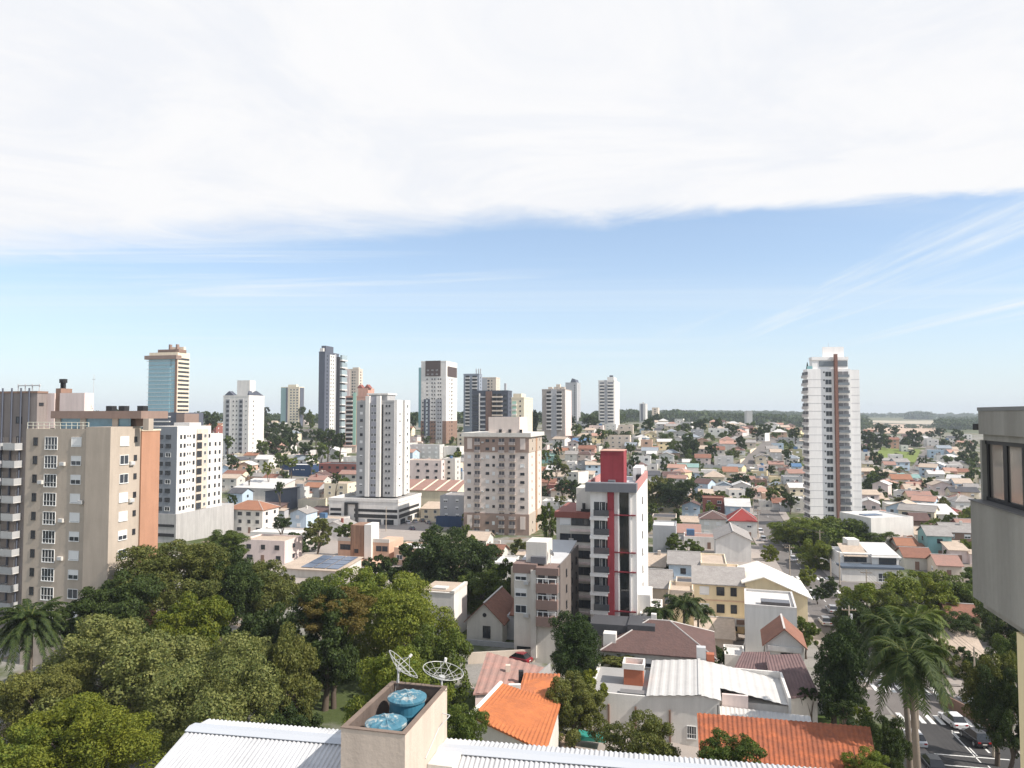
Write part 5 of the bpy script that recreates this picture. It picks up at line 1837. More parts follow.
    (937, 953, 456, 6, 10, 'gx', 'blue-grey' if False else 'pale grey', 'blue-grey', {}), (937, 947, 465, 6, 8, 'flat', 'white', 'white', {}), (930, 950, 471, 4.5, 9, 'flat', 'white', 'white', {}), (891, 914, 489, 5, 11, 'gx', 'cream', 'orange', {}), (893, 906, 482, 3.2, 8, 'gx', 'white', 'teal', {}),
    (911, 921, 484, 3.4, 8, 'gx', 'white', 'teal', {}), (941, 962, 494, 6, 10, 'flat', 'white', 'white', dict(desc='white two-storey apartment house', style='dark')), (905, 922, 499, 4.5, 10, 'gx', 'peach', 'buff', {}), (928, 946, 482, 4.5, 9, 'gx', 'white', 'white', {}), (945, 958, 478, 4, 9, 'gx', 'salmon', 'salmon', {}),
    (962, 980, 484, 4.5, 10, 'flat', 'cream', 'buff', {}), (940, 951, 495, 3.6, 7, 'flat', 'brick-red', 'terracotta', {}), (953, 966, 502, 4, 9, 'gx', 'brown', 'brown', {}), (966, 982, 504, 4.5, 9, 'flat', 'white', 'white', {}), (925, 951, 510, 4.5, 10, 'flat', 'white', 'white', {}),
    (929, 957, 527, 4.5, 12, 'shed', 'white', 'white', dict(desc='wide white house with cream awning roof')), (950, 964, 525, 4.5, 12, 'flat', 'salmon', 'red', dict(nowin=True)), (913, 930, 533, 4.2, 9, 'gx', 'brown', 'brown', {}), (921, 931, 519, 4, 8, 'flat', 'yellow', 'white', {}), (888, 912, 514, 3.4, 9, 'flat', 'off-white', 'white', {}),
    (860, 884, 506, 3.4, 9, 'gx', 'off-white', 'buff', {}), (864, 880, 515, 3.5, 8, 'flat', 'white', 'white', {}), (913, 924, 492, 5, 8, 'flat', 'brick-red', 'brown', {}), (884, 897, 472, 4.5, 9, 'gx', 'white', 'rosy', {}), (897, 911, 468, 4, 9, 'flat', 'off-white', 'grey', {}), (878, 892, 465, 3, 8, 'shed', 'pale grey', 'grey', {}),
    (862, 874, 471, 4.5, 8, 'gx', 'yellow', 'grey', {}), (862, 878, 488, 4, 9, 'flat', 'pale grey', 'blue-grey', {}), (955, 968, 459, 4, 9, 'gx', 'white', 'buff', {}), (958, 974, 449, 5, 10, 'gx', 'cream', 'salmon', {}), (945, 957, 445, 4, 9, 'flat', 'white', 'buff', {}), (966, 980, 467, 4, 9, 'gx', 'pale pink', 'buff', {}),
    (950, 962, 472, 4.5, 8, 'gx', 'beige', 'grey', {}), (912, 926, 519, 3.4, 9, 'gx', 'off-white', 'buff', {}), (956, 975, 514, 4, 9, 'gx', 'beige', 'grey', {}), (868, 882, 481, 4, 8, 'gx', 'white', 'salmon', {}), (961, 978, 541, 4, 10, 'gx', 'brick-red', 'rosy', {}),
    (928, 952, 558, 6.2, 9, 'gx', 'turquoise', 'grey', dict(label='turquoise two-storey house with grey roof and white corner', style='dark')), (944, 975, 549, 5.0, 9, 'gx', 'brown', 'grey', dict(desc='brown shack with wide grey roof')), (950, 968, 563, 3.4, 7, 'shed', 'pale pink', 'buff', {}),
    (916, 930, 545, 3.2, 8, 'gx', 'off-white', 'buff', {}), (905, 920, 556, 2.8, 9, 'shed', 'white', 'orange', {}),
]
for x0, x1, pyb, H, D, roof, wall, rc, kw in HT_:
    house(x0, x1, pyb, H, D, roof, wall, rc, **kw)

# pale sheets between the rosy ones of the skylight hall
for o in [q for q in COL.objects if q.get('label', '').startswith('long hall with a roof of pink')]:
    W_ = o['_w']
    for f_ in (0.16, 0.40, 0.62, 0.84):
        x = W_ * f_
        MB().slab((x, -.4, 6.72), (x + .9, -.4, 6.72), (x + 3.0, 13.4, 10.44), (x + 2.1, 13.4, 10.44), .1).obj('roof_strip', wm('cream'), o)

# the signboard strokes of the navy shop
for o in [q for q in COL.objects if q.name.startswith('house') and q.get('label', '').startswith('navy blue shop')]:
    b = MB()
    for i, (a, w, hh) in enumerate(((0.42, 0.5, 0.9), (0.50, 0.9, 0.3), (0.56, 0.9, 0.3), (0.67, 0.6, 0.35), (0.72, 0.7, 0.3), (0.77, 0.4, 0.35))):
        x = o['_w'] * a
        b.box(x, x + w, -0.06, -0.03, 3.4 - hh / 2, 3.4 + hh / 2)
    b.obj('lettering', WHITE_FR, o)

# --- larger one-off buildings
def solar_roof():
    root, W, D = house(281, 338, 579, 2.2, 12, 'shed', 'off-white', 'buff', label='cream hall with rows of solar panels on its low roof above the park', cat='hall', rise=0.9, nowin=True)
    k = 0.9 / 12
    H = 2.2
    for i in range(3):
        for j in range(3):
            x, y = W * 0.32 + i * W * 0.22, 0.8 + j * 3.7
            b = MB().slab((x, y, H + y * k + .35), (x + W * 0.2, y, H + y * k + .35), (x + W * 0.2, y + 3.4, H + (y + 3.4) * k + .35), (x, y + 3.4, H + (y + 3.4) * k + .35), 0.06)
            b.obj('solar_panel', paint('solar glass', (0.10, 0.13, 0.19), 0.25, 0.2, 0, spec=0.6), root)


solar_roof()


def rusty_stair():
    B = Bld('apartment_house', 'peach brick apartment house with a rust-stained stair block and a white side wall', 'apartment house', 338, 389, 391, 196, 14, 'R', 545)
    W, D = B.W, 10
    z1 = B.Z(543)
    us = lambda px: W * (px - 338) / 51
    pe = wm('peach')
    B.part('wall', MB().box(0, us(352), 0, D, -3, z1).box(us(373), W, 0, D, -3, z1), [pe])
    B.box('stair_block', us(352) + .01, us(366), -0.8, 5, -3, B.Z(526), paint('rust stained render', (0.26, 0.155, 0.105), vary=0.6, streak=0.5))
    B.box('side_wall', us(366) + .01, us(373) - .01, -1.0, 4, B.Z(559), B.Z(525), wm('white'))
    B.box('low_wing', us(340), W - 1, -6, -1.01, -3, B.Z(560), pe)
    B.box('parapet', -0.1, us(352) - .01, -0.1, 0.2, z1 + .001, z1 + 1.0, wm('off-white'))
    B.box('parapet', us(373) + .01, W + .1, -0.1, 0.2, z1 + .001, z1 + 1.0, wm('off-white'))
    for px in (343, 348, 379, 385):
        B.win('F', us(px), B.Z(549), 1.6, 1.4, 'dark')
    B.box('low_window', us(356), us(360), -0.86, -0.801, B.Z(554), B.Z(550), BLACK)
    B.flush()


rusty_stair()
house(394, 432, 566, 4.2, 9, 'flat', 'peach', 'white', label='long low peach building with white roof edge behind the dark spreading tree', cat='building')

# white blank gable and the old tiled house
B = Bld('warehouse', 'tall blank white wall of a warehouse between park trees and the old tiled house', 'warehouse', 420, 454, 467, 122, 14.2, 'R', 600)
B.part('wall', MB().box(0, B.W, 0, B.D, -3, B.Z(594)), [wm('white')])
B.box('parapet', B.W - 0.5, B.W + 0.1, -0.1, B.D, B.Z(594) + .001, B.Z(591), wm('off-white'))
B.box('parapet', 0, B.W - 0.501, -0.1, 0.4, B.Z(594) + .001, B.Z(593), wm('off-white'))
B.box('roof', 0.1, B.W - 0.52, 0.42, B.D - 0.1, B.Z(594) + .002, B.Z(594) + .3, rm('buff'))
B.box('roof_light', B.W * 0.3, B.W * 0.7, B.D * 0.15, B.D * 0.4, B.Z(594) + .31, B.Z(594) + .6, rm('white'))


def old_house():
    root, W, D = house(467, 502, 646, 3.6, 11, 'gy', 'off-white', 'terracotta', label='old whitewashed house with weathered clay tile roof and a round attic hole', rise=2.9, d=120, nowin=True)
    new('window', window_mesh(1.3, 1.9, 'dark'), root, (W * 0.56, -0.022, 1.9), 0)
    MB().cyl((W / 2, -0.04, 4.6), (W / 2, 0.02, 4.6), 0.35, n=10).obj('attic_hole', BLACK, root)
    MB().box(W + 0.02, W + 5.5, 3, 12, -3, 4.0).obj('rear_wing', wm('grey'), root)
    r = MB().slab((W + 0.5, 2.6, 4.2), (W + 5.9, 2.6, 4.2), (W + 5.9, 7.5, 6.2), (W + 0.5, 7.5, 6.2), 0.16)
    r.slab((W + 0.5, 7.501, 6.2), (W + 5.9, 7.501, 6.2), (W + 5.9, 12.4, 4.2), (W + 0.5, 12.4, 4.2), 0.16)
    r.obj('rear_roof', rm('terracotta'), root)
    MB().box(0, W + 4, -1.5, -1.3, -3, 0.9).obj('plinth_wall', wm('grey'), root)


old_house()


def near_roof(name, label, pts, eave_drop, roofm, wallm, rib, cat='house', wall_in=0.4, extra=None):
    """a near single-pitch roof through four world corners (front-left, front-right, back-right, back-left) over its walls"""
    c = [Vector(p) for p in pts]
    mid = sum(c, Vector()) / 4
    base = Vector((c[0].x, c[0].y, ground(c[0].x, c[0].y)))
    root = thing(name, base, 0, label, cat)
    L = [p - base for p in c]
    r = MB()
    r.sheet(L[0], L[1], L[2], L[3], rib, 0.06)
    r.slab(L[0] - Vector((0, 0, .03)), L[1] - Vector((0, 0, .03)), L[2] - Vector((0, 0, .03)), L[3] - Vector((0, 0, .03)), 0.12)
    r.obj('roof', [roofm], root)
    m = mid - base
    w = MB()
    q = [p.lerp(m, wall_in / max((p - m).length, 1)) for p in L]
    q = [p.lerp(m, 0.06) - Vector((0, 0, 0.2)) for p in L]
    dn = [Vector((p.x, p.y, -3)) for p in q]
    w.add(q + dn, [(0, 1, 2, 3), (7, 6, 5, 4), (0, 4, 5, 1), (1, 5, 6, 2), (2, 6, 7, 3), (3, 7, 4, 0)])
    w.obj('wall', [wallm], root)
    return root, L


# orange tiled roof beside the park, its lower ridge piece and the pink cement roof behind
ORG = tiles('roof bright orange', (0.50, 0.165, 0.06), (0.36, 0.12, 0.05), 0.42, contrast=0.5, patch=0.75)
r1, L1 = near_roof('house', 'house under a broad bright orange tile roof beside the park trees', [at(470, 716, 72), at(546, 752, 69), at(561, 703, 80), at(501, 683, 83)], 0, ORG, wm('off-white'), 0.42)
MB().cyl(L1[3] + Vector((0, 0, .05)), L1[0] + Vector((0, 0, .05)), 0.22, n=6).obj('verge', wm('white'), r1)
r2, L2 = near_roof('house', 'small house under a lumpy two-tone orange tile roof behind the round grey-green tree', [at(519, 691, 84), at(556, 700, 82), at(560, 674, 88), at(524, 673, 90)], 0, tiles('roof mottled orange', (0.58, 0.19, 0.07), (0.30, 0.12, 0.07), 0.9, contrast=0.6), wm('off-white'), 0.5)
MB().box(L2[0].x - 1.2, L2[0].x + 0.2, L2[0].y + 0.5, L2[0].y + 1.0, L2[0].z - 2, L2[0].z + 0.5).obj('gable_wall', wm('white'), r2)
r3, L3 = near_roof('house', 'long house under a faded pink cement sheet roof with two chimneys', [at(473, 694, 86), at(533, 690, 88), at(545, 668, 95), at(487, 652, 99)], 0, tiles('roof faded pink', (0.40, 0.225, 0.185), (0.27, 0.19, 0.165), 0.8, contrast=0.4, patch=0.8), wm('pale pink'), 0.9)
for px, py, dd, m_ in ((508, 672, 93, wm('beige')), (521, 678, 90, BLACK)):
    p = at(px, py, dd) - Vector(r3.location)
    MB().box(p.x - .3, p.x + .3, p.y - .3, p.y + .3, p.z - 1.2, p.z + 0.9).obj('chimney', m_, r3)
p = at(541, 668, 92) - Vector(r3.location)
MB().prism([(p.x - 2.6, p.z - 2.6), (p.x + 1.2, p.z - 2.6), (p.x + 1.2, p.z + .6)], 'y', p.y, p.y + .3).obj('gable_wall', wm('white'), r3)


def white_hall():
    """the large house with the shallow white sheet roof, its ridge running away from the camera"""
    h = math.radians(14)
    ux, uy = Vector((math.cos(h), -math.sin(h), 0)), Vector((math.sin(h), math.cos(h), 0))
    ridge = at(700, 694.5, 86)
    base = Vector((ridge.x, ridge.y, ground(ridge.x, ridge.y)))
    root = thing('hall', base, -h, 'large hall under a shallow white sheet-metal roof with a brick water-tank box', 'hall')
    zr = ridge.z - base.z
    WL, WR, D = 13.2, 10.2, 12.5
    zl, zR = zr - 0.9, zr - 1.75
    ws = paint('white sheet roof', (0.52, 0.505, 0.48), 0.5, 0.2, 0.08, spec=0.4)
    wal = wm('white')
    w = MB().prism([(-6.2, -3), (2.2, -3), (2.2, zr - 0.45), (0, zr - 0.15), (-6.2, zr - 0.75)], 'y', 0, D)
    w.box(2.201, WR, 4.2, D, -3, zR - 0.25)
    w.box(-WL, -6.201, 0.0, D - 2, -3, zl - 0.5)
    w.obj('wall', [wal], root)
    r = MB()
    r.sheet((-6.2, -0.3, zr - 0.62), (0, -0.3, zr), (0, D, zr), (-6.2, D, zr - 0.62), 1.0, 0.05)
    r.sheet((0, -0.3, zr), (2.4, -0.3, zr - 0.38), (2.4, D, zr - 0.38), (0, D, zr), 1.0, 0.05)
    r.sheet((2.401, 3.7, zr - 0.38), (WR, 3.7, zR), (WR, D, zR), (2.401, D, zr - 0.38), 1.0, 0.05)
    r.obj('roof', [ws], root)
    MB().box(-0.18, 0.18, -0.35, D + .1, zr + 0.03, zr + 0.13).obj('ridge_cap', [ws], root)
    b = MB()
    b.box(-WL, -6.21, 0, 0.25, zl - 0.499, zl + 0.1); b.box(-WL, -WL + 0.25, 0.251, D - 2, zl - 0.499, zl + 0.1)
    b.obj('parapet', [wal], root)
    b = MB()
    b.box(WR, WR + 0.3, 3.7, D + .2, zR - 1, zR + 0.9)
    b.box(2.42, WR - 0.01, D + .1, D + .4, zR - 1, zR + 0.9)
    b.obj('parapet', [wal], root)
    MB().box(-WL + .26, -6.22, 0.26, D - 2.1, zl - 0.498, zl - 0.4).obj('flat_roof', [ROOFTOP], root)
    MB().box(-9.5, -5.6, 1.0, 2.2, zl - 0.39, zl - 0.05).obj('roof_light', [paint('roof light', (0.2, 0.2, 0.2), 0.3)], root)
    bx = MB().box(-9.3, -6.9, 4.5, 6.7, zl - 0.39, zl + 1.6)
    bx.obj('tank_box', [paint('fair brick', (0.40, 0.135, 0.075), vary=0.3, bump=0.4)], root)
    b = MB()
    b.box(-9.45, -6.75, 4.35, 4.55, zl + 1.601, zl + 2.3); b.box(-9.45, -6.75, 6.65, 6.85, zl + 1.601, zl + 2.3)
    b.box(-9.45, -9.25, 4.551, 6.649, zl + 1.601, zl + 2.3); b.box(-6.95, -6.75, 4.551, 6.649, zl + 1.601, zl + 2.3)
    b.obj('tank_rim', [wal], root)
    MB().box(2.6, 5.6, 3.2, 3.6, zR - 3, zr - 0.9).obj('gable_end', [wm('pale pink')], root)
    MB().box(-0.3, 0.9, D + .2, D + 1.2, zr - 1, zr + 1.5).obj('chimney', [METAL], root)
    MB().box(1.0, 2.0, D + .2, D + 1.2, zr - 1, zr + 0.7).obj('chimney', [MATS['fair brick']], root)
    # front wall: grid window, posts and gutter pipe
    new('window', window_mesh(1.1, 1.5, 'quad'), root, (-1.0, -0.022, 1.9), 0)
    for x in (-10.8, -7.6, -3.6):
        MB().box(x, x + .22, -0.22, -0.001, 0, zl - 1.2).obj('post', [wm('brown')], root)
    MB().box(-6.4, -3.61, -0.2, -0.05, 2.3, 2.5).obj('rail', [wm('brown')], root)
    MB().cyl((2.0, -0.1, 0), (2.0, -0.1, zr - 1), 0.06, n=5).obj('gutter_pipe', [BLACK], root)
    MB().sheet((2.3, -0.2, zr - 2.9), (12.5, -0.2, zr - 3.1), (12.5, 3.1, zr - 2.5), (2.3, 3.1, zr - 2.3), 0.5, 0.05).obj('lean_to_roof', [ws], root)
    MB().box(2.21, 12.3, 0, 3.0, -3, zr - 3.2).obj('lean_to', [wal], root)
    return root


white_hall()

ORG2 = tiles('roof ribbed orange', (0.40, 0.12, 0.05), (0.20, 0.07, 0.04), 0.42, contrast=0.6, patch=0.8)
near_roof('house', 'house under a long ribbed orange-red tile roof in front of the white-roofed hall', [at(700, 772, 66), at(884, 800, 62), at(870, 727, 73.5), at(697, 713, 76)], 0, ORG2, wm('off-white'), 0.42)


def brown_hip():
    root, W, D = house(604, 712, 703, 5.2, 12, 'hip', 'off-white', 'brown', label='wide bungalow under a dark brown hipped tile roof behind the white-roofed hall', rise=3.0, d=102, hd=14)
    MB().box(-0.2, 1.6, 1.0, 2.6, 0, 7.3).obj('chimney', wm('white'), root)
    MB().box(W * 0.42, W * 0.47, 6.5, 7.3, 5, 9.0).obj('flue', wm('white'), root)
    return root


brown_hip()


def carport():
    B = Bld('carport', 'long dark grey carport roof in front of the red-striped block', 'carport', 590, 655, 659, 106, 14, 'R', 630)
    z1 = B.Z(626)
    W = B.W
    B.part('roof', MB().box(0, W * 0.58, 0, 5, z1 - 1.9, z1 - 0.25).box(W * 0.58 + .01, W, -0.3, 5, z1 - 2.1, z1), [paint('carport fascia', (0.075, 0.075, 0.08), vary=0.25)])
    for u in (0.1, 0.98):
        B.box('column', W * u - .2, W * u + .2, 0.4, 0.8, -3, z1 - 2.11, wm('white'))
    B.box('back_wall', 0.1, W - .1, 4.5, 4.8, -3, z1 - 2.11, wm('off-white'))


carport()

# stepped white buildings right of the red block
house(640, 660, 632, 6.5, 10, 'flat', 'white', 'white', label='low white annex with a step-topped wall against the red-striped block', d=116, nowin=True, cat='building')
house(668, 693, 604, 4.4, 12, 'flat', 'cream', 'buff', d=139, nowin=False)
house(640, 670, 590, 3.8, 11, 'gx', 'beige', 'grey', label='low building under a worn grey sheet roof right of the red-striped block', d=150, cat='building', nowin=True)
house(644, 664, 574, 4.4, 9, 'gx', 'off-white', 'buff', d=170)
house(676, 696, 600, 5.0, 5, 'flat', 'beige', 'dark grey', d=148, nowin=True)


def yellow_apartments():
    B = Bld('apartment_house', 'pale yellow two-storey apartment house with worn grey tile roof and a white-roofed gable wing', 'apartment house', 694, 694.5, 745, 134, 14, 'L', 605)
    W = B.W
    ye = paint('wall butter yellow', (0.76, 0.63, 0.41), vary=0.12, streak=0.12)
    D = 9
    z1 = B.Z(582)
    B.part('wall', MB().box(0, W, 0, D, -3, z1), [ye])
    r = MB().slab((-0.5, -0.6, z1 - .1), (W + .3, -0.6, z1 - .1), (W + .3, D / 2, z1 + 2.2), (-0.5, D / 2, z1 + 2.2), .16)
    r.slab((-0.5, D / 2 + .001, z1 + 2.2), (W + .3, D / 2 + .001, z1 + 2.2), (W + .3, D + .5, z1 - .1), (-0.5, D + .5, z1 - .1), .16)
    B.part('roof', r, [rm('grey')])
    B.part('gable_wall', MB().prism([(0.3, z1 - .1), (D - .3, z1 - .1), (D / 2, z1 + 1.9)], 'x', 0.05, W), [ye])
    fh = 3.1
    for k in range(3):
        z = z1 - 1.4 - k * fh
        B.win('F', W * 0.2, z, 1.7, 1.5, 'shut')
        B.win('F', W * 0.52, z, 1.4, 1.5, 'dark'); B.win('F', W * 0.78, z, 1.1, 1.5, 'dark')
        B.box('floor_ledge', 0, W, -0.12, -0.001, z - 1.75, z - 1.6, wm('peach'))
    # gable wing
    g0 = W + 0.02
    gw = 10.5
    zt, ze = z1 + 1.6, z1 - 1.6
    B.part('gable_wing', MB().prism([(g0, -3), (g0 + gw, -3), (g0 + gw, ze), (g0 + 3.2, zt), (g0, zt - .9)], 'y', -0.6, 13), [ye])
    s = MB().slab((g0 - .6, -1.2, zt - 1.0), (g0 + 3.2, -1.2, zt + .25), (g0 + 3.2, 13.4, zt + .25), (g0 - .6, 13.4, zt - 1.0), .18)
    s.slab((g0 + 3.201, -1.2, zt + .25), (g0 + gw + .8, -1.2, ze + .02), (g0 + gw + .8, 13.4, ze + .02), (g0 + 3.201, 13.4, zt + .25), .18)
    B.part('wing_roof', s, [paint('cream sheet roof', (0.80, 0.75, 0.66), 0.6, 0.1)])
    B.winx('F', g0 + 2.6, z1 - 1.6, 1.2, 1.5, 'plain', 0.6)
    B.flush()
    # low front parts
    B.box('low_wing', -5.2, -0.02, 1, 8, -3, z1 - 4.5, ye)
    B.box('low_roof', -5.4, -0.03, 0.6, 8.2, z1 - 4.49, z1 - 4.2, rm('dark grey'))
    B.box('awning', W * 0.55, W + 1, -3.5, -0.02, z1 - 6.6, z1 - 6.3, wm('white'))
    b = MB()
    for i in range(4):
        b.box(W * 0.57 + i * 2.1, W * 0.57 + i * 2.1 + 1.8, -3.54, -3.501, z1 - 6.25, z1 - 5.4)
    b.box(W * 0.55, W + 1, -3.5, -3.4, z1 - 6.29, z1 - 5.2, 1)
    B.part('awning_window', b, [wm('brown'), wm('white')])


yellow_apartments()


def blue_balcony_house():
    root, W, D = house(669, 699, 586, 6.2, 10, 'gx', 'light blue', 'grey', label='pale blue house with a full-width balcony and grey tile roof behind the yellow apartment house', d=163, rise=1.8)
    MB().box(-0.1, W + .1, -1.6, -0.03, 2.9, 3.15).obj('balcony', wm('white'), root)
    MB().box(-0.1, W + .1, -1.6, -1.5, 3.151, 4.0).obj('balcony_rail', wm('light blue'), root)
    house(701, 727, 586, 6.6, 12, 'flat', 'cream', 'buff', d=160, style='dark', label='cream flat-roofed house with three square dark openings beside the pale blue house')
    house(727, 741, 586, 5.0, 10, 'flat', 'cream', 'buff', d=158, style='dark')


blue_balcony_house()

# the tall blank warehouse with a skylight and the gabled house in front of it
def grey_box():
    B = Bld('warehouse', 'tall blank pale grey warehouse box with a skylight strip beside the street', 'warehouse', 744.2, 744.8, 797, 118, 17.5, 'L', 620)
    z1 = B.Z(607)
    W = B.W
    B.part('wall', MB().box(0, W, 0, 11, -3, z1), [paint('wall panel grey', (0.60, 0.59, 0.57), vary=0.2, streak=0.12)])
    B.parapet('parapet', 0, W, 0, 11, z1 + .001, z1 + 0.5, 0.3, wm('pale grey'))
    B.box('roof', 0.31, W - .31, 0.31, 10.6, z1 + .002, z1 + .15, rm('white'))
    B.box('skylight', W * 0.32, W * 0.88, 0.8, 3.0, z1 + .16, z1 + .9, paint('skylight glass', (0.12, 0.11, 0.11), 0.2))


grey_box()


def gabled_house():
    root, W, D = house(766, 804, 672, 7.2, 7, 'gy', 'white', 'terracotta', label='white gable-fronted house with a red-brown tile roof in front of the grey warehouse box', d=104, rise=2.2, hd=17, style='dark')
    MB().box(0.3, W - .3, -0.35, -0.03, 6.3, 7.0).obj('porch_band', wm('white'), root)


gabled_house()
near_roof('house', 'low house under a purplish brown sheet roof beside the dark conifer', [at(775, 700, 92), at(819, 694, 93), at(800, 654, 101), at(765, 655, 101)], 0, tiles('roof purple brown', (0.20, 0.13, 0.125), (0.13, 0.09, 0.09), 0.6), wm('off-white'), 0.5)
near_roof('house', 'low house under a dark purplish roof left of the gabled house', [at(724, 688, 97), at(772, 684, 96), at(770, 652, 104), at(742, 652, 105)], 0, tiles('roof purple brown', (0.20, 0.13, 0.125), (0.13, 0.09, 0.09), 0.6), wm('off-white'), 0.5)
house(697, 733, 648, 2.6, 9, 'gx', 'beige', 'buff', label='low workshop under a pale fibre-cement roof in front of the yellow apartment house', d=121, cat='workshop', nowin=True)
house(737, 756, 668, 3.4, 3, 'shx', 'white', 'white', label='small white shed with a slanted parapet behind the white-roofed hall', d=100, cat='shed', nowin=True)
house(728, 742, 651, 3.0, 5, 'flat', 'white', 'white', d=110, cat='shed', nowin=True)

house(494, 511, 557, 3.4, 9, 'flat', 'white', 'white', d=175, nowin=True, label='low white building at the foot of the broad beige tower', cat='building')
house(511, 526, 575, 8.0, 8, 'flat', 'cream', 'buff', d=142, nowin=True, label='narrow cream block wedged between the beige tower and the brown-panelled block', cat='building')
house(484, 500, 549, 3.2, 9, 'gx', 'off-white', 'terracotta', d=190)
house(905, 932, 572, 3.2, 8, 'gx', 'off-white', 'terracotta', d=188)
house(938, 962, 580, 3.2, 8, 'gx', 'beige', 'rosy', d=178)
house(898, 915, 561, 3.2, 7, 'gx', 'white', 'orange', d=205)
house(466, 486, 541, 3.4, 8, 'gx', 'off-white', 'buff', d=215)
house(528, 545, 560, 3.2, 8, 'flat', 'off-white', 'grey', d=190)
# right of the street
def white_complex():
    B = Bld('house', 'large white split-level house with slate-blue terrace roof right of the street', 'house', 841, 842, 898, 176, 8, 'L', 565)
    W = B.W
    z1 = B.Z(568)
    wal = wm('white')
    B.part('wall', MB().box(0, W, 0, 12, -3, z1).box(W * 0.05, W * 0.62, 4, 13, z1 + .001, B.Z(556)).box(W * 0.62 + .01, W * 1.1, 3, 14, z1 - 3, B.Z(556)), [wal])
    B.box('terrace_roof', -0.2, W * 1.1, -0.4, 3.9, z1 + .002, z1 + .5, paint('slate blue roof', (0.10, 0.125, 0.16), vary=0.2))
    zt = B.Z(556)
    B.part('roof', MB().slab((W * .12, 3.4, zt - .6), (W * .56, 3.4, zt - .6), (W * .56, 9, zt + 1.6), (W * .12, 9, zt + 1.6), .15), [rm('buff')])
    B.part('roof_white', MB().slab((W * .6, 2.4, zt - .5), (W * 1.14, 2.4, zt - .5), (W * 1.1, 12, zt + 1.5), (W * .58, 12, zt + 1.5), .15), [rm('white')])
    B.box('stair_block', W * .3, W * .52, 8, 12, zt, B.Z(545), wal)
    B.win('F', W * 0.8, z1 - 2, 4, 2, 'quad')
    B.winx('F', W * .25, z1 + 1.7, 3, 1.8, 'dark', -3.98); B.winx('F', W * .45, z1 + 1.7, 2.4, 1.8, 'dark', -3.98)
    B.winx('F', W * .9, z1 + 1.5, 4, 1.8, 'dark', -2.98)
    B.flush()


white_complex()


house(872, 914, 552, 9.5, 14, 'flat', 'white', 'white', label='great white-walled hall with solar panels on its roof beside the spreading tree', cat='hall', nowin=True, d=213, hd=-12)
_h = [q for q in COL.objects if q.get('label', '').startswith('great white-walled hall')][0]
for i in range(4):
    MB().box(3 + i * 1.5, 4.3 + i * 1.5, 6, 9, 9.66, 9.9).obj('solar_panel', paint('solar glass', (0.10, 0.13, 0.19), 0.25, 0.2, 0, spec=0.6), _h)
house(940, 985, 706, 3.2, 12, 'gx', 'cream', 'buff', label='low shop under a pale worn roof right of the near crossing', d=112, cat='shop', nowin=True)
house(885, 930, 690, 3.6, 9, 'gx', 'off-white', 'buff', label='pale house half hidden behind the tall palms', d=118)
house(952, 980, 642, 3.0, 8, 'gx', 'peach', 'terracotta', label='small brick hut under the trees below the concrete bay', d=132, cat='hut')


# filler houses of the hillside, on free ground only
def free(x, y, r):
    return all((x - a) ** 2 + (y - b) ** 2 > (r + c) ** 2 for a, b, c, *_ in PLACED)


fr = random.Random(21)
HF = []
ZONES = [(545, 600, 436, 500, 20), (630, 800, 422, 505, 76), (862, 975, 436, 530, 56), (222, 350, 440, 500, 26), (100, 225, 414, 425, 8), (404, 460, 430, 480, 6), (650, 800, 418, 430, 12)]
for x0, x1, y0, y1, n in ZONES:
    made = tries = 0
    while made < n and tries < n * 60:
        tries += 1
        px, py = fr.uniform(x0, x1), fr.uniform(y0, y1)
        p = hit(px, py)
        if p.y > 900 or not free(p.x, p.y, 3.9):
            continue
        if abs(p.x - sx(p.y)) < 11 and p.y < 340:
            continue
        if 735 < px < 776 and abs((px - 736) * -0.92 + 474 - py) < 9:
            continue
        if 870 < px < 936 and py < 466 and py > 446: continue
        if abs(px - 910 - (483 - py) * .64) < 9: continue
        wm_ = fr.uniform(8, 13) * (.86 if p.y > 330 else 1)
        wall = fr.choice(['white', 'white', 'white', 'off-white', 'cream', 'pale grey', 'pale pink', 'beige', 'peach', 'light blue', 'yellow'])
        rc = fr.choice(['terracotta', 'grey', 'grey', 'white', 'white', 'salmon', 'buff', 'buff', 'rosy', 'brown', 'dark grey', 'blue-grey'])
        HF.append((wm_ * F / p.y, px, py, p, wm_, fr.choice([3.0, 3.2, 5.6, 5.8]), fr.uniform(7, 10), fr.choice(['gx', 'gy', 'hip', 'flat', 'gx']), wall, rc, fr.choice([14, 14, 5, 24, 40])))
        PLACED.append((p.x + 1, p.y + 4, wm_ * .55))
        made += 1

# the largest are houses of their own, the smallest of the far ones are one mass of roofs
HF.sort(key=lambda q: -q[0])
have = len([o for o in COL.objects if o.name.split('.')[0] == 'house'])
for w_, px, py, p, wm_, H, D, roof, wall, rc, hd in HF[:max(0, 282 - have)]:
    house(px - w_ / 2, px + w_ / 2, py, H, D, roof, wall, rc, hd=hd)
mass, mats = MB(), []


def slot(m):
    if m not in mats:
        mats.append(m)
    return mats.index(m)


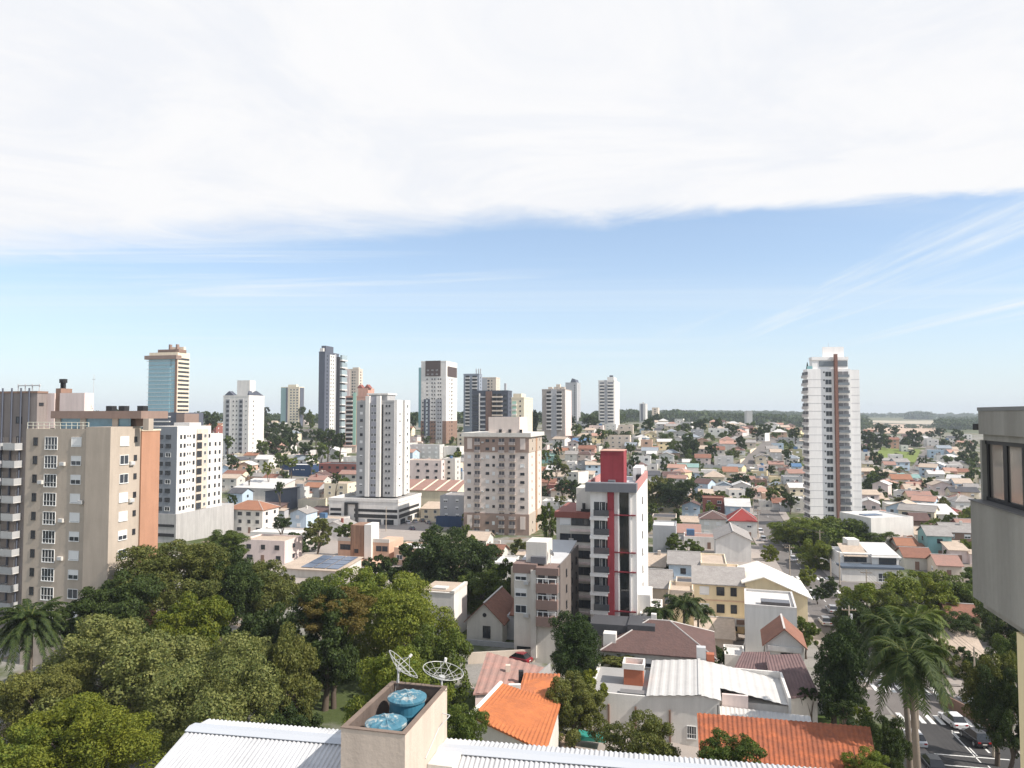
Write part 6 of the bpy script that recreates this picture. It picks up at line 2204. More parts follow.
for w_, px, py, p, wm_, H, D, roof, wall, rc, hd in HF[max(0, 282 - have):]:
    h = math.radians(hd)
    rise = {'gx': D * 0.22, 'gy': wm_ * 0.2, 'hip': min(wm_, D) * 0.26, 'flat': 0.5}[roof]
    wmb, rmb = house_geo(None, wm_, D, H, roof, rise, None, None, sink=4.0, raw=True)
    wn = MB()
    for k in range(2 if H > 4 else 1):
        for u in (.25, .7):
            wn.box(wm_ * u - .6, wm_ * u + .6, -.04, .02, 1.0 + 2.8 * k, 2.1 + 2.8 * k)
    x0 = Vector((p.x, p.y, 0)) - Vector((math.cos(h), -math.sin(h), 0)) * wm_ / 2
    M_ = Matrix.Translation((x0.x, x0.y, ground(p.x, p.y))) @ Matrix.Rotation(-h, 4, 'Z')
    for part, m0, m1 in ((wmb, slot(wm(wall)), 0), (rmb, slot(rm(rc)), slot(RIDGE)), (wn, slot(GLASS), 0)):
        n0 = len(mass.v)
        mass.v += [tuple(M_ @ Vector(q)) for q in part.v]
        mass.f += [tuple(i + n0 for i in f) for f in part.f]
        mass.m += [m0 if i == 0 else m1 for i in part.m]
if mass.v:
    tag(mass.obj('far_housing', mats), 'tiny far houses packed between the larger ones on the hillside', kind='stuff')

# ---------------------------------------------------------------- trees
def clumps(kind, seed, n):
    """big lobes first, then leaf clumps over each lobe: billows with dark gaps between them"""
    g = random.Random(seed)
    C, R = [], []
    nl = {'dome': 13, 'umbrella': 16, 'tall': 11, 'cone': 16, 'round': 12}[kind]
    lobes = []
    tries = 0
    while len(lobes) < nl and tries < 4000:
        tries += 1
        x, y, z = g.uniform(-1, 1), g.uniform(-1, 1), g.uniform(-1, 1)
        q = math.sqrt(x * x + y * y + z * z)
        if q > 1 or q < 0.2: continue
        if kind == 'umbrella':
            if z < -.1 or q < .4: continue
            c = (x * .80, y * .80, .36 * (1 - (x * x + y * y) * .55) + z * .06); r = g.uniform(.22, .34)
        elif kind == 'cone':
            h = (z + 1) / 2
            kk = 1 - h * .86
            c = (x * .52 * kk, y * .52 * kk, z * .86); r = g.uniform(.24, .34) * (.35 + .75 * kk)
        elif kind == 'tall':
            kk = 1 - .4 * max(0, z)
            c = (x * .56 * kk, y * .56 * kk, z * .70); r = g.uniform(.26, .40)
        elif kind == 'round':
            c = (x / q * .52, y / q * .52, z / q * .52); r = g.uniform(.36, .46)
        else:
            if z < -.6: continue
            k2 = .62 if len(lobes) > 2 else .25
            c = (x / q * k2 * g.uniform(.8, 1.08), y / q * k2 * g.uniform(.8, 1.08), z / q * .58); r = g.uniform(.24, .44)
        if any(math.dist(c, o[0]) < (o[1] + r) * .42 for o in lobes) and tries < 3000: continue
        lobes.append((c, r))
    per = max(4, n // nl)
    for c, r in lobes:
        for _ in range(per):
            d = Vector((g.gauss(0, 1), g.gauss(0, 1), g.gauss(.25, 1))).normalized()
            rr = r * g.uniform(.62, .98)
            C.append((c[0] + d.x * rr, c[1] + d.y * rr, c[2] + d.z * rr * .9)); R.append(r * g.uniform(.26, .50))
    return C, R


CROWNS = {}


def crown_mesh(kind, lod, var):
    k = (kind, lod, var)
    if k not in CROWNS:
        ncl, n, leaf = {'xhi': (260, 64000, 0.0165), 'hi': (190, 30000, 0.0235), 'mid': (90, 6500, 0.050), 'lo': (48, 1300, 0.105)}[lod]
        if kind == 'cone':
            ncl = int(ncl * 1.4); leaf *= 0.85
        C, R = clumps(kind, hash((len(kind), var)) % 1000 + var * 17, ncl)
        CROWNS[k] = leaf_cloud('crown', C, R, n, leaf, var * 7 + len(kind), 0.3, 0.55)
    return CROWNS[k]


TRUNKS = {}


def trunk_mesh(var, lo):
    """a unit trunk: from z = 0 to the crown's centre at z = 1, with limbs running on into it"""
    k = (var, lo)
    if k not in TRUNKS:
        g = random.Random(var * 31 + 5)
        b = MB()
        pts = [Vector((0, 0, -0.12))]
        for i in range(4):
            pts.append(Vector((g.uniform(-.05, .05), g.uniform(-.05, .05), 0.16 + i * 0.16)))
        rr = [0.075, 0.06, 0.052, 0.045, 0.036]
        for i in range(4):
            b.cyl(pts[i], pts[i + 1], rr[i], rr[i + 1], 5 if lo else 8, caps=False)
        for i in range(3 if lo else 9):
            s = pts[2 + i % 3]
            a = g.uniform(0, 6.28)
            m_ = s + Vector((math.cos(a) * .16, math.sin(a) * .16, .22))
            e = s + Vector((math.cos(a) * .36, math.sin(a) * .36, g.uniform(.3, .5)))
            b.cyl(s, m_, 0.03, 0.022, 5, caps=False); b.cyl(m_, e, 0.022, 0.008, 5, caps=False)
        TRUNKS[k] = b.mesh('trunk', [BARK], True)
    return TRUNKS[k]


tr = random.Random(77)
NTREE = [0]
TREE_WORD = {'dark': 'dark green', 'mid': 'mid-green', 'olive': 'olive', 'grey': 'grey-green', 'yellow': 'yellow-green', 'bright': 'bright green', 'rusty': 'rust-topped', 'conifer': 'blackish green'}
SHAPE_WORD = {'dome': 'domed', 'umbrella': 'flat-topped', 'tall': 'upright', 'cone': 'cone-shaped', 'round': 'round'}


def tree(px, ptop, pbot, rpx, d, leaf='mid', kind='dome', label=None, lod=None, name='tree', group='trees among the houses', depth=1.0, no_trunk=False):
    """a tree whose crown spans rows ptop..pbot and is rpx pixels in radius at distance d"""
    if kind == 'dome' and rpx < 24:
        pbot += 0.28 * (pbot - ptop)
    mid = at(px, (ptop + pbot) / 2, d)
    R = rpx / F * d
    zt, zb = at(px, ptop, d).z, at(px, pbot, d).z
    rz = max((zt - zb) / 2, 0.4)
    g0 = ground(mid.x, d)
    cz = max((zt + zb) / 2, g0 + rz * 0.5)
    NTREE[0] += 1
    var = NTREE[0] % 3
    if lod is None:
        lod = 'xhi' if rpx > 58 else 'hi' if rpx > 26 else ('mid' if rpx > 9 else 'lo')
    root = thing(name, (mid.x, d, g0), tr.uniform(0, 6.28), label, name.replace('_', ' '), group)
    cr = new('crown', crown_mesh(kind, lod, var), root, (0, 0, cz - g0))
    kz = {'dome': 1 / 0.98, 'umbrella': 1 / 0.6, 'tall': 1 / 0.98, 'cone': 1 / 1.02, 'round': 1 / 0.98}[kind]
    if kind in ('dome',):
        cr.location.z -= rz * 0.16
    if kind == 'umbrella':
        cr.location.z -= rz * 0.75; kz = 1 / 0.42
    cr.scale = (R, R * depth, rz * kz)
    cr.material_slots[0].link = 'OBJECT'
    cr.material_slots[0].material = MATS['leaf ' + leaf]
    hgt = max(cz - g0, 0.6)
    t = new('trunk', trunk_mesh(var, lod == 'lo'), root, (0, 0, 0))
    w = max(min(R * 1.0, hgt), hgt * 0.35)
    t.scale = (w, w, hgt)
    if not label:
        size = 'small ' if R < 3 else ('tall ' if 2 * rz > 2.6 * R else '')
        auto(root, f"{size}{TREE_WORD[leaf]} {SHAPE_WORD[kind]} {name.replace('_', ' ')}", px, (ptop + pbot) / 2)
    return root


PK = 'big trees of the park'
# --- the park in front, left
tree(120, 548, 660, 54, 98, 'dark', 'dome', 'dense dark green tree right beside the tan apartment block', group=PK)
tree(178, 520, 640, 66, 108, 'olive', 'dome', 'tall olive-green tree with gaps in its crown behind the yellow-leaved one', group=PK)
tree(222, 536, 640, 42, 112, 'dark', 'dome', 'dark brownish-green tree rising right of the tall olive one', group=PK)
tree(192, 568, 690, 52, 92, 'yellow', 'dome', 'sunlit yellow-green tree in the middle of the park', group=PK)
tree(126, 592, 770, 98, 80, 'grey', 'dome', 'huge grey-green domed tree with fine leaves beside the feather palm', group=PK)
tree(210, 632, 800, 84, 71, 'grey', 'dome', 'pale grey-green tree overhanging the white ribbed roof', group=PK)
tree(40, 634, 760, 62, 76, 'olive', 'dome', 'olive-green tree under the feather palm at the picture edge', group=PK)
tree(86, 676, 810, 80, 58, 'yellow', 'dome', 'yellow-leaved tree at the lower corner left of the white ribbed roof', group=PK)
tree(15, 712, 800, 52, 56, 'bright', 'dome', 'green bushy tree in the bottom corner of the park', group=PK)
tree(258, 578, 700, 46, 98, 'dark', 'dome', 'dark tree between the yellow-leaved and rust-topped trees', group=PK)
tree(262, 548, 630, 48, 122, 'olive', 'dome', 'dull olive tree standing in front of the pinkish flat-roofed house', group=PK)
tree(325, 578, 712, 52, 92, 'dark', 'tall', 'large dark tree with bare limbs showing below its crown', group=PK)
tree(335, 578, 632, 44, 92.5, 'rusty', 'dome', 'rust-brown flowering crown of a tree above the dark one', group=PK)
tree(400, 555, 700, 66, 102, 'bright', 'dome', 'big bright green tree in front of the blank white warehouse wall', group=PK)
tree(348, 556, 640, 50, 110, 'bright', 'dome', 'bright green tree behind the rust-brown crown', group=PK)
tree(436, 598, 730, 46, 90, 'mid', 'dome', 'mid-green tree beside the faded pink roof', group=PK)
tree(400, 622, 780, 64, 70, 'bright', 'dome', 'leafy green tree just behind the two wire dishes', group=PK)
tree(465, 690, 780, 34, 58, 'mid', 'dome', 'green tree beside the bright orange roof and white ribbed roof', group=PK)
tree(285, 690, 790, 44, 80, 'dark', 'dome', 'dark shaded tree low behind the white ribbed roof ridge', group=PK)
tree(298, 622, 750, 42, 84, 'olive', 'tall', 'thin-leaved olive tree left of the bare-limbed dark tree', group=PK)
tree(245, 622, 730, 46, 84, 'grey', 'dome', 'soft grey-green tree right of the huge domed one', group=PK)
tree(70, 590, 650, 26, 96, 'dark', 'dome', 'small dark tree between the feather palm and the dense dark tree', group=PK)
# --- middle
tree(472, 532, 562, 16, 205, 'mid', 'dome')
tree(540, 536, 566, 16, 180, 'dark', 'dome')
tree(495, 552, 580, 16, 165, 'mid', 'dome')
tree(520, 534, 556, 12, 205, 'olive', 'dome')
tree(465, 520, 540, 9, 240, 'mid', 'dome')
tree(318, 566, 620, 26, 150, 'mid', 'dome', 'green tree just in front of the solar-panelled hall', group=PK, lod='hi')
tree(285, 572, 610, 18, 150, 'olive', 'dome', 'small olive tree in front of the solar-panelled hall', group=PK)
tree(455, 512, 615, 54, 150, 'dark', 'dome', 'broad dark spreading tree in front of the beige tower', group=PK)
tree(415, 532, 580, 26, 155, 'dark', 'dome', 'dark tree at the left shoulder of the broad spreading one', group=PK)
tree(480, 562, 620, 34, 135, 'mid', 'dome', 'mid-green tree over the roof of the old tiled house', group=PK)
tree(440, 575, 625, 30, 132, 'bright', 'dome', 'bright green tree behind the blank white warehouse', group=PK)
tree(505, 545, 600, 22, 150, 'mid', 'dome', 'green tree between the beige tower and the four-storey block')
tree(380, 546, 600, 24, 150, 'dark', 'dome', 'dark tree in front of the peach brick apartment house')
tree(571, 603, 690, 32, 98, 'conifer', 'round', 'dense blackish-green round tree in front of the brown-panelled block', lod='hi')
tree(574, 656, 745, 37, 82, 'olive', 'dome', 'grey-olive round tree between the orange roofs and the white wall', lod='hi')
tree(590, 660, 705, 22, 88, 'yellow', 'dome', 'yellow-green tree tucked behind the grey-olive round tree', lod='mid')
tree(638, 700, 790, 42, 76, 'olive', 'dome', 'olive tree against the white wall of the white-roofed hall', lod='hi')
tree(731, 718, 800, 42, 58, 'mid', 'dome', 'round green tree in front of the ribbed orange-red roof', lod='hi')
tree(678, 618, 660, 27, 112, 'dark', 'dome', 'dark shrubbery tree at the foot of the fan-headed palms', lod='mid')
tree(715, 640, 668, 18, 112, 'dark', 'dome')
tree(615, 652, 668, 26, 102, 'olive', 'dome', 'low olive shrub tree in front of the grey carport', lod='mid')
tree(833, 612, 728, 43, 94, 'conifer', 'tall', 'tall dense blackish-green tree between the gabled house and the street', lod='hi')
tree(850, 638, 716, 26, 98, 'conifer', 'tall', 'slimmer dark upright tree leaning against the tall one beside the street', lod='hi')
tree(806, 608, 640, 16, 120, 'mid', 'dome')
tree(830, 512, 556, 60, 222, 'mid', 'umbrella', 'very wide spreading umbrella-shaped tree at the foot of the white brown-striped tower', lod='hi')
tree(795, 512, 548, 30, 218, 'bright', 'dome', 'bright green tree at the left edge of the spreading umbrella-shaped tree', lod='hi')
tree(866, 516, 550, 30, 216, 'mid', 'dome', 'green tree at the right edge of the spreading umbrella-shaped tree', lod='hi')
tree(818, 532, 578, 24, 190, 'bright', 'dome', 'leafy tree leaning over the street below the umbrella-shaped tree', lod='hi')
tree(808, 566, 590, 13, 172, 'bright', 'dome')
tree(829, 574, 604, 12, 160, 'dark', 'round', 'dark clipped round street tree, the taller of two')
tree(817, 584, 602, 9, 154, 'dark', 'round', 'dark clipped round street tree, the smaller of two')
tree(770, 545, 566, 12, 200, 'yellow', 'dome')
tree(874, 562, 640, 42, 138, 'bright', 'dome', 'yellowish-green tree in front of the white split-level house', lod='hi')
tree(918, 556, 640, 46, 140, 'bright', 'dome', 'large leafy tree right of the white split-level house', lod='hi')
tree(960, 566, 630, 36, 142, 'mid', 'dome', 'green tree beside the concrete bay, below the turquoise house', lod='hi')
tree(905, 600, 650, 40, 120, 'mid', 'dome', 'mid-green tree right behind the tall feather palms', lod='hi')
tree(856, 590, 652, 27, 130, 'dark', 'dome', 'dark tree hanging over the parked white car', lod='hi')
tree(955, 606, 646, 26, 118, 'dark', 'dome', 'dark tree in shade under the concrete bay', lod='hi')
tree(994, 626, 730, 34, 84, 'olive', 'dome', 'feathery olive tree over the footway right of the near crossing', lod='hi')
tree(1010, 646, 775, 34, 80, 'dark', 'dome', 'dark tree right of the parked cars on the near street', lod='hi')
tree(940, 632, 668, 22, 106, 'olive', 'dome', lod='mid')
tree(1000, 588, 650, 30, 128, 'dark', 'dome', 'dark tree right under the concrete bay, in front of the peach hut', lod='hi')
tree(1018, 622, 690, 26, 100, 'mid', 'dome', 'green tree against the cream wall at the picture edge', lod='hi')
tree(962, 640, 676, 20, 112, 'dark', 'dome', lod='mid')
tree(985, 560, 600, 30, 165, 'mid', 'dome', 'green tree behind the concrete bay', lod='mid')
tree(882, 696, 800, 28, 78, 'dark', 'dome', 'dark shrub tree at the foot of the tall feather palms', lod='hi')
tree(866, 742, 790, 26, 66, 'bright', 'dome', 'bright green bush before the ribbed orange-red roof', lod='hi')
tree(843, 694, 716, 16, 88, 'dark', 'dome', 'low dark hedge tree on the lawn beside the white-roofed hall')
tree(862, 700, 722, 10, 86, 'bright', 'dome')
for i, px in enumerate((803, 812)):
    tree(px, 686, 702, 6.5, 93, 'conifer', 'round', ('clipped round bush beside the lawn, nearer the purplish roof', 'clipped round bush beside the lawn, nearer the dark hedge')[i], name='bush', group='clipped bushes')
tree(228, 524, 560, 28, 150, 'mid', 'dome', 'green tree below the white orange-roofed house', lod='hi')
tree(215, 545, 590, 30, 128, 'dark', 'dome', lod='mid')
tree(300, 532, 566, 26, 215, 'dark', 'dome', 'dark spreading tree right of the pinkish flat-roofed house', lod='mid')
tree(318, 512, 540, 18, 200, 'olive', 'dome')
tree(282, 513, 532, 10, 205, 'dark', 'round')
tree(345, 518, 535, 14, 205, 'mid', 'dome')
tree(430, 526, 540, 12, 190, 'mid', 'dome')
tree(548, 496, 532, 13, 195, 'mid', 'dome', 'bright tree squeezed between the beige tower and the pale rear block')
tree(676, 470, 508, 28, 300, 'dark', 'dome', 'big dark tree above the blue gable-fronted cottage', lod='hi')
tree(656, 468, 505, 18, 305, 'olive', 'dome', 'olive tree left of the big dark one above the cottage')
tree(690, 535, 556, 14, 185, 'mid', 'dome'); tree(661, 556, 570, 11, 172, 'dark', 'dome'); tree(652, 500, 512, 9, 270, 'mid', 'dome'); tree(720, 488, 500, 10, 320, 'mid', 'dome')
tree(745, 492, 504, 9, 310, 'bright', 'dome'); tree(700, 487, 500, 8, 330, 'olive', 'dome'); tree(772, 484, 500, 9, 320, 'mid', 'dome'); tree(790, 487, 505, 10, 300, 'dark', 'dome'); tree(740, 470, 486, 12, 370, 'dark', 'dome')
tree(690, 430, 462, 14, 460, 'dark', 'dome', 'large dark tree cluster crown among the white hill houses'); tree(674, 436, 452, 10, 470, 'mid', 'dome'); tree(712, 440, 456, 8, 450, 'dark', 'dome'); tree(655, 478, 490, 7, 350, 'mid', 'dome')
tree(665, 452, 468, 6, 420, 'dark', 'dome'); tree(741, 432, 446, 8, 480, 'dark', 'dome'); tree(786, 446, 458, 7, 440, 'dark', 'dome'); tree(700, 415, 428, 12, 640, 'dark', 'dome'); tree(718, 414, 430, 9, 620, 'dark', 'dome')
tree(648, 414, 430, 8, 560, 'dark', 'dome'); tree(683, 420, 432, 7, 600, 'dark', 'dome'); tree(732, 420, 434, 8, 580, 'dark', 'dome'); tree(658, 412, 426, 8, 900, 'dark', 'umbrella', 'umbrella-shaped pine standing before the tiny far grey tower')
tree(765, 420, 434, 9, 600, 'dark', 'dome'); tree(780, 424, 434, 9, 620, 'mid', 'dome'); tree(757, 425, 436, 8, 560, 'dark', 'dome'); tree(795, 424, 436, 8, 560, 'dark', 'dome')
# left hill
for px, t_, b_, r_, d_, lf in ((268, 414, 440, 12, 520, 'dark'), (282, 416, 445, 13, 500, 'dark'), (274, 430, 452, 13, 440, 'dark'), (290, 428, 452, 9, 450, 'dark'), (262, 436, 452, 8, 430, 'mid'), (296, 418, 432, 8, 560, 'dark'),
                              (310, 405, 425, 7, 640, 'mid'), (316, 425, 440, 9, 470, 'dark'), (305, 438, 452, 10, 410, 'dark'), (328, 424, 445, 12, 430, 'dark'), (322, 438, 456, 9, 400, 'mid'), (340, 428, 444, 9, 430, 'dark'),
                              (296, 430, 445, 5, 470, 'conifer'), (282, 450, 465, 9, 370, 'mid'), (268, 458, 472, 7, 345, 'yellow'), (292, 455, 466, 9, 360, 'bright'), (250, 462, 474, 7, 340, 'mid'), (312, 450, 464, 8, 370, 'mid'),
                              (336, 470, 482, 6, 320, 'mid'), (280, 478, 492, 6, 300, 'dark'), (232, 450, 466, 8, 380, 'dark'), (214, 448, 462, 9, 400, 'dark'), (228, 432, 446, 8, 440, 'mid'), (206, 428, 440, 8, 480, 'dark'),
                              (232, 490, 505, 6, 270, 'dark'), (303, 404, 414, 6, 800, 'dark'), (264, 404, 414, 8, 820, 'dark'), (414, 408, 424, 6, 640, 'dark'), (408, 420, 436, 6, 520, 'mid'), (458, 448, 460, 6, 430, 'bright'),
                              (470, 500, 524, 10, 262, 'mid'), (452, 452, 462, 7, 420, 'dark')):
    tree(px, t_, b_, r_, d_, lf, 'dome' if lf != 'conifer' else 'cone')
# behind the left towers
for px in (84, 92, 100, 118, 126, 137, 144, 203, 196, 212, 76):
    tree(px, 403 + tr.uniform(0, 6), 418 + tr.uniform(0, 8), tr.uniform(5, 9), 560 + tr.uniform(-40, 80), 'dark', 'dome')
# centre
for px, t_, b_, r_, d_, lf in ((534, 400, 440, 9, 560, 'dark'), (540, 430, 446, 9, 480, 'dark'), (590, 412, 428, 10, 620, 'dark'), (578, 420, 436, 9, 540, 'mid'), (585, 430, 444, 8, 470, 'dark'), (602, 426, 438, 7, 500, 'mid'),
                              (556, 456, 470, 9, 380, 'mid'), (548, 466, 478, 8, 350, 'dark'), (562, 476, 492, 10, 325, 'dark'), (574, 476, 496, 13, 310, 'dark'), (585, 482, 502, 10, 300, 'dark'), (592, 476, 490, 7, 330, 'olive'),
                              (565, 460, 474, 7, 370, 'olive'), (545, 446, 458, 7, 420, 'mid'), (600, 450, 462, 8, 420, 'mid'), (612, 428, 440, 8, 520, 'dark'), (625, 428, 438, 7, 520, 'dark'), (634, 452, 470, 7, 400, 'dark'), (630, 440, 452, 6, 440, 'mid'),
                              (560, 493, 503, 8, 285, 'olive'), (605, 414, 426, 7, 700, 'dark'), (570, 412, 424, 7, 700, 'dark'), (558, 437, 452, 6, 450, 'dark')):
    tree(px, t_, b_, r_, d_, lf)
# right valley
for px, t_, b_, r_, d_, lf, kd in ((914, 425, 448, 10, 640, 'dark', 'dome'), (906, 436, 450, 8, 620, 'dark', 'dome'), (868, 424, 445, 10, 620, 'dark', 'dome'), (880, 430, 448, 10, 600, 'dark', 'dome'), (866, 440, 456, 9, 540, 'dark', 'dome'), (892, 432, 444, 7, 640, 'dark', 'dome'),
                                  (958, 425, 440, 7, 660, 'dark', 'dome'), (945, 436, 448, 8, 620, 'dark', 'dome'), (972, 436, 450, 9, 600, 'dark', 'dome'), (912, 448, 455, 4, 560, 'dark', 'dome'), (926, 454, 468, 3, 500, 'conifer', 'cone'), (922, 458, 470, 5, 490, 'dark', 'dome'),
                                  (968, 452, 475, 13, 480, 'dark', 'dome'), (954, 466, 478, 9, 440, 'olive', 'dome'), (876, 456, 480, 9, 470, 'dark', 'dome'), (880, 474, 492, 11, 400, 'dark', 'dome'), (872, 482, 500, 10, 370, 'dark', 'dome'), (888, 486, 502, 11, 360, 'mid', 'dome'),
                                  (903, 488, 500, 7, 370, 'bright', 'dome'), (902, 500, 516, 12, 310, 'olive', 'dome'), (884, 496, 506, 5, 340, 'bright', 'dome'), (945, 514, 532, 10, 270, 'mid', 'dome'), (932, 484, 494, 6, 400, 'mid', 'dome'), (968, 476, 498, 10, 390, 'dark', 'dome'),
                                  (976, 470, 492, 9, 400, 'mid', 'dome'), (956, 480, 490, 6, 410, 'dark', 'dome'), (915, 500, 512, 5, 330, 'dark', 'dome'), (925, 514, 522, 5, 290, 'dark', 'dome'), (972, 520, 540, 9, 250, 'dark', 'dome'), (948, 545, 560, 6, 200, 'mid', 'dome'),
                                  (898, 455, 466, 6, 520, 'mid', 'dome'), (940, 425, 436, 7, 800, 'dark', 'dome'), (930, 428, 438, 6, 760, 'dark', 'dome'), (880, 420, 432, 9, 760, 'dark', 'dome'), (895, 424, 434, 8, 740, 'dark', 'dome')):
    tree(px, t_, b_, r_, d_, lf, kd)

# filler garden trees between the hill houses
gt = random.Random(9)
FILL = []
for x0, x1, y0, y1, n in ((540, 640, 432, 500, 28), (632, 802, 424, 506, 92), (862, 978, 440, 530, 62), (222, 352, 438, 502, 36), (404, 462, 428, 480, 10), (640, 740, 505, 560, 14), (900, 975, 500, 560, 12)):
    made = tries = 0
    while made < n and tries < n * 40:
        tries += 1
        px, py = gt.uniform(x0, x1), gt.uniform(y0, y1)
        p = hit(px, py)
        R = gt.uniform(1.6, 4.2)
        if p.y > 900 or not free(p.x, p.y, R * 0.2): continue
        if abs(p.x - sx(p.y)) < 8 and p.y < 340: continue
        if 735 < px < 776 and abs((px - 736) * -0.92 + 474 - py) < 8: continue
        if abs(px - 910 - (483 - py) * .64) < 8: continue
        if 870 < px < 936 and 446 < py < 466: continue
        r_ = R * F / p.y
        FILL.append((px, py - r_ * gt.uniform(1.6, 2.3), py - r_ * 0.1, r_, p.y, gt.choice(['dark', 'dark', 'mid', 'mid', 'olive', 'bright']), gt.choice(['dome', 'dome', 'round', 'tall'])))
        PLACED.append((p.x, p.y, R * 0.5))
        made += 1


# the largest of the garden trees are trees of their own; the smallest read as one mass of greenery
FILL.sort(key=lambda q: -q[3])
room = max(0, 286 - NTREE[0])
for q in FILL[:room]:
    tree(*q)
_C, _R = [], []
for px, pt_, pb_, r_, d_, lf, kd in FILL[room:]:
    m = at(px, (pt_ + pb_) / 2, d_)
    R = r_ / F * d_
    for k in range(7):
        a, b, c = gt.gauss(0, .42), gt.gauss(0, .42), gt.gauss(0, .42)
        _C.append((m.x + a * R, d_ + b * R, max(m.z, ground(m.x, d_) + R * .8) + c * R)); _R.append(R * gt.uniform(.35, .6))
if _C:
    me = leaf_cloud('garden_greenery', _C, _R, len(_C) * 130, 0.34, 5, 0.3, 0.55)
    me.materials[0] = MATS['leaf mid']
    tag(new('garden_greenery', me), 'small garden trees and bushes among the far houses', kind='stuff')


# --- palms
def frond(b, base, az, length, droop, width, nleaf, m=0, rise=0.6, gtr=random.Random(3)):
    pts = []
    for i in range(9):
        t = i / 8
        r = length * (t - 0.10 * t * t * droop)
        z = length * (rise * t - droop * 0.62 * t * t)
        pts.append(base + Vector((math.cos(az) * r, math.sin(az) * r, z)))
    side = Vector((-math.sin(az), math.cos(az), 0))
    for i in range(8):
        b.cyl(pts[i], pts[i + 1], 0.045 * (1 - i / 9), 0.045 * (1 - (i + 1) / 9), 4, 1, caps=False)
    for k in range(nleaf):
        t = 0.12 + 0.88 * k / nleaf
        i = min(int(t * 8), 7)
        p = pts[i].lerp(pts[i + 1], t * 8 - i)
        ax = (pts[i + 1] - pts[i]).normalized()
        L = width * (0.45 + 0.9 * math.sin(math.pi * min(t * 0.85 + 0.12, 1)))
        for s in (-1, 1):
            d = (side * s * gtr.uniform(.7, 1) + ax * 0.55 + Vector((0, 0, gtr.uniform(-0.75, 0.1)))).normalized()
            w = ax * 0.06
            b.add([p - w, p + w, p + d * L * .6 + w * .8, p + d * L + Vector((0, 0, -0.15 * L)), p + d * L * .6 - w * .8], [(0, 1, 2, 3, 4)], 0)


def palm(px, pcrown, d, trunk_r, length, n, label, seed, width=0.55, droop=1.3, base_px=None, leaf='mid', nleaf=34, lean=0.0, rises=(0.1, 1.1)):
    g = random.Random(seed)
    top = at(px, pcrown, d)
    gx = at(base_px, 460, d).x if base_px else top.x
    g0 = ground(gx, d)
    root = thing('palm_tree', (gx, d, g0), 0, label, 'palm tree', 'palms')
    tp = Vector((top.x - gx, 0, top.z - g0))
    b = MB()
    prev = Vector((0, 0, -0.5))
    for i in range(1, 13):
        t = i / 12
        p = Vector((tp.x * t * t, 0, tp.z * t))
        b.cyl(prev, p, trunk_r * (1.15 - 0.35 * (t - 1 / 12)), trunk_r * (1.1 - 0.35 * t), 9, caps=False)
        prev = p
    b.obj('trunk', [paint('palm bark', (0.20, 0.165, 0.13), 0.9, 0.35, 0.3, 0.5)], root, smooth=True)
    c = MB()
    for i in range(n):
        q = (i + 0.5) / n
        frond(c, tp, i * 2.399 + g.uniform(-.2, .2), length * g.uniform(.85, 1.1), droop * g.uniform(.8, 1.25), width, nleaf, 0, rises[0] + (rises[1] - rises[0]) * q, g)
    c.obj('crown', [MATS['leaf ' + leaf], MATS['leaf olive']], root)
    return root


palm(908, 656, 72, 0.34, 4.9, 52, 'tallest feather palm beside the near street, its fronds drooping in a full head', 11, 0.95, 1.5, base_px=911, leaf='dark', nleaf=54, rises=(-.1, 1.1))
palm(898, 632, 80, 0.30, 4.6, 44, 'feather palm rising just behind the tallest one, slightly left', 12, 0.9, 1.4, base_px=903, leaf='dark', nleaf=48)
palm(914, 620, 92, 0.28, 4.6, 40, 'smaller feather palm behind the pair at the near street', 13, 0.85, 1.4, leaf='mid', nleaf=44)
palm(30, 620, 86, 0.45, 4.6, 72, 'stout feather palm with stiff arching fronds in front of the tan apartment block', 14, 0.5, 1.05, leaf='dark', nleaf=52, rises=(-.6, 1.2))
palm(684, 604, 114, 0.2, 3.6, 26, 'slender palm with a ragged head right of the red-striped block, the tallest there', 15, 0.7, 1.3, leaf='dark')
palm(660, 612, 113, 0.18, 3.2, 22, 'slender palm leaning toward the red-striped block', 16, 0.65, 1.4, leaf='dark')
palm(698, 612, 115, 0.18, 3.0, 20, 'slender palm on the side of the yellow apartment house', 17, 0.65, 1.3, leaf='dark')


# --- far woods: masses nobody could count
def wood(name, label, pxs, n, R, seed, leaf='dark', lift=0.0):
    """tree crowns spread over a far hillside given by four pixels"""
    g = np.random.default_rng(seed)
    c = [hit(*p) for p in pxs]
    C, Rr = [], []
    for _ in range(n):
        a, b = g.random(), g.random()
        p = c[0].lerp(c[1], a).lerp(c[3].lerp(c[2], a), b)
        r = R * g.uniform(0.6, 1.3)
        C.append((p.x, p.y, ground(p.x, p.y) + r * 0.5 + lift)); Rr.append(r)
    me = leaf_cloud(name, C, Rr, n * 46, R * 0.36, seed, 0.7, 0.7, 0.9)
    me.materials[0] = MATS['leaf ' + leaf]
    tag(new(name, me), label, kind='stuff')

def wood_strip(name, label, px0, px1, d0, d1, n, R, seed, leaf='dark'):
    g = np.random.default_rng(seed)
    C, Rr = [], []
    for _ in range(n):
        d = d0 + (d1 - d0) * g.random()
        x = ratio(px0 + (px1 - px0) * g.random(), 418) * d
        r = R * g.uniform(0.55, 1.35)
        C.append((x, d, ground(x, d) + r * 0.4)); Rr.append(r)
    me = leaf_cloud(name, C, Rr, n * 50, R * 0.30, seed, 0.7, 0.7, 0.9)
    me.materials[0] = MATS['leaf ' + leaf]
    tag(new(name, me), label, kind='stuff')


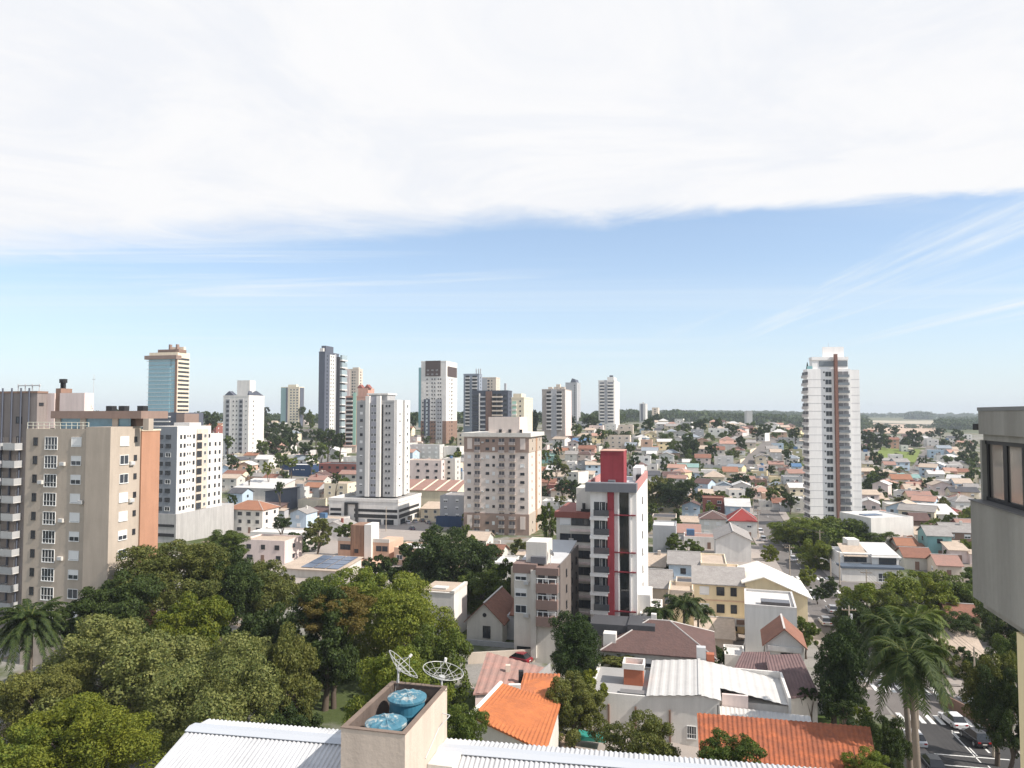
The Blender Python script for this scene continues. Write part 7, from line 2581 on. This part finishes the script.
wood_strip('woods', 'blue-green wooded ridge along the horizon behind the hill houses', 596, 866, 1350, 3100, 1500, 14, 41)
wood_strip('woods', 'wooded slope at the far end of the valley beside the tan field', 940, 1010, 1500, 2600, 420, 13, 42)
wood_strip('woods', 'far belt of trees on the skyline beyond the pale field', 860, 1010, 3600, 4300, 260, 12, 43)
wood_strip('woods', 'low line of trees dividing the tan field', 866, 935, 1650, 1700, 40, 6, 44)
wood_strip('woods', 'rounded wooded knoll on the skyline over the tan field', 908, 930, 3200, 3500, 90, 20, 45)
wood_strip('woods', 'far treeline behind the left-hand towers', 60, 330, 900, 1500, 420, 9, 46)
wood_strip('woods', 'far treeline behind the central towers', 400, 620, 900, 1400, 300, 9, 47)

# ---------------------------------------------------------------- the neighbour's roof close below
HN = math.radians(13.5)
HR = math.radians(10)
NX, NY = Vector((math.cos(HN), -math.sin(HN), 0)), Vector((math.sin(HN), math.cos(HN), 0))


def near_building():
    o = at(460, 747.5, 28.8)                       # a point of the ridge
    base = Vector((o.x, o.y, ground(o.x, o.y)))
    root = thing('roof_building', base, -HR, 'building under the white ribbed metal roof close below the camera', 'building')
    z = o.z - base.z - 0.12
    xl, xr = -11.7, 16.0
    k = math.tan(math.radians(15.5))
    ws = paint('white ribbed metal', (0.49, 0.49, 0.495), 0.45, 0.24, 0.18, spec=0.3)
    L = 7.0
    r = MB()
    r.sheet((xl, -L, z - L * k), (xr, -L, z - L * k), (xr, 0, z), (xl, 0, z), 0.19, 0.045)
    r.obj('roof', [ws], root)
    r2 = MB().sheet((xl + 0.1, 0.001, z + .01), (xr, 0.001, z + .01), (xr, 1.15, z - 0.10), (xl + 0.1, 1.15, z - 0.10), 0.19, 0.04)
    r2.obj('back_slope', [ws], root)
    b = MB()
    b.slab((xl, -0.30, z + .05 - 0.3 * k + .045), (xr, -0.30, z + .05 - 0.3 * k + .045), (xr, 0.0, z + .10), (xl, 0.0, z + .10), 0.02)
    b.slab((xl, 0.001, z + .10), (xr, 0.001, z + .10), (xr, 0.42, z + .05), (xl, 0.42, z + .05), 0.02)
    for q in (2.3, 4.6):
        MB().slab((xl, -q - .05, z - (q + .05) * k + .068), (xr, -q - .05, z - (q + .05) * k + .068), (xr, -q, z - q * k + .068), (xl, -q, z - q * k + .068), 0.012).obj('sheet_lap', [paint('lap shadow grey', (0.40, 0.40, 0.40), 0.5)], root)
    b.obj('ridge_cap', [paint('ridge flashing', (0.46, 0.48, 0.51), 0.4, 0.08, 0, spec=0.5)], root)
    MB().box(xl + .3, xr - .3, -L + .4, 1.0, -3, z - L * k - .3).obj('wall', [wm('cream')], root)
    MB().prism([(-L + .4, z - L * k - .299), (1.0, z - L * k - .299), (1.0, z - .25), (0, z - .12), (-L + .4, z - (L - .4) * k - .12)], 'x', xl + .3, xl + .55).obj('gable_wall', [wm('cream')], root)
    MB().box(xl - .06, xl + .02, -L, 1.1, z - L * k - .05, z - L * k + .02).obj('gutter', [METAL], root) if False else None

    # the tank enclosure
    c = at(405, 735, 25.5)
    bz = 24.0
    t = thing('tank_enclosure', (c.x, c.y, bz), -HN, 'open-topped beige masonry box holding two water tanks above the white ribbed roof', 'tank enclosure')
    H = c.z - bz
    W, D = 2.42, 4.55
    sand = paint('sand render', (0.53, 0.44, 0.365), 0.85, 0.12, 0.22, 0.3)
    w = MB()
    w.box(-W, 0, 0, 0.14, 0, H); w.box(-W, 0, D - .14, D, 0, H); w.box(-W, -W + .14, .141, D - .141, 0, H); w.box(-.14, 0, .141, D - .141, 0, H)
    w.obj('wall', [sand], t)
    MB().box(-W + .141, -.141, .141, D - .141, H - 1.35, H - 1.2).obj('floor', [CONC], t)
    cap = paint('stained coping', (0.20, 0.15, 0.12), 0.9, 0.5, 0.2, 0.4)
    b = MB()
    b.box(-W - .02, .02, -.02, .17, H + .001, H + .035); b.box(-W - .02, .02, D - .17, D + .02, H + .001, H + .035)
    b.box(-W - .02, -W + .17, .171, D - .171, H + .001, H + .035); b.box(-.17, .02, .171, D - .171, H + .001, H + .035)
    b.obj('coping', [cap], t)
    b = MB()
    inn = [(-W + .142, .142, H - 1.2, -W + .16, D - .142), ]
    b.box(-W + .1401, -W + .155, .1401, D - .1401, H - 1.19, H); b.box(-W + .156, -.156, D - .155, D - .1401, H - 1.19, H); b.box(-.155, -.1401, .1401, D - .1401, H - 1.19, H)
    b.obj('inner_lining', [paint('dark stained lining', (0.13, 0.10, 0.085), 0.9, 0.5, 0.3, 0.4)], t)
    MB().tube([(-1.35, -.012, H - 2.3), (-W + .05, -.012, H - 2.0)], 0.012, 4).tube([(-1.35, -.012, H - 2.3), (-.1, -.012, H - 2.42)], 0.012, 4).obj('wall_crack', [cap], t)
    MB().tube([(.02, 3.9, H - .8), (.35, 3.9, H - .85), (.02, 3.5, H - 1.2), (.02, 2.0, H - 1.7)], 0.02, 5).obj('pipe', [METAL], t)
    MB().box(.02, 1.0, 2.2, 4.4, H - 3.4, H - 2.0).obj('lean_block', [wm('off-white')], t)

    blue = paint('tank blue', (0.05, 0.19, 0.28), 0.45, 0.3, 0.1, spec=0.4)
    lidm = bpy.data.materials.new('weathered tank lid'); lidm.use_nodes = True
    nt = NT(lidm.node_tree); tc = nt.n('ShaderNodeTexCoord')
    n = nt.noise(tc.outputs['Object'], 2.6, 6, 0.7, 0.6)
    col = nt.mix(nt.smooth(n, LIDX, LIDX + .12), (0.05, 0.16, 0.22, 1), (0.36, 0.38, 0.36, 1))
    bs = nt.n('ShaderNodeBsdfPrincipled'); nt.link(col, bs.inputs['Base Color']); bs.inputs['Roughness'].default_value = 0.6
    oo = nt.n('ShaderNodeOutputMaterial'); nt.link(bs.outputs[0], oo.inputs[0])
    for (lx, ly, zt, rad), lab in (((-1.16, 1.05, H - .10, .74), 'low blue water tank with a ribbed lid at the near end of the beige box'), ((-1.16, 3.1, H + .05, .74), 'taller blue water tank with a white-weathered lid beside the wire dishes')):
        p = Vector((c.x, c.y, bz)) + NX * lx + NY * ly
        fl = H - 1.2
        tk = thing('water_tank', (p.x, p.y, bz + fl), -HN, lab, 'water tank', 'water tanks')
        h = zt - fl
        b = MB()
        b.cyl((0, 0, 0.0), (0, 0, h * .55), rad * .80, rad * .9, 28); b.cyl((0, 0, h * .55), (0, 0, h * .6), rad * .94, rad * .94, 28)
        b.cyl((0, 0, h * .6), (0, 0, h), rad * .91, rad * .96, 28)
        b.obj('body', [blue], tk, smooth=False)
        m = 36
        vs = [(0, 0, h + .13)]
        for ring, (rr, zz) in enumerate(((.28, .12), (.82, .055), (1.0, .0), (1.0, -.09))):
            for i in range(m):
                a = 2 * math.pi * i / m
                rib = (.03 if i % 3 == 0 else -.005) if ring in (0, 1) else 0
                vs.append((math.cos(a) * rad * rr * 1.03, math.sin(a) * rad * rr * 1.03, h + zz + rib))
        fs = [(0, 1 + i, 1 + (i + 1) % m) for i in range(m)]
        for q in range(3):
            fs += [(1 + q * m + i, 1 + (q + 1) * m + i, 1 + (q + 1) * m + (i + 1) % m, 1 + q * m + (i + 1) % m) for i in range(m)]
        MB().add(vs, fs).obj('lid', [lidm], tk)
        MB().tube([(rad * .9, 0, h * .7), (rad * 1.15, .2, h * .7), (rad * 1.15, .2, 0)], 0.03, 6).obj('pipe', [wm('white')], tk)

    def dish(px, py, d, nrm, lab, rad=0.86):
        p = at(px, py, d)
        foot = bz + H - 1.2
        r_ = thing('satellite_dish', (p.x, p.y, foot), 0, lab, 'satellite dish', 'wire satellite dishes')
        hz = p.z - foot
        q = Vector(nrm).normalized().to_track_quat('Z', 'Y')
        P = lambda x, y, z: Vector((0, 0, hz)) + q @ Vector((x, y, z))
        dep = lambda r: 0.32 * r * r / rad / rad * rad
        fr = MB()
        for rr, th in ((rad, .017), (rad * .68, .007), (rad * .38, .007)):
            ring = [P(math.cos(a) * rr, math.sin(a) * rr, dep(rr)) for a in [2 * math.pi * i / 26 for i in range(27)]]
            fr.tube(ring, th, 5)
        for i in range(12):
            a = 2 * math.pi * i / 12
            fr.tube([P(math.cos(a) * rad * t, math.sin(a) * rad * t, dep(rad * t)) for t in (.12, .4, .7, 1.0)], .009, 4)
        alu = paint('dish aluminium', (0.42, 0.42, 0.40), 0.4, 0.1, 0, spec=0.5)
        fr.obj('frame', [alu], r_)
        hub = MB().cyl(P(0, 0, -.06), P(0, 0, .04), rad * .16, n=10)
        hub.obj('hub', [alu], r_)
        f_ = P(0, 0, rad * .78)
        tp = MB()
        for i in range(3):
            a = 2 * math.pi * i / 3 + .5
            tp.tube([P(math.cos(a) * rad * .62, math.sin(a) * rad * .62, dep(rad * .62)), f_], .012, 4)
        tp.obj('tripod', [alu], r_)
        MB().cyl(f_, P(0, 0, rad * .95), .06, n=8).obj('receiver', [wm('white')], r_)
        MB().cyl((0, 0, 0), P(0, 0, -.05), .04, n=7).cyl((-.25, 0, 0.3), P(0, 0, -.05) - Vector((0, 0, .2)), .02, n=5).obj('mast', [METAL], r_)

    dish(399, 669, 30.3, (0.66, 0.20, 0.72), 'wire mesh satellite dish tilted steeply beside the taller blue tank', 0.80)
    dish(442, 677, 30.0, (0.20, -0.06, 0.97), 'wire mesh satellite dish lying flatter at the corner of the beige box', 0.84)


LIDX = 0.50
near_building()


# ---------------------------------------------------------------- the concrete bay close on the right
def concrete_bay():
    A = Vector((at(978, 410, 12).x, 12.0))
    h = math.radians(14)
    root = thing('concrete_bay', (A.x, A.y, 0), -h, 'bare concrete bay with a dark-framed window band jutting from a cream wall', 'building')
    # local x to the right, local y away; the bay's left face is x = 0, its far end y = 0
    zt, zp, zs, zb = at(978, 407.4, 12).z, at(978, 434, 12).z, at(978, 499.5, 12).z, at(971, 598, 12).z
    con = paint('board-marked concrete', (0.29, 0.275, 0.245), 0.85, 0.22, 0.34, 0.35)
    n = -6.5
    MB().box(-0.0, 4, n, 0.0, zp, zt - .06).obj('parapet', [con], root)
    MB().box(-0.012, 4.03, n, 0.012, zt - .059, zt).obj('coping', [paint('coping lead', (0.20, 0.20, 0.195), 0.6)], root)
    MB().box(0.05, 4, n, -0.05, zp - .10, zp - .001).obj('lintel', [con], root)
    MB().box(-0.13, 4, n, 0.06, zb, zs - 0.02).obj('spandrel_wall', [con], root)
    MB().prism([(n, zs - .019), (0.06, zs - .019), (0.06, zs + .0), (n, zs + .0)], 'x', -0.16, 0.10).obj('sill', [paint('sill slate', (0.13, 0.125, 0.12), 0.6)], root)
    fr = MB()
    y = -0.06
    fr.box(0.07, 0.13, n, y, zp - .16, zp - .101); fr.box(0.07, 0.13, n, y, zs + .001, zs + .06)
    ys = [-.10, -.74, -1.40, -2.0, -2.6, -3.2, -3.8]
    for i, q in enumerate(ys):
        w = .14 if i == 1 else .07
        fr.box(0.075, 0.125, q - w, q, zs + .061, zp - .161)
    fr.obj('window_frame', [paint('window frame black', (0.022, 0.022, 0.024), 0.45)], root)
    g = bpy.data.materials.new('bay glass'); g.use_nodes = True
    b_ = g.node_tree.nodes['Principled BSDF']
    b_.inputs['Base Color'].default_value = (0.30, 0.27, 0.24, 1); b_.inputs['Metallic'].default_value = 0.55; b_.inputs['Roughness'].default_value = 0.06
    for a, c in zip(ys, ys[1:]):
        MB().box(0.098, 0.108, c + .001, a - (.141 if a == -.74 else .071), zs + .061, zp - .161).obj('pane', [g], root)
    MB().box(0.8, 0.9, n, -0.2, zs - .3, zp).obj('room_curtain', [wm('beige')], root)
    MB().box(0.02, 0.14, -0.055, 0.02, zs + .001, zp - .1).obj('corner_post', [con], root)
    # the cream main wall below and beyond
    MB().box(-0.06, 4, n, -1.40, 0, zb - .151).obj('main_wall', [paint('wall warm cream', (0.80, 0.66, 0.40), vary=0.08)], root)
    MB().box(-0.0, 4, n, 0, zb - .15, zb - .001).obj('soffit', [con], root)
    p = at(976, 427, 12.2)
    f_ = thing('floodlight', (p.x, p.y, p.z), 0, 'small black floodlight fixed at the corner of the concrete parapet', 'floodlight')
    MB().box(-.025, .05, -.05, .05, -.05, .055).obj('housing', [BLACK], f_)
    MB().box(.051, .13, -.02, .02, -.02, .02).obj('bracket', [METAL], f_)


concrete_bay()

# ---------------------------------------------------------------- cars
CARW = {'white': (0.75, 0.75, 0.76), 'black': (0.02, 0.02, 0.024), 'silver': (0.42, 0.43, 0.45), 'dark red': (0.20, 0.02, 0.03), 'dark blue': (0.03, 0.04, 0.09), 'grey': (0.16, 0.16, 0.17)}


def car(x, y, rz, colour, label, suv=False, group='cars on the street'):
    """a car whose nose points along local +y"""
    root = thing('parked_car', (x, y, ground(x, y) + 0.06), rz, label, 'car', group)
    m = paint('car paint ' + colour, CARW[colour], 0.25, 0.03, 0, spec=0.6)
    h0, h1 = (0.92, 1.62) if suv else (0.84, 1.42)
    L, W = 4.25, 1.76
    prof = [(-L / 2, .34), (-L / 2 + .05, .25), (L / 2 - .1, .25), (L / 2, .38), (L / 2 - .06, .62), (L / 2 - .9, h0 - .02), (-L / 2 + .35, h0 + .04), (-L / 2 + .02, h0 - .1)]
    n = len(prof)
    b = MB()
    secs = [(-W / 2, .96, .0), (-W / 2 + .12, 1.0, .0), (W / 2 - .12, 1.0, .0), (W / 2, .96, .0)]
    vs = []
    for sx_, sc, _ in secs:
        vs += [(sx_, py_ * sc, pz if sc == 1 else .25 + (pz - .25) * .93) for py_, pz in prof]
    fs = []
    for s in range(3):
        for i in range(n):
            j = (i + 1) % n
            fs.append((s * n + i, (s + 1) * n + i, (s + 1) * n + j, s * n + j))
    fs += [tuple(range(n)), tuple(range(3 * n, 4 * n))[::-1]]
    b.add(vs, fs)
    b.obj('body', [m], root, smooth=False)
    cab = [(-L / 2 + .28, h0 + .02), (L / 2 - 1.15, h0 - .0), (L / 2 - 1.95, h1), (-L / 2 + (.5 if suv else .85), h1 - .02)]
    g = MB()
    lo, hi = W / 2 - .08, W / 2 - .26
    v = [(-lo, *cab[0]), (lo, *cab[0]), (lo, *cab[1]), (-lo, *cab[1]), (-hi, *cab[3]), (hi, *cab[3]), (hi, *cab[2]), (-hi, *cab[2])]
    g.add(v, [(0, 1, 5, 4), (1, 2, 6, 5), (2, 3, 7, 6), (3, 0, 4, 7)])
    g.obj('window_glass', [glass('car glass', (0.02, 0.022, 0.025), 0.05, 0.8)], root)
    MB().add([v[4], v[5], v[6], v[7]] + [(p[0] * .97, p[1] * .99, p[2] + .05) for p in v[4:8]], [(4, 5, 6, 7), (0, 1, 5, 4), (1, 2, 6, 5), (2, 3, 7, 6), (3, 0, 4, 7)]).obj('roof_panel', [m], root)
    for sx_ in (-1, 1):
        for wy in (-1.3, 1.32):
            w = MB().cyl((sx_ * (W / 2 - .2), wy, .31), (sx_ * (W / 2 + .01), wy, .31), .31, n=14)
            wo = w.obj('wheel', [BLACK], root)
            MB().cyl((sx_ * (W / 2 + .011), wy, .31), (sx_ * (W / 2 + .03), wy, .31), .19, n=10).obj('rim', [METAL], wo)
        MB().box(sx_ * .62 - .17, sx_ * .62 + .17, -L / 2 - .02, -L / 2 + .06, h0 - .28, h0 - .1).obj('tail_light', [paint('tail light red', (0.35, 0.01, 0.01), 0.3)], root)
        MB().box(sx_ * .62 - .18, sx_ * .62 + .18, L / 2 - .12, L / 2 - .0, .5, .64).obj('headlight', [paint('headlight', (0.7, 0.7, 0.7), 0.2)], root)
    MB().box(-.25, .25, -L / 2 - .012, -L / 2 + .02, .48, .6).obj('number_plate', [wm('off-white')], root)
    return root


RZ = -math.atan(0.19)


def car_px(px, py, colour, label, suv=False, turn=0.0, group='cars on the street'):
    p = hit(px, py)
    return car(p.x, p.y, RZ + turn, colour, label, suv, group)


car_px(953, 724, 'white', 'white hatchback parked behind the black car near the crossing', turn=.12)
car_px(975, 742, 'black', 'black off-roader parked at the kerb of the near street', True, turn=.12)
car_px(932, 768, 'black', 'black car at the bottom edge of the near street', False)
car_px(914, 742, 'white', 'white car half hidden behind the palm trunks', False)
car_px(861, 657, 'dark blue', 'dark blue car stopped before the far crosswalk', False)
car_px(867, 665, 'silver', 'silver car beside the dark blue one', False)
car_px(825, 624, 'white', 'white car parked under the dark street trees', False)
car_px(793, 561, 'white', 'white car at the kerb below the leaning tree', False)
car_px(763, 541, 'silver', 'silver van-like car far up the main street', True)
car_px(760, 533, 'white', 'white car farthest up the main street', True)
car_px(857, 679, 'white', 'white car nosing out behind the tall dark tree', False, 0.3)
car_px(832, 612, 'silver', 'silver car under the clipped round tree', False)
car_px(518, 662, 'dark red', 'dark red car parked in front of the old wall', False, 1.2)
for i, (px, py, c_) in enumerate(((408, 524, 'white'), (415, 523, 'silver'), (422, 522, 'black'), (428, 524, 'grey'), (412, 530, 'dark blue'))):
    car_px(px, py, c_, f'{c_} car parked in the yard right of the banded podium', False, 0.5, 'cars parked beside the podium')

# ---------------------------------------------------------------- poles, lamps, wires, walls
def pole(px, pyb, hgt, label, arms=True, lamp=False, d=None, name='utility_pole'):
    p = hit(px, pyb) if d is None else at(px, pyb, d)
    z0 = ground(p.x, p.y)
    root = thing(name, (p.x, p.y, z0), RZ, label, name.replace('_', ' '), name.replace('_', ' ') + 's')
    MB().cyl((0, 0, -.5), (0, 0, hgt), .16, .10, 8).obj('post', [paint('pole concrete', (0.42, 0.36, 0.29), 0.9, 0.2)], root)
    if arms:
        MB().box(-1.1, 1.1, -.06, .06, hgt - .75, hgt - .6).obj('crossarm', [paint('crossarm wood', (0.30, 0.22, 0.15), 0.9)], root)
        for q in (-1.0, -.5, .5, 1.0):
            MB().cyl((q, 0, hgt - .6), (q, 0, hgt - .4), .05, n=6).obj('insulator', [wm('white')], root)
        MB().cyl((.3, 0, hgt - 2.2), (.3, 0, hgt - 1.3), .22, n=8).obj('transformer', [METAL], root)
    if lamp:
        MB().tube([(0, 0, hgt - 1), (-.8, 0, hgt - .3), (-1.8, 0, hgt)], .04, 5).obj('lamp_arm', [METAL], root)
        MB().box(-2.2, -1.6, -.12, .12, hgt - .06, hgt + .06).obj('lamp_head', [METAL], root)
    return Vector((p.x, p.y, z0 + hgt - .4))


pa = pole(850, 662, 9.0, 'pale utility pole with a crossarm behind the tall dark tree')
pb = pole(993, 735, 8.5, 'utility pole on the footway beside the dark trees of the near street', d=86)
pc = pole(790, 583, 9.0, 'utility pole at the second crossing beside the cream gable wing')
pole(831, 592, 7.5, 'curved street lamp beside the clipped round trees', False, True, name='street_lamp')
pole(758, 535, 9, 'utility pole beside the red hip-roofed house', True)
pole(975, 688, 6, 'short pole standing by the pale shop roof', False, False)
pole(840, 592, 9, 'white concrete gate post at the corner of the split-level house', False, False, name='gate_post')
pole(386, 532, 9, 'tall thin pole in front of the banded podium', False, True, name='street_lamp')
pole(687, 480, 10, 'pale pylon mast beside the red stair tower', False, d=330) if False else None


def wire(a, b, label, off):
    n = 10
    pts = []
    for i in range(n + 1):
        t = i / n
        p = a.lerp(b, t) + Vector((off, 0, -1.2 * 4 * t * (1 - t) * (a - b).length / 60))
        pts.append(p)
    o = MB().tube(pts, 0.022, 4).obj('power_line', [BLACK])
    tag(o, label, 'power line', 'power lines over the street')


for k, off in enumerate((-1.0, 0.0, 1.0)):
    wire(pa, pc, 'thin black cable of the bundle between the crossarm pole and the second crossing', off)
    wire(pb, pb + Vector((-9, -40, -.5)), 'thin black cable slung along the near footway by the dark trees', off)


pd = pole(0, 0, 9.0, 'utility pole on the footway by the far crosswalk', d=None) if False else None


def street_pole(d, side, label):
    x = sx(d) + side * 6.3
    z0 = ground(x, d)
    root = thing('utility_pole', (x, d, z0), RZ, label, 'utility pole', 'utility poles')
    MB().cyl((0, 0, -.5), (0, 0, 9.0), .16, .10, 8).obj('post', [paint('pole concrete', (0.42, 0.36, 0.29), 0.9, 0.2)], root)
    MB().box(-1.1, 1.1, -.06, .06, 8.3, 8.42).obj('crossarm', [paint('crossarm wood', (0.30, 0.22, 0.15), 0.9)], root)
    return Vector((x, d, z0 + 8.5))


sp = [street_pole(66, 1, 'utility pole at the bottom edge of the near street'), street_pole(113, 1, 'utility pole by the far crosswalk of the near crossing'), street_pole(146, 1, 'utility pole among the yellowish street trees'),
      street_pole(196, 1, 'utility pole under the leaning street tree'), street_pole(240, -1, 'utility pole far up the street by the red hip-roofed house'), street_pole(290, -1, 'farthest utility pole up the main street')]
for i, (a_, b_) in enumerate(zip(sp, sp[1:])):
    for off in (-.9, -.3, .3, .9):
        wire(a_, b_, ('black cables over the near crossing', 'black cables along the yellowish street trees', 'black cables past the split-level house', 'black cables crossing the main street at the leaning tree', 'black cables at the far end of the main street')[i], off)
for dz in (0, -.7, -1.4):
    for q in (-.5, .5):
        wire(sp[0] + Vector((0, 0, dz)), pb + Vector((q, 0, dz)), 'black cable sagging over the footway beside the parked black car', q)


def wall_run(pts, h, m, label, t=0.2, name='garden_wall', z=None):
    b = MB()
    for (x0, y0), (x1, y1) in zip(pts, pts[1:]):
        a, c = Vector((x0, y0)), Vector((x1, y1))
        nrm = Vector((-(c - a).y, (c - a).x)).normalized() * t / 2
        z0 = min(ground(x0, y0), ground(x1, y1))
        q = [a - nrm, c - nrm, c + nrm, a + nrm]
        b.add([(p.x, p.y, z0 - .5) for p in q] + [(p.x, p.y, z0 + h) for p in q], [(3, 2, 1, 0), (4, 5, 6, 7), (0, 1, 5, 4), (1, 2, 6, 5), (2, 3, 7, 6), (3, 0, 4, 7)])
    o = b.obj(name, m)
    return tag(o, label, 'wall')


P_ = lambda px, py: tuple(hit(px, py).xy)
wall_run([P_(731, 473), P_(740, 464), P_(750, 454), P_(766, 440)], 2.6, wm('cream'), 'long pale retaining wall along the street climbing the hill', t=0.5, name='retaining_wall')
wall_run([P_(468, 664), P_(540, 662)], 2.0, wm('beige'), 'stained beige street wall in front of the brown-panelled block')
wall_run([P_(940, 704), P_(1010, 740)], 1.6, wm('brown'), 'low brown wall along the footway right of the parked cars')
wall_run([P_(796, 716), P_(846, 712)], 1.2, wm('off-white'), 'low pale wall round the small lawn beside the white-roofed hall')
wall_run([P_(742, 668), P_(748, 640)], 2.2, wm('white'), 'white yard wall at the foot of the grey warehouse box')
yard([P_(470, 690), P_(560, 690), P_(556, 650), P_(472, 652)], PAVE, 'paved forecourt before the old house')
yard([P_(560, 768), P_(700, 768), P_(690, 738), P_(560, 735)], YARD, 'earthen back yard of the white-roofed hall')
yard([P_(806, 730), P_(850, 726), P_(846, 708), P_(806, 710)], GRASS, 'small bright lawn beside the white-roofed hall', 0.05, 'lawn')
yard([P_(560, 768), P_(780, 768), P_(760, 640), P_(560, 640)], PAVE, 'paved yards between the near houses', 0.015)
yard([P_(640, 640), P_(800, 640), P_(790, 545), P_(650, 545)], PAVE, 'paved yards round the yellow apartment house', 0.015)
yard([P_(840, 700), P_(900, 690), P_(900, 655), P_(850, 660)], PAVE, 'paved corner by the near crossing', 0.02)
yard([P_(905, 705), P_(1010, 705), P_(1000, 640), P_(880, 640)], PAVE, 'paved forecourts right of the near crossing', 0.012)
yard([P_(270, 600), P_(420, 600), P_(430, 520), P_(240, 530)], PAVE, 'paved yards below the banded podium', 0.015)

p = hit(700, 752)
t = thing('pool', (at(592, 748, 84).x, 84, ground(0, 84) + .06), -HN, 'small turquoise garden pool tank behind the bright orange roof', 'pool')
b = MB().box(-1.6, 1.6, -.8, .8, 0, .5)
b.obj('rim', [paint('pool shell', (0.05, 0.32, 0.26), 0.4)], t)
MB().box(-1.4, 1.4, -.6, .6, .501, .51).obj('water', [paint('pool water', (0.05, 0.30, 0.25), 0.08)], t)

# ---------------------------------------------------------------- air
def haze():
    m = bpy.data.materials.new('haze'); m.use_nodes = True
    nt = m.node_tree; nt.nodes.clear()
    v = nt.nodes.new('ShaderNodeVolumePrincipled'); o = nt.nodes.new('ShaderNodeOutputMaterial')
    v.inputs['Color'].default_value = (0.80, 0.88, 0.96, 1)
    v.inputs['Density'].default_value = HAZE
    v.inputs['Anisotropy'].default_value = 0.0
    nt.links.new(v.outputs[0], o.inputs['Volume'])
    lo, hi = float(GZ.min()) - 6, 125.0
    ob = MB().box(GX[0] - 50, GX[-1] + 50, GY[0] - 50, GY[-1] + 50, lo, hi).obj('haze', m)
    tag(ob, 'thin blue-white haze over the whole town', kind='stuff')


HAZE = 0.00013
if HAZE:
    haze()

# ---------------------------------------------------------------- labels: say which one, by look and by the nearest landmark
ORD = ['nearest', 'second', 'third', 'fourth', 'fifth', 'sixth', 'seventh', 'eighth', 'ninth', 'tenth', 'eleventh', 'twelfth']


def place_words(px, py):
    best = None
    for phrase, lx, ly in LM:
        dx, dy = px - lx, py - ly
        q = math.hypot(dx, dy * 1.3)
        if best is None or q < best[0]:
            best = (q, phrase, dx, dy)
    q, phrase, dx, dy = best
    if abs(dx) > 1.3 * abs(dy):
        rel = 'right of' if dx > 0 else 'left of'
    elif dy < 0:
        rel = 'up behind' if abs(dx) < 0.5 * abs(dy) else ('up right of' if dx > 0 else 'up left of')
    else:
        rel = 'in front of' if abs(dx) < 0.5 * abs(dy) else ('below right of' if dx > 0 else 'below left of')
    return rel, phrase, q


def write_labels():
    seen = {}
    for o, desc, px, py in AUTO:
        rel, phrase, q = place_words(px, py)
        seen.setdefault((desc, rel, phrase), []).append((q, o))
    for (desc, rel, phrase), lst in seen.items():
        lst.sort(key=lambda t: t[0])
        for i, (q, o) in enumerate(lst):
            if len(f'{desc} {rel} {phrase}'.split()) > 13 and ' with ' in desc:
                desc = desc.split(' with ')[0]
            if len(lst) == 1:
                o['label'] = f'{desc} {rel} {phrase}'
            elif i < len(ORD):
                o['label'] = f'{desc} {rel} {phrase}, {ORD[i]}' + ('' if i == 0 else ' out')
            else:
                o['label'] = f'{desc} {rel} {phrase}, farthest out'
            if o['category'] in ('house',) and not o.get('group'):
                o['group'] = 'houses of the hillside town'


write_labels()
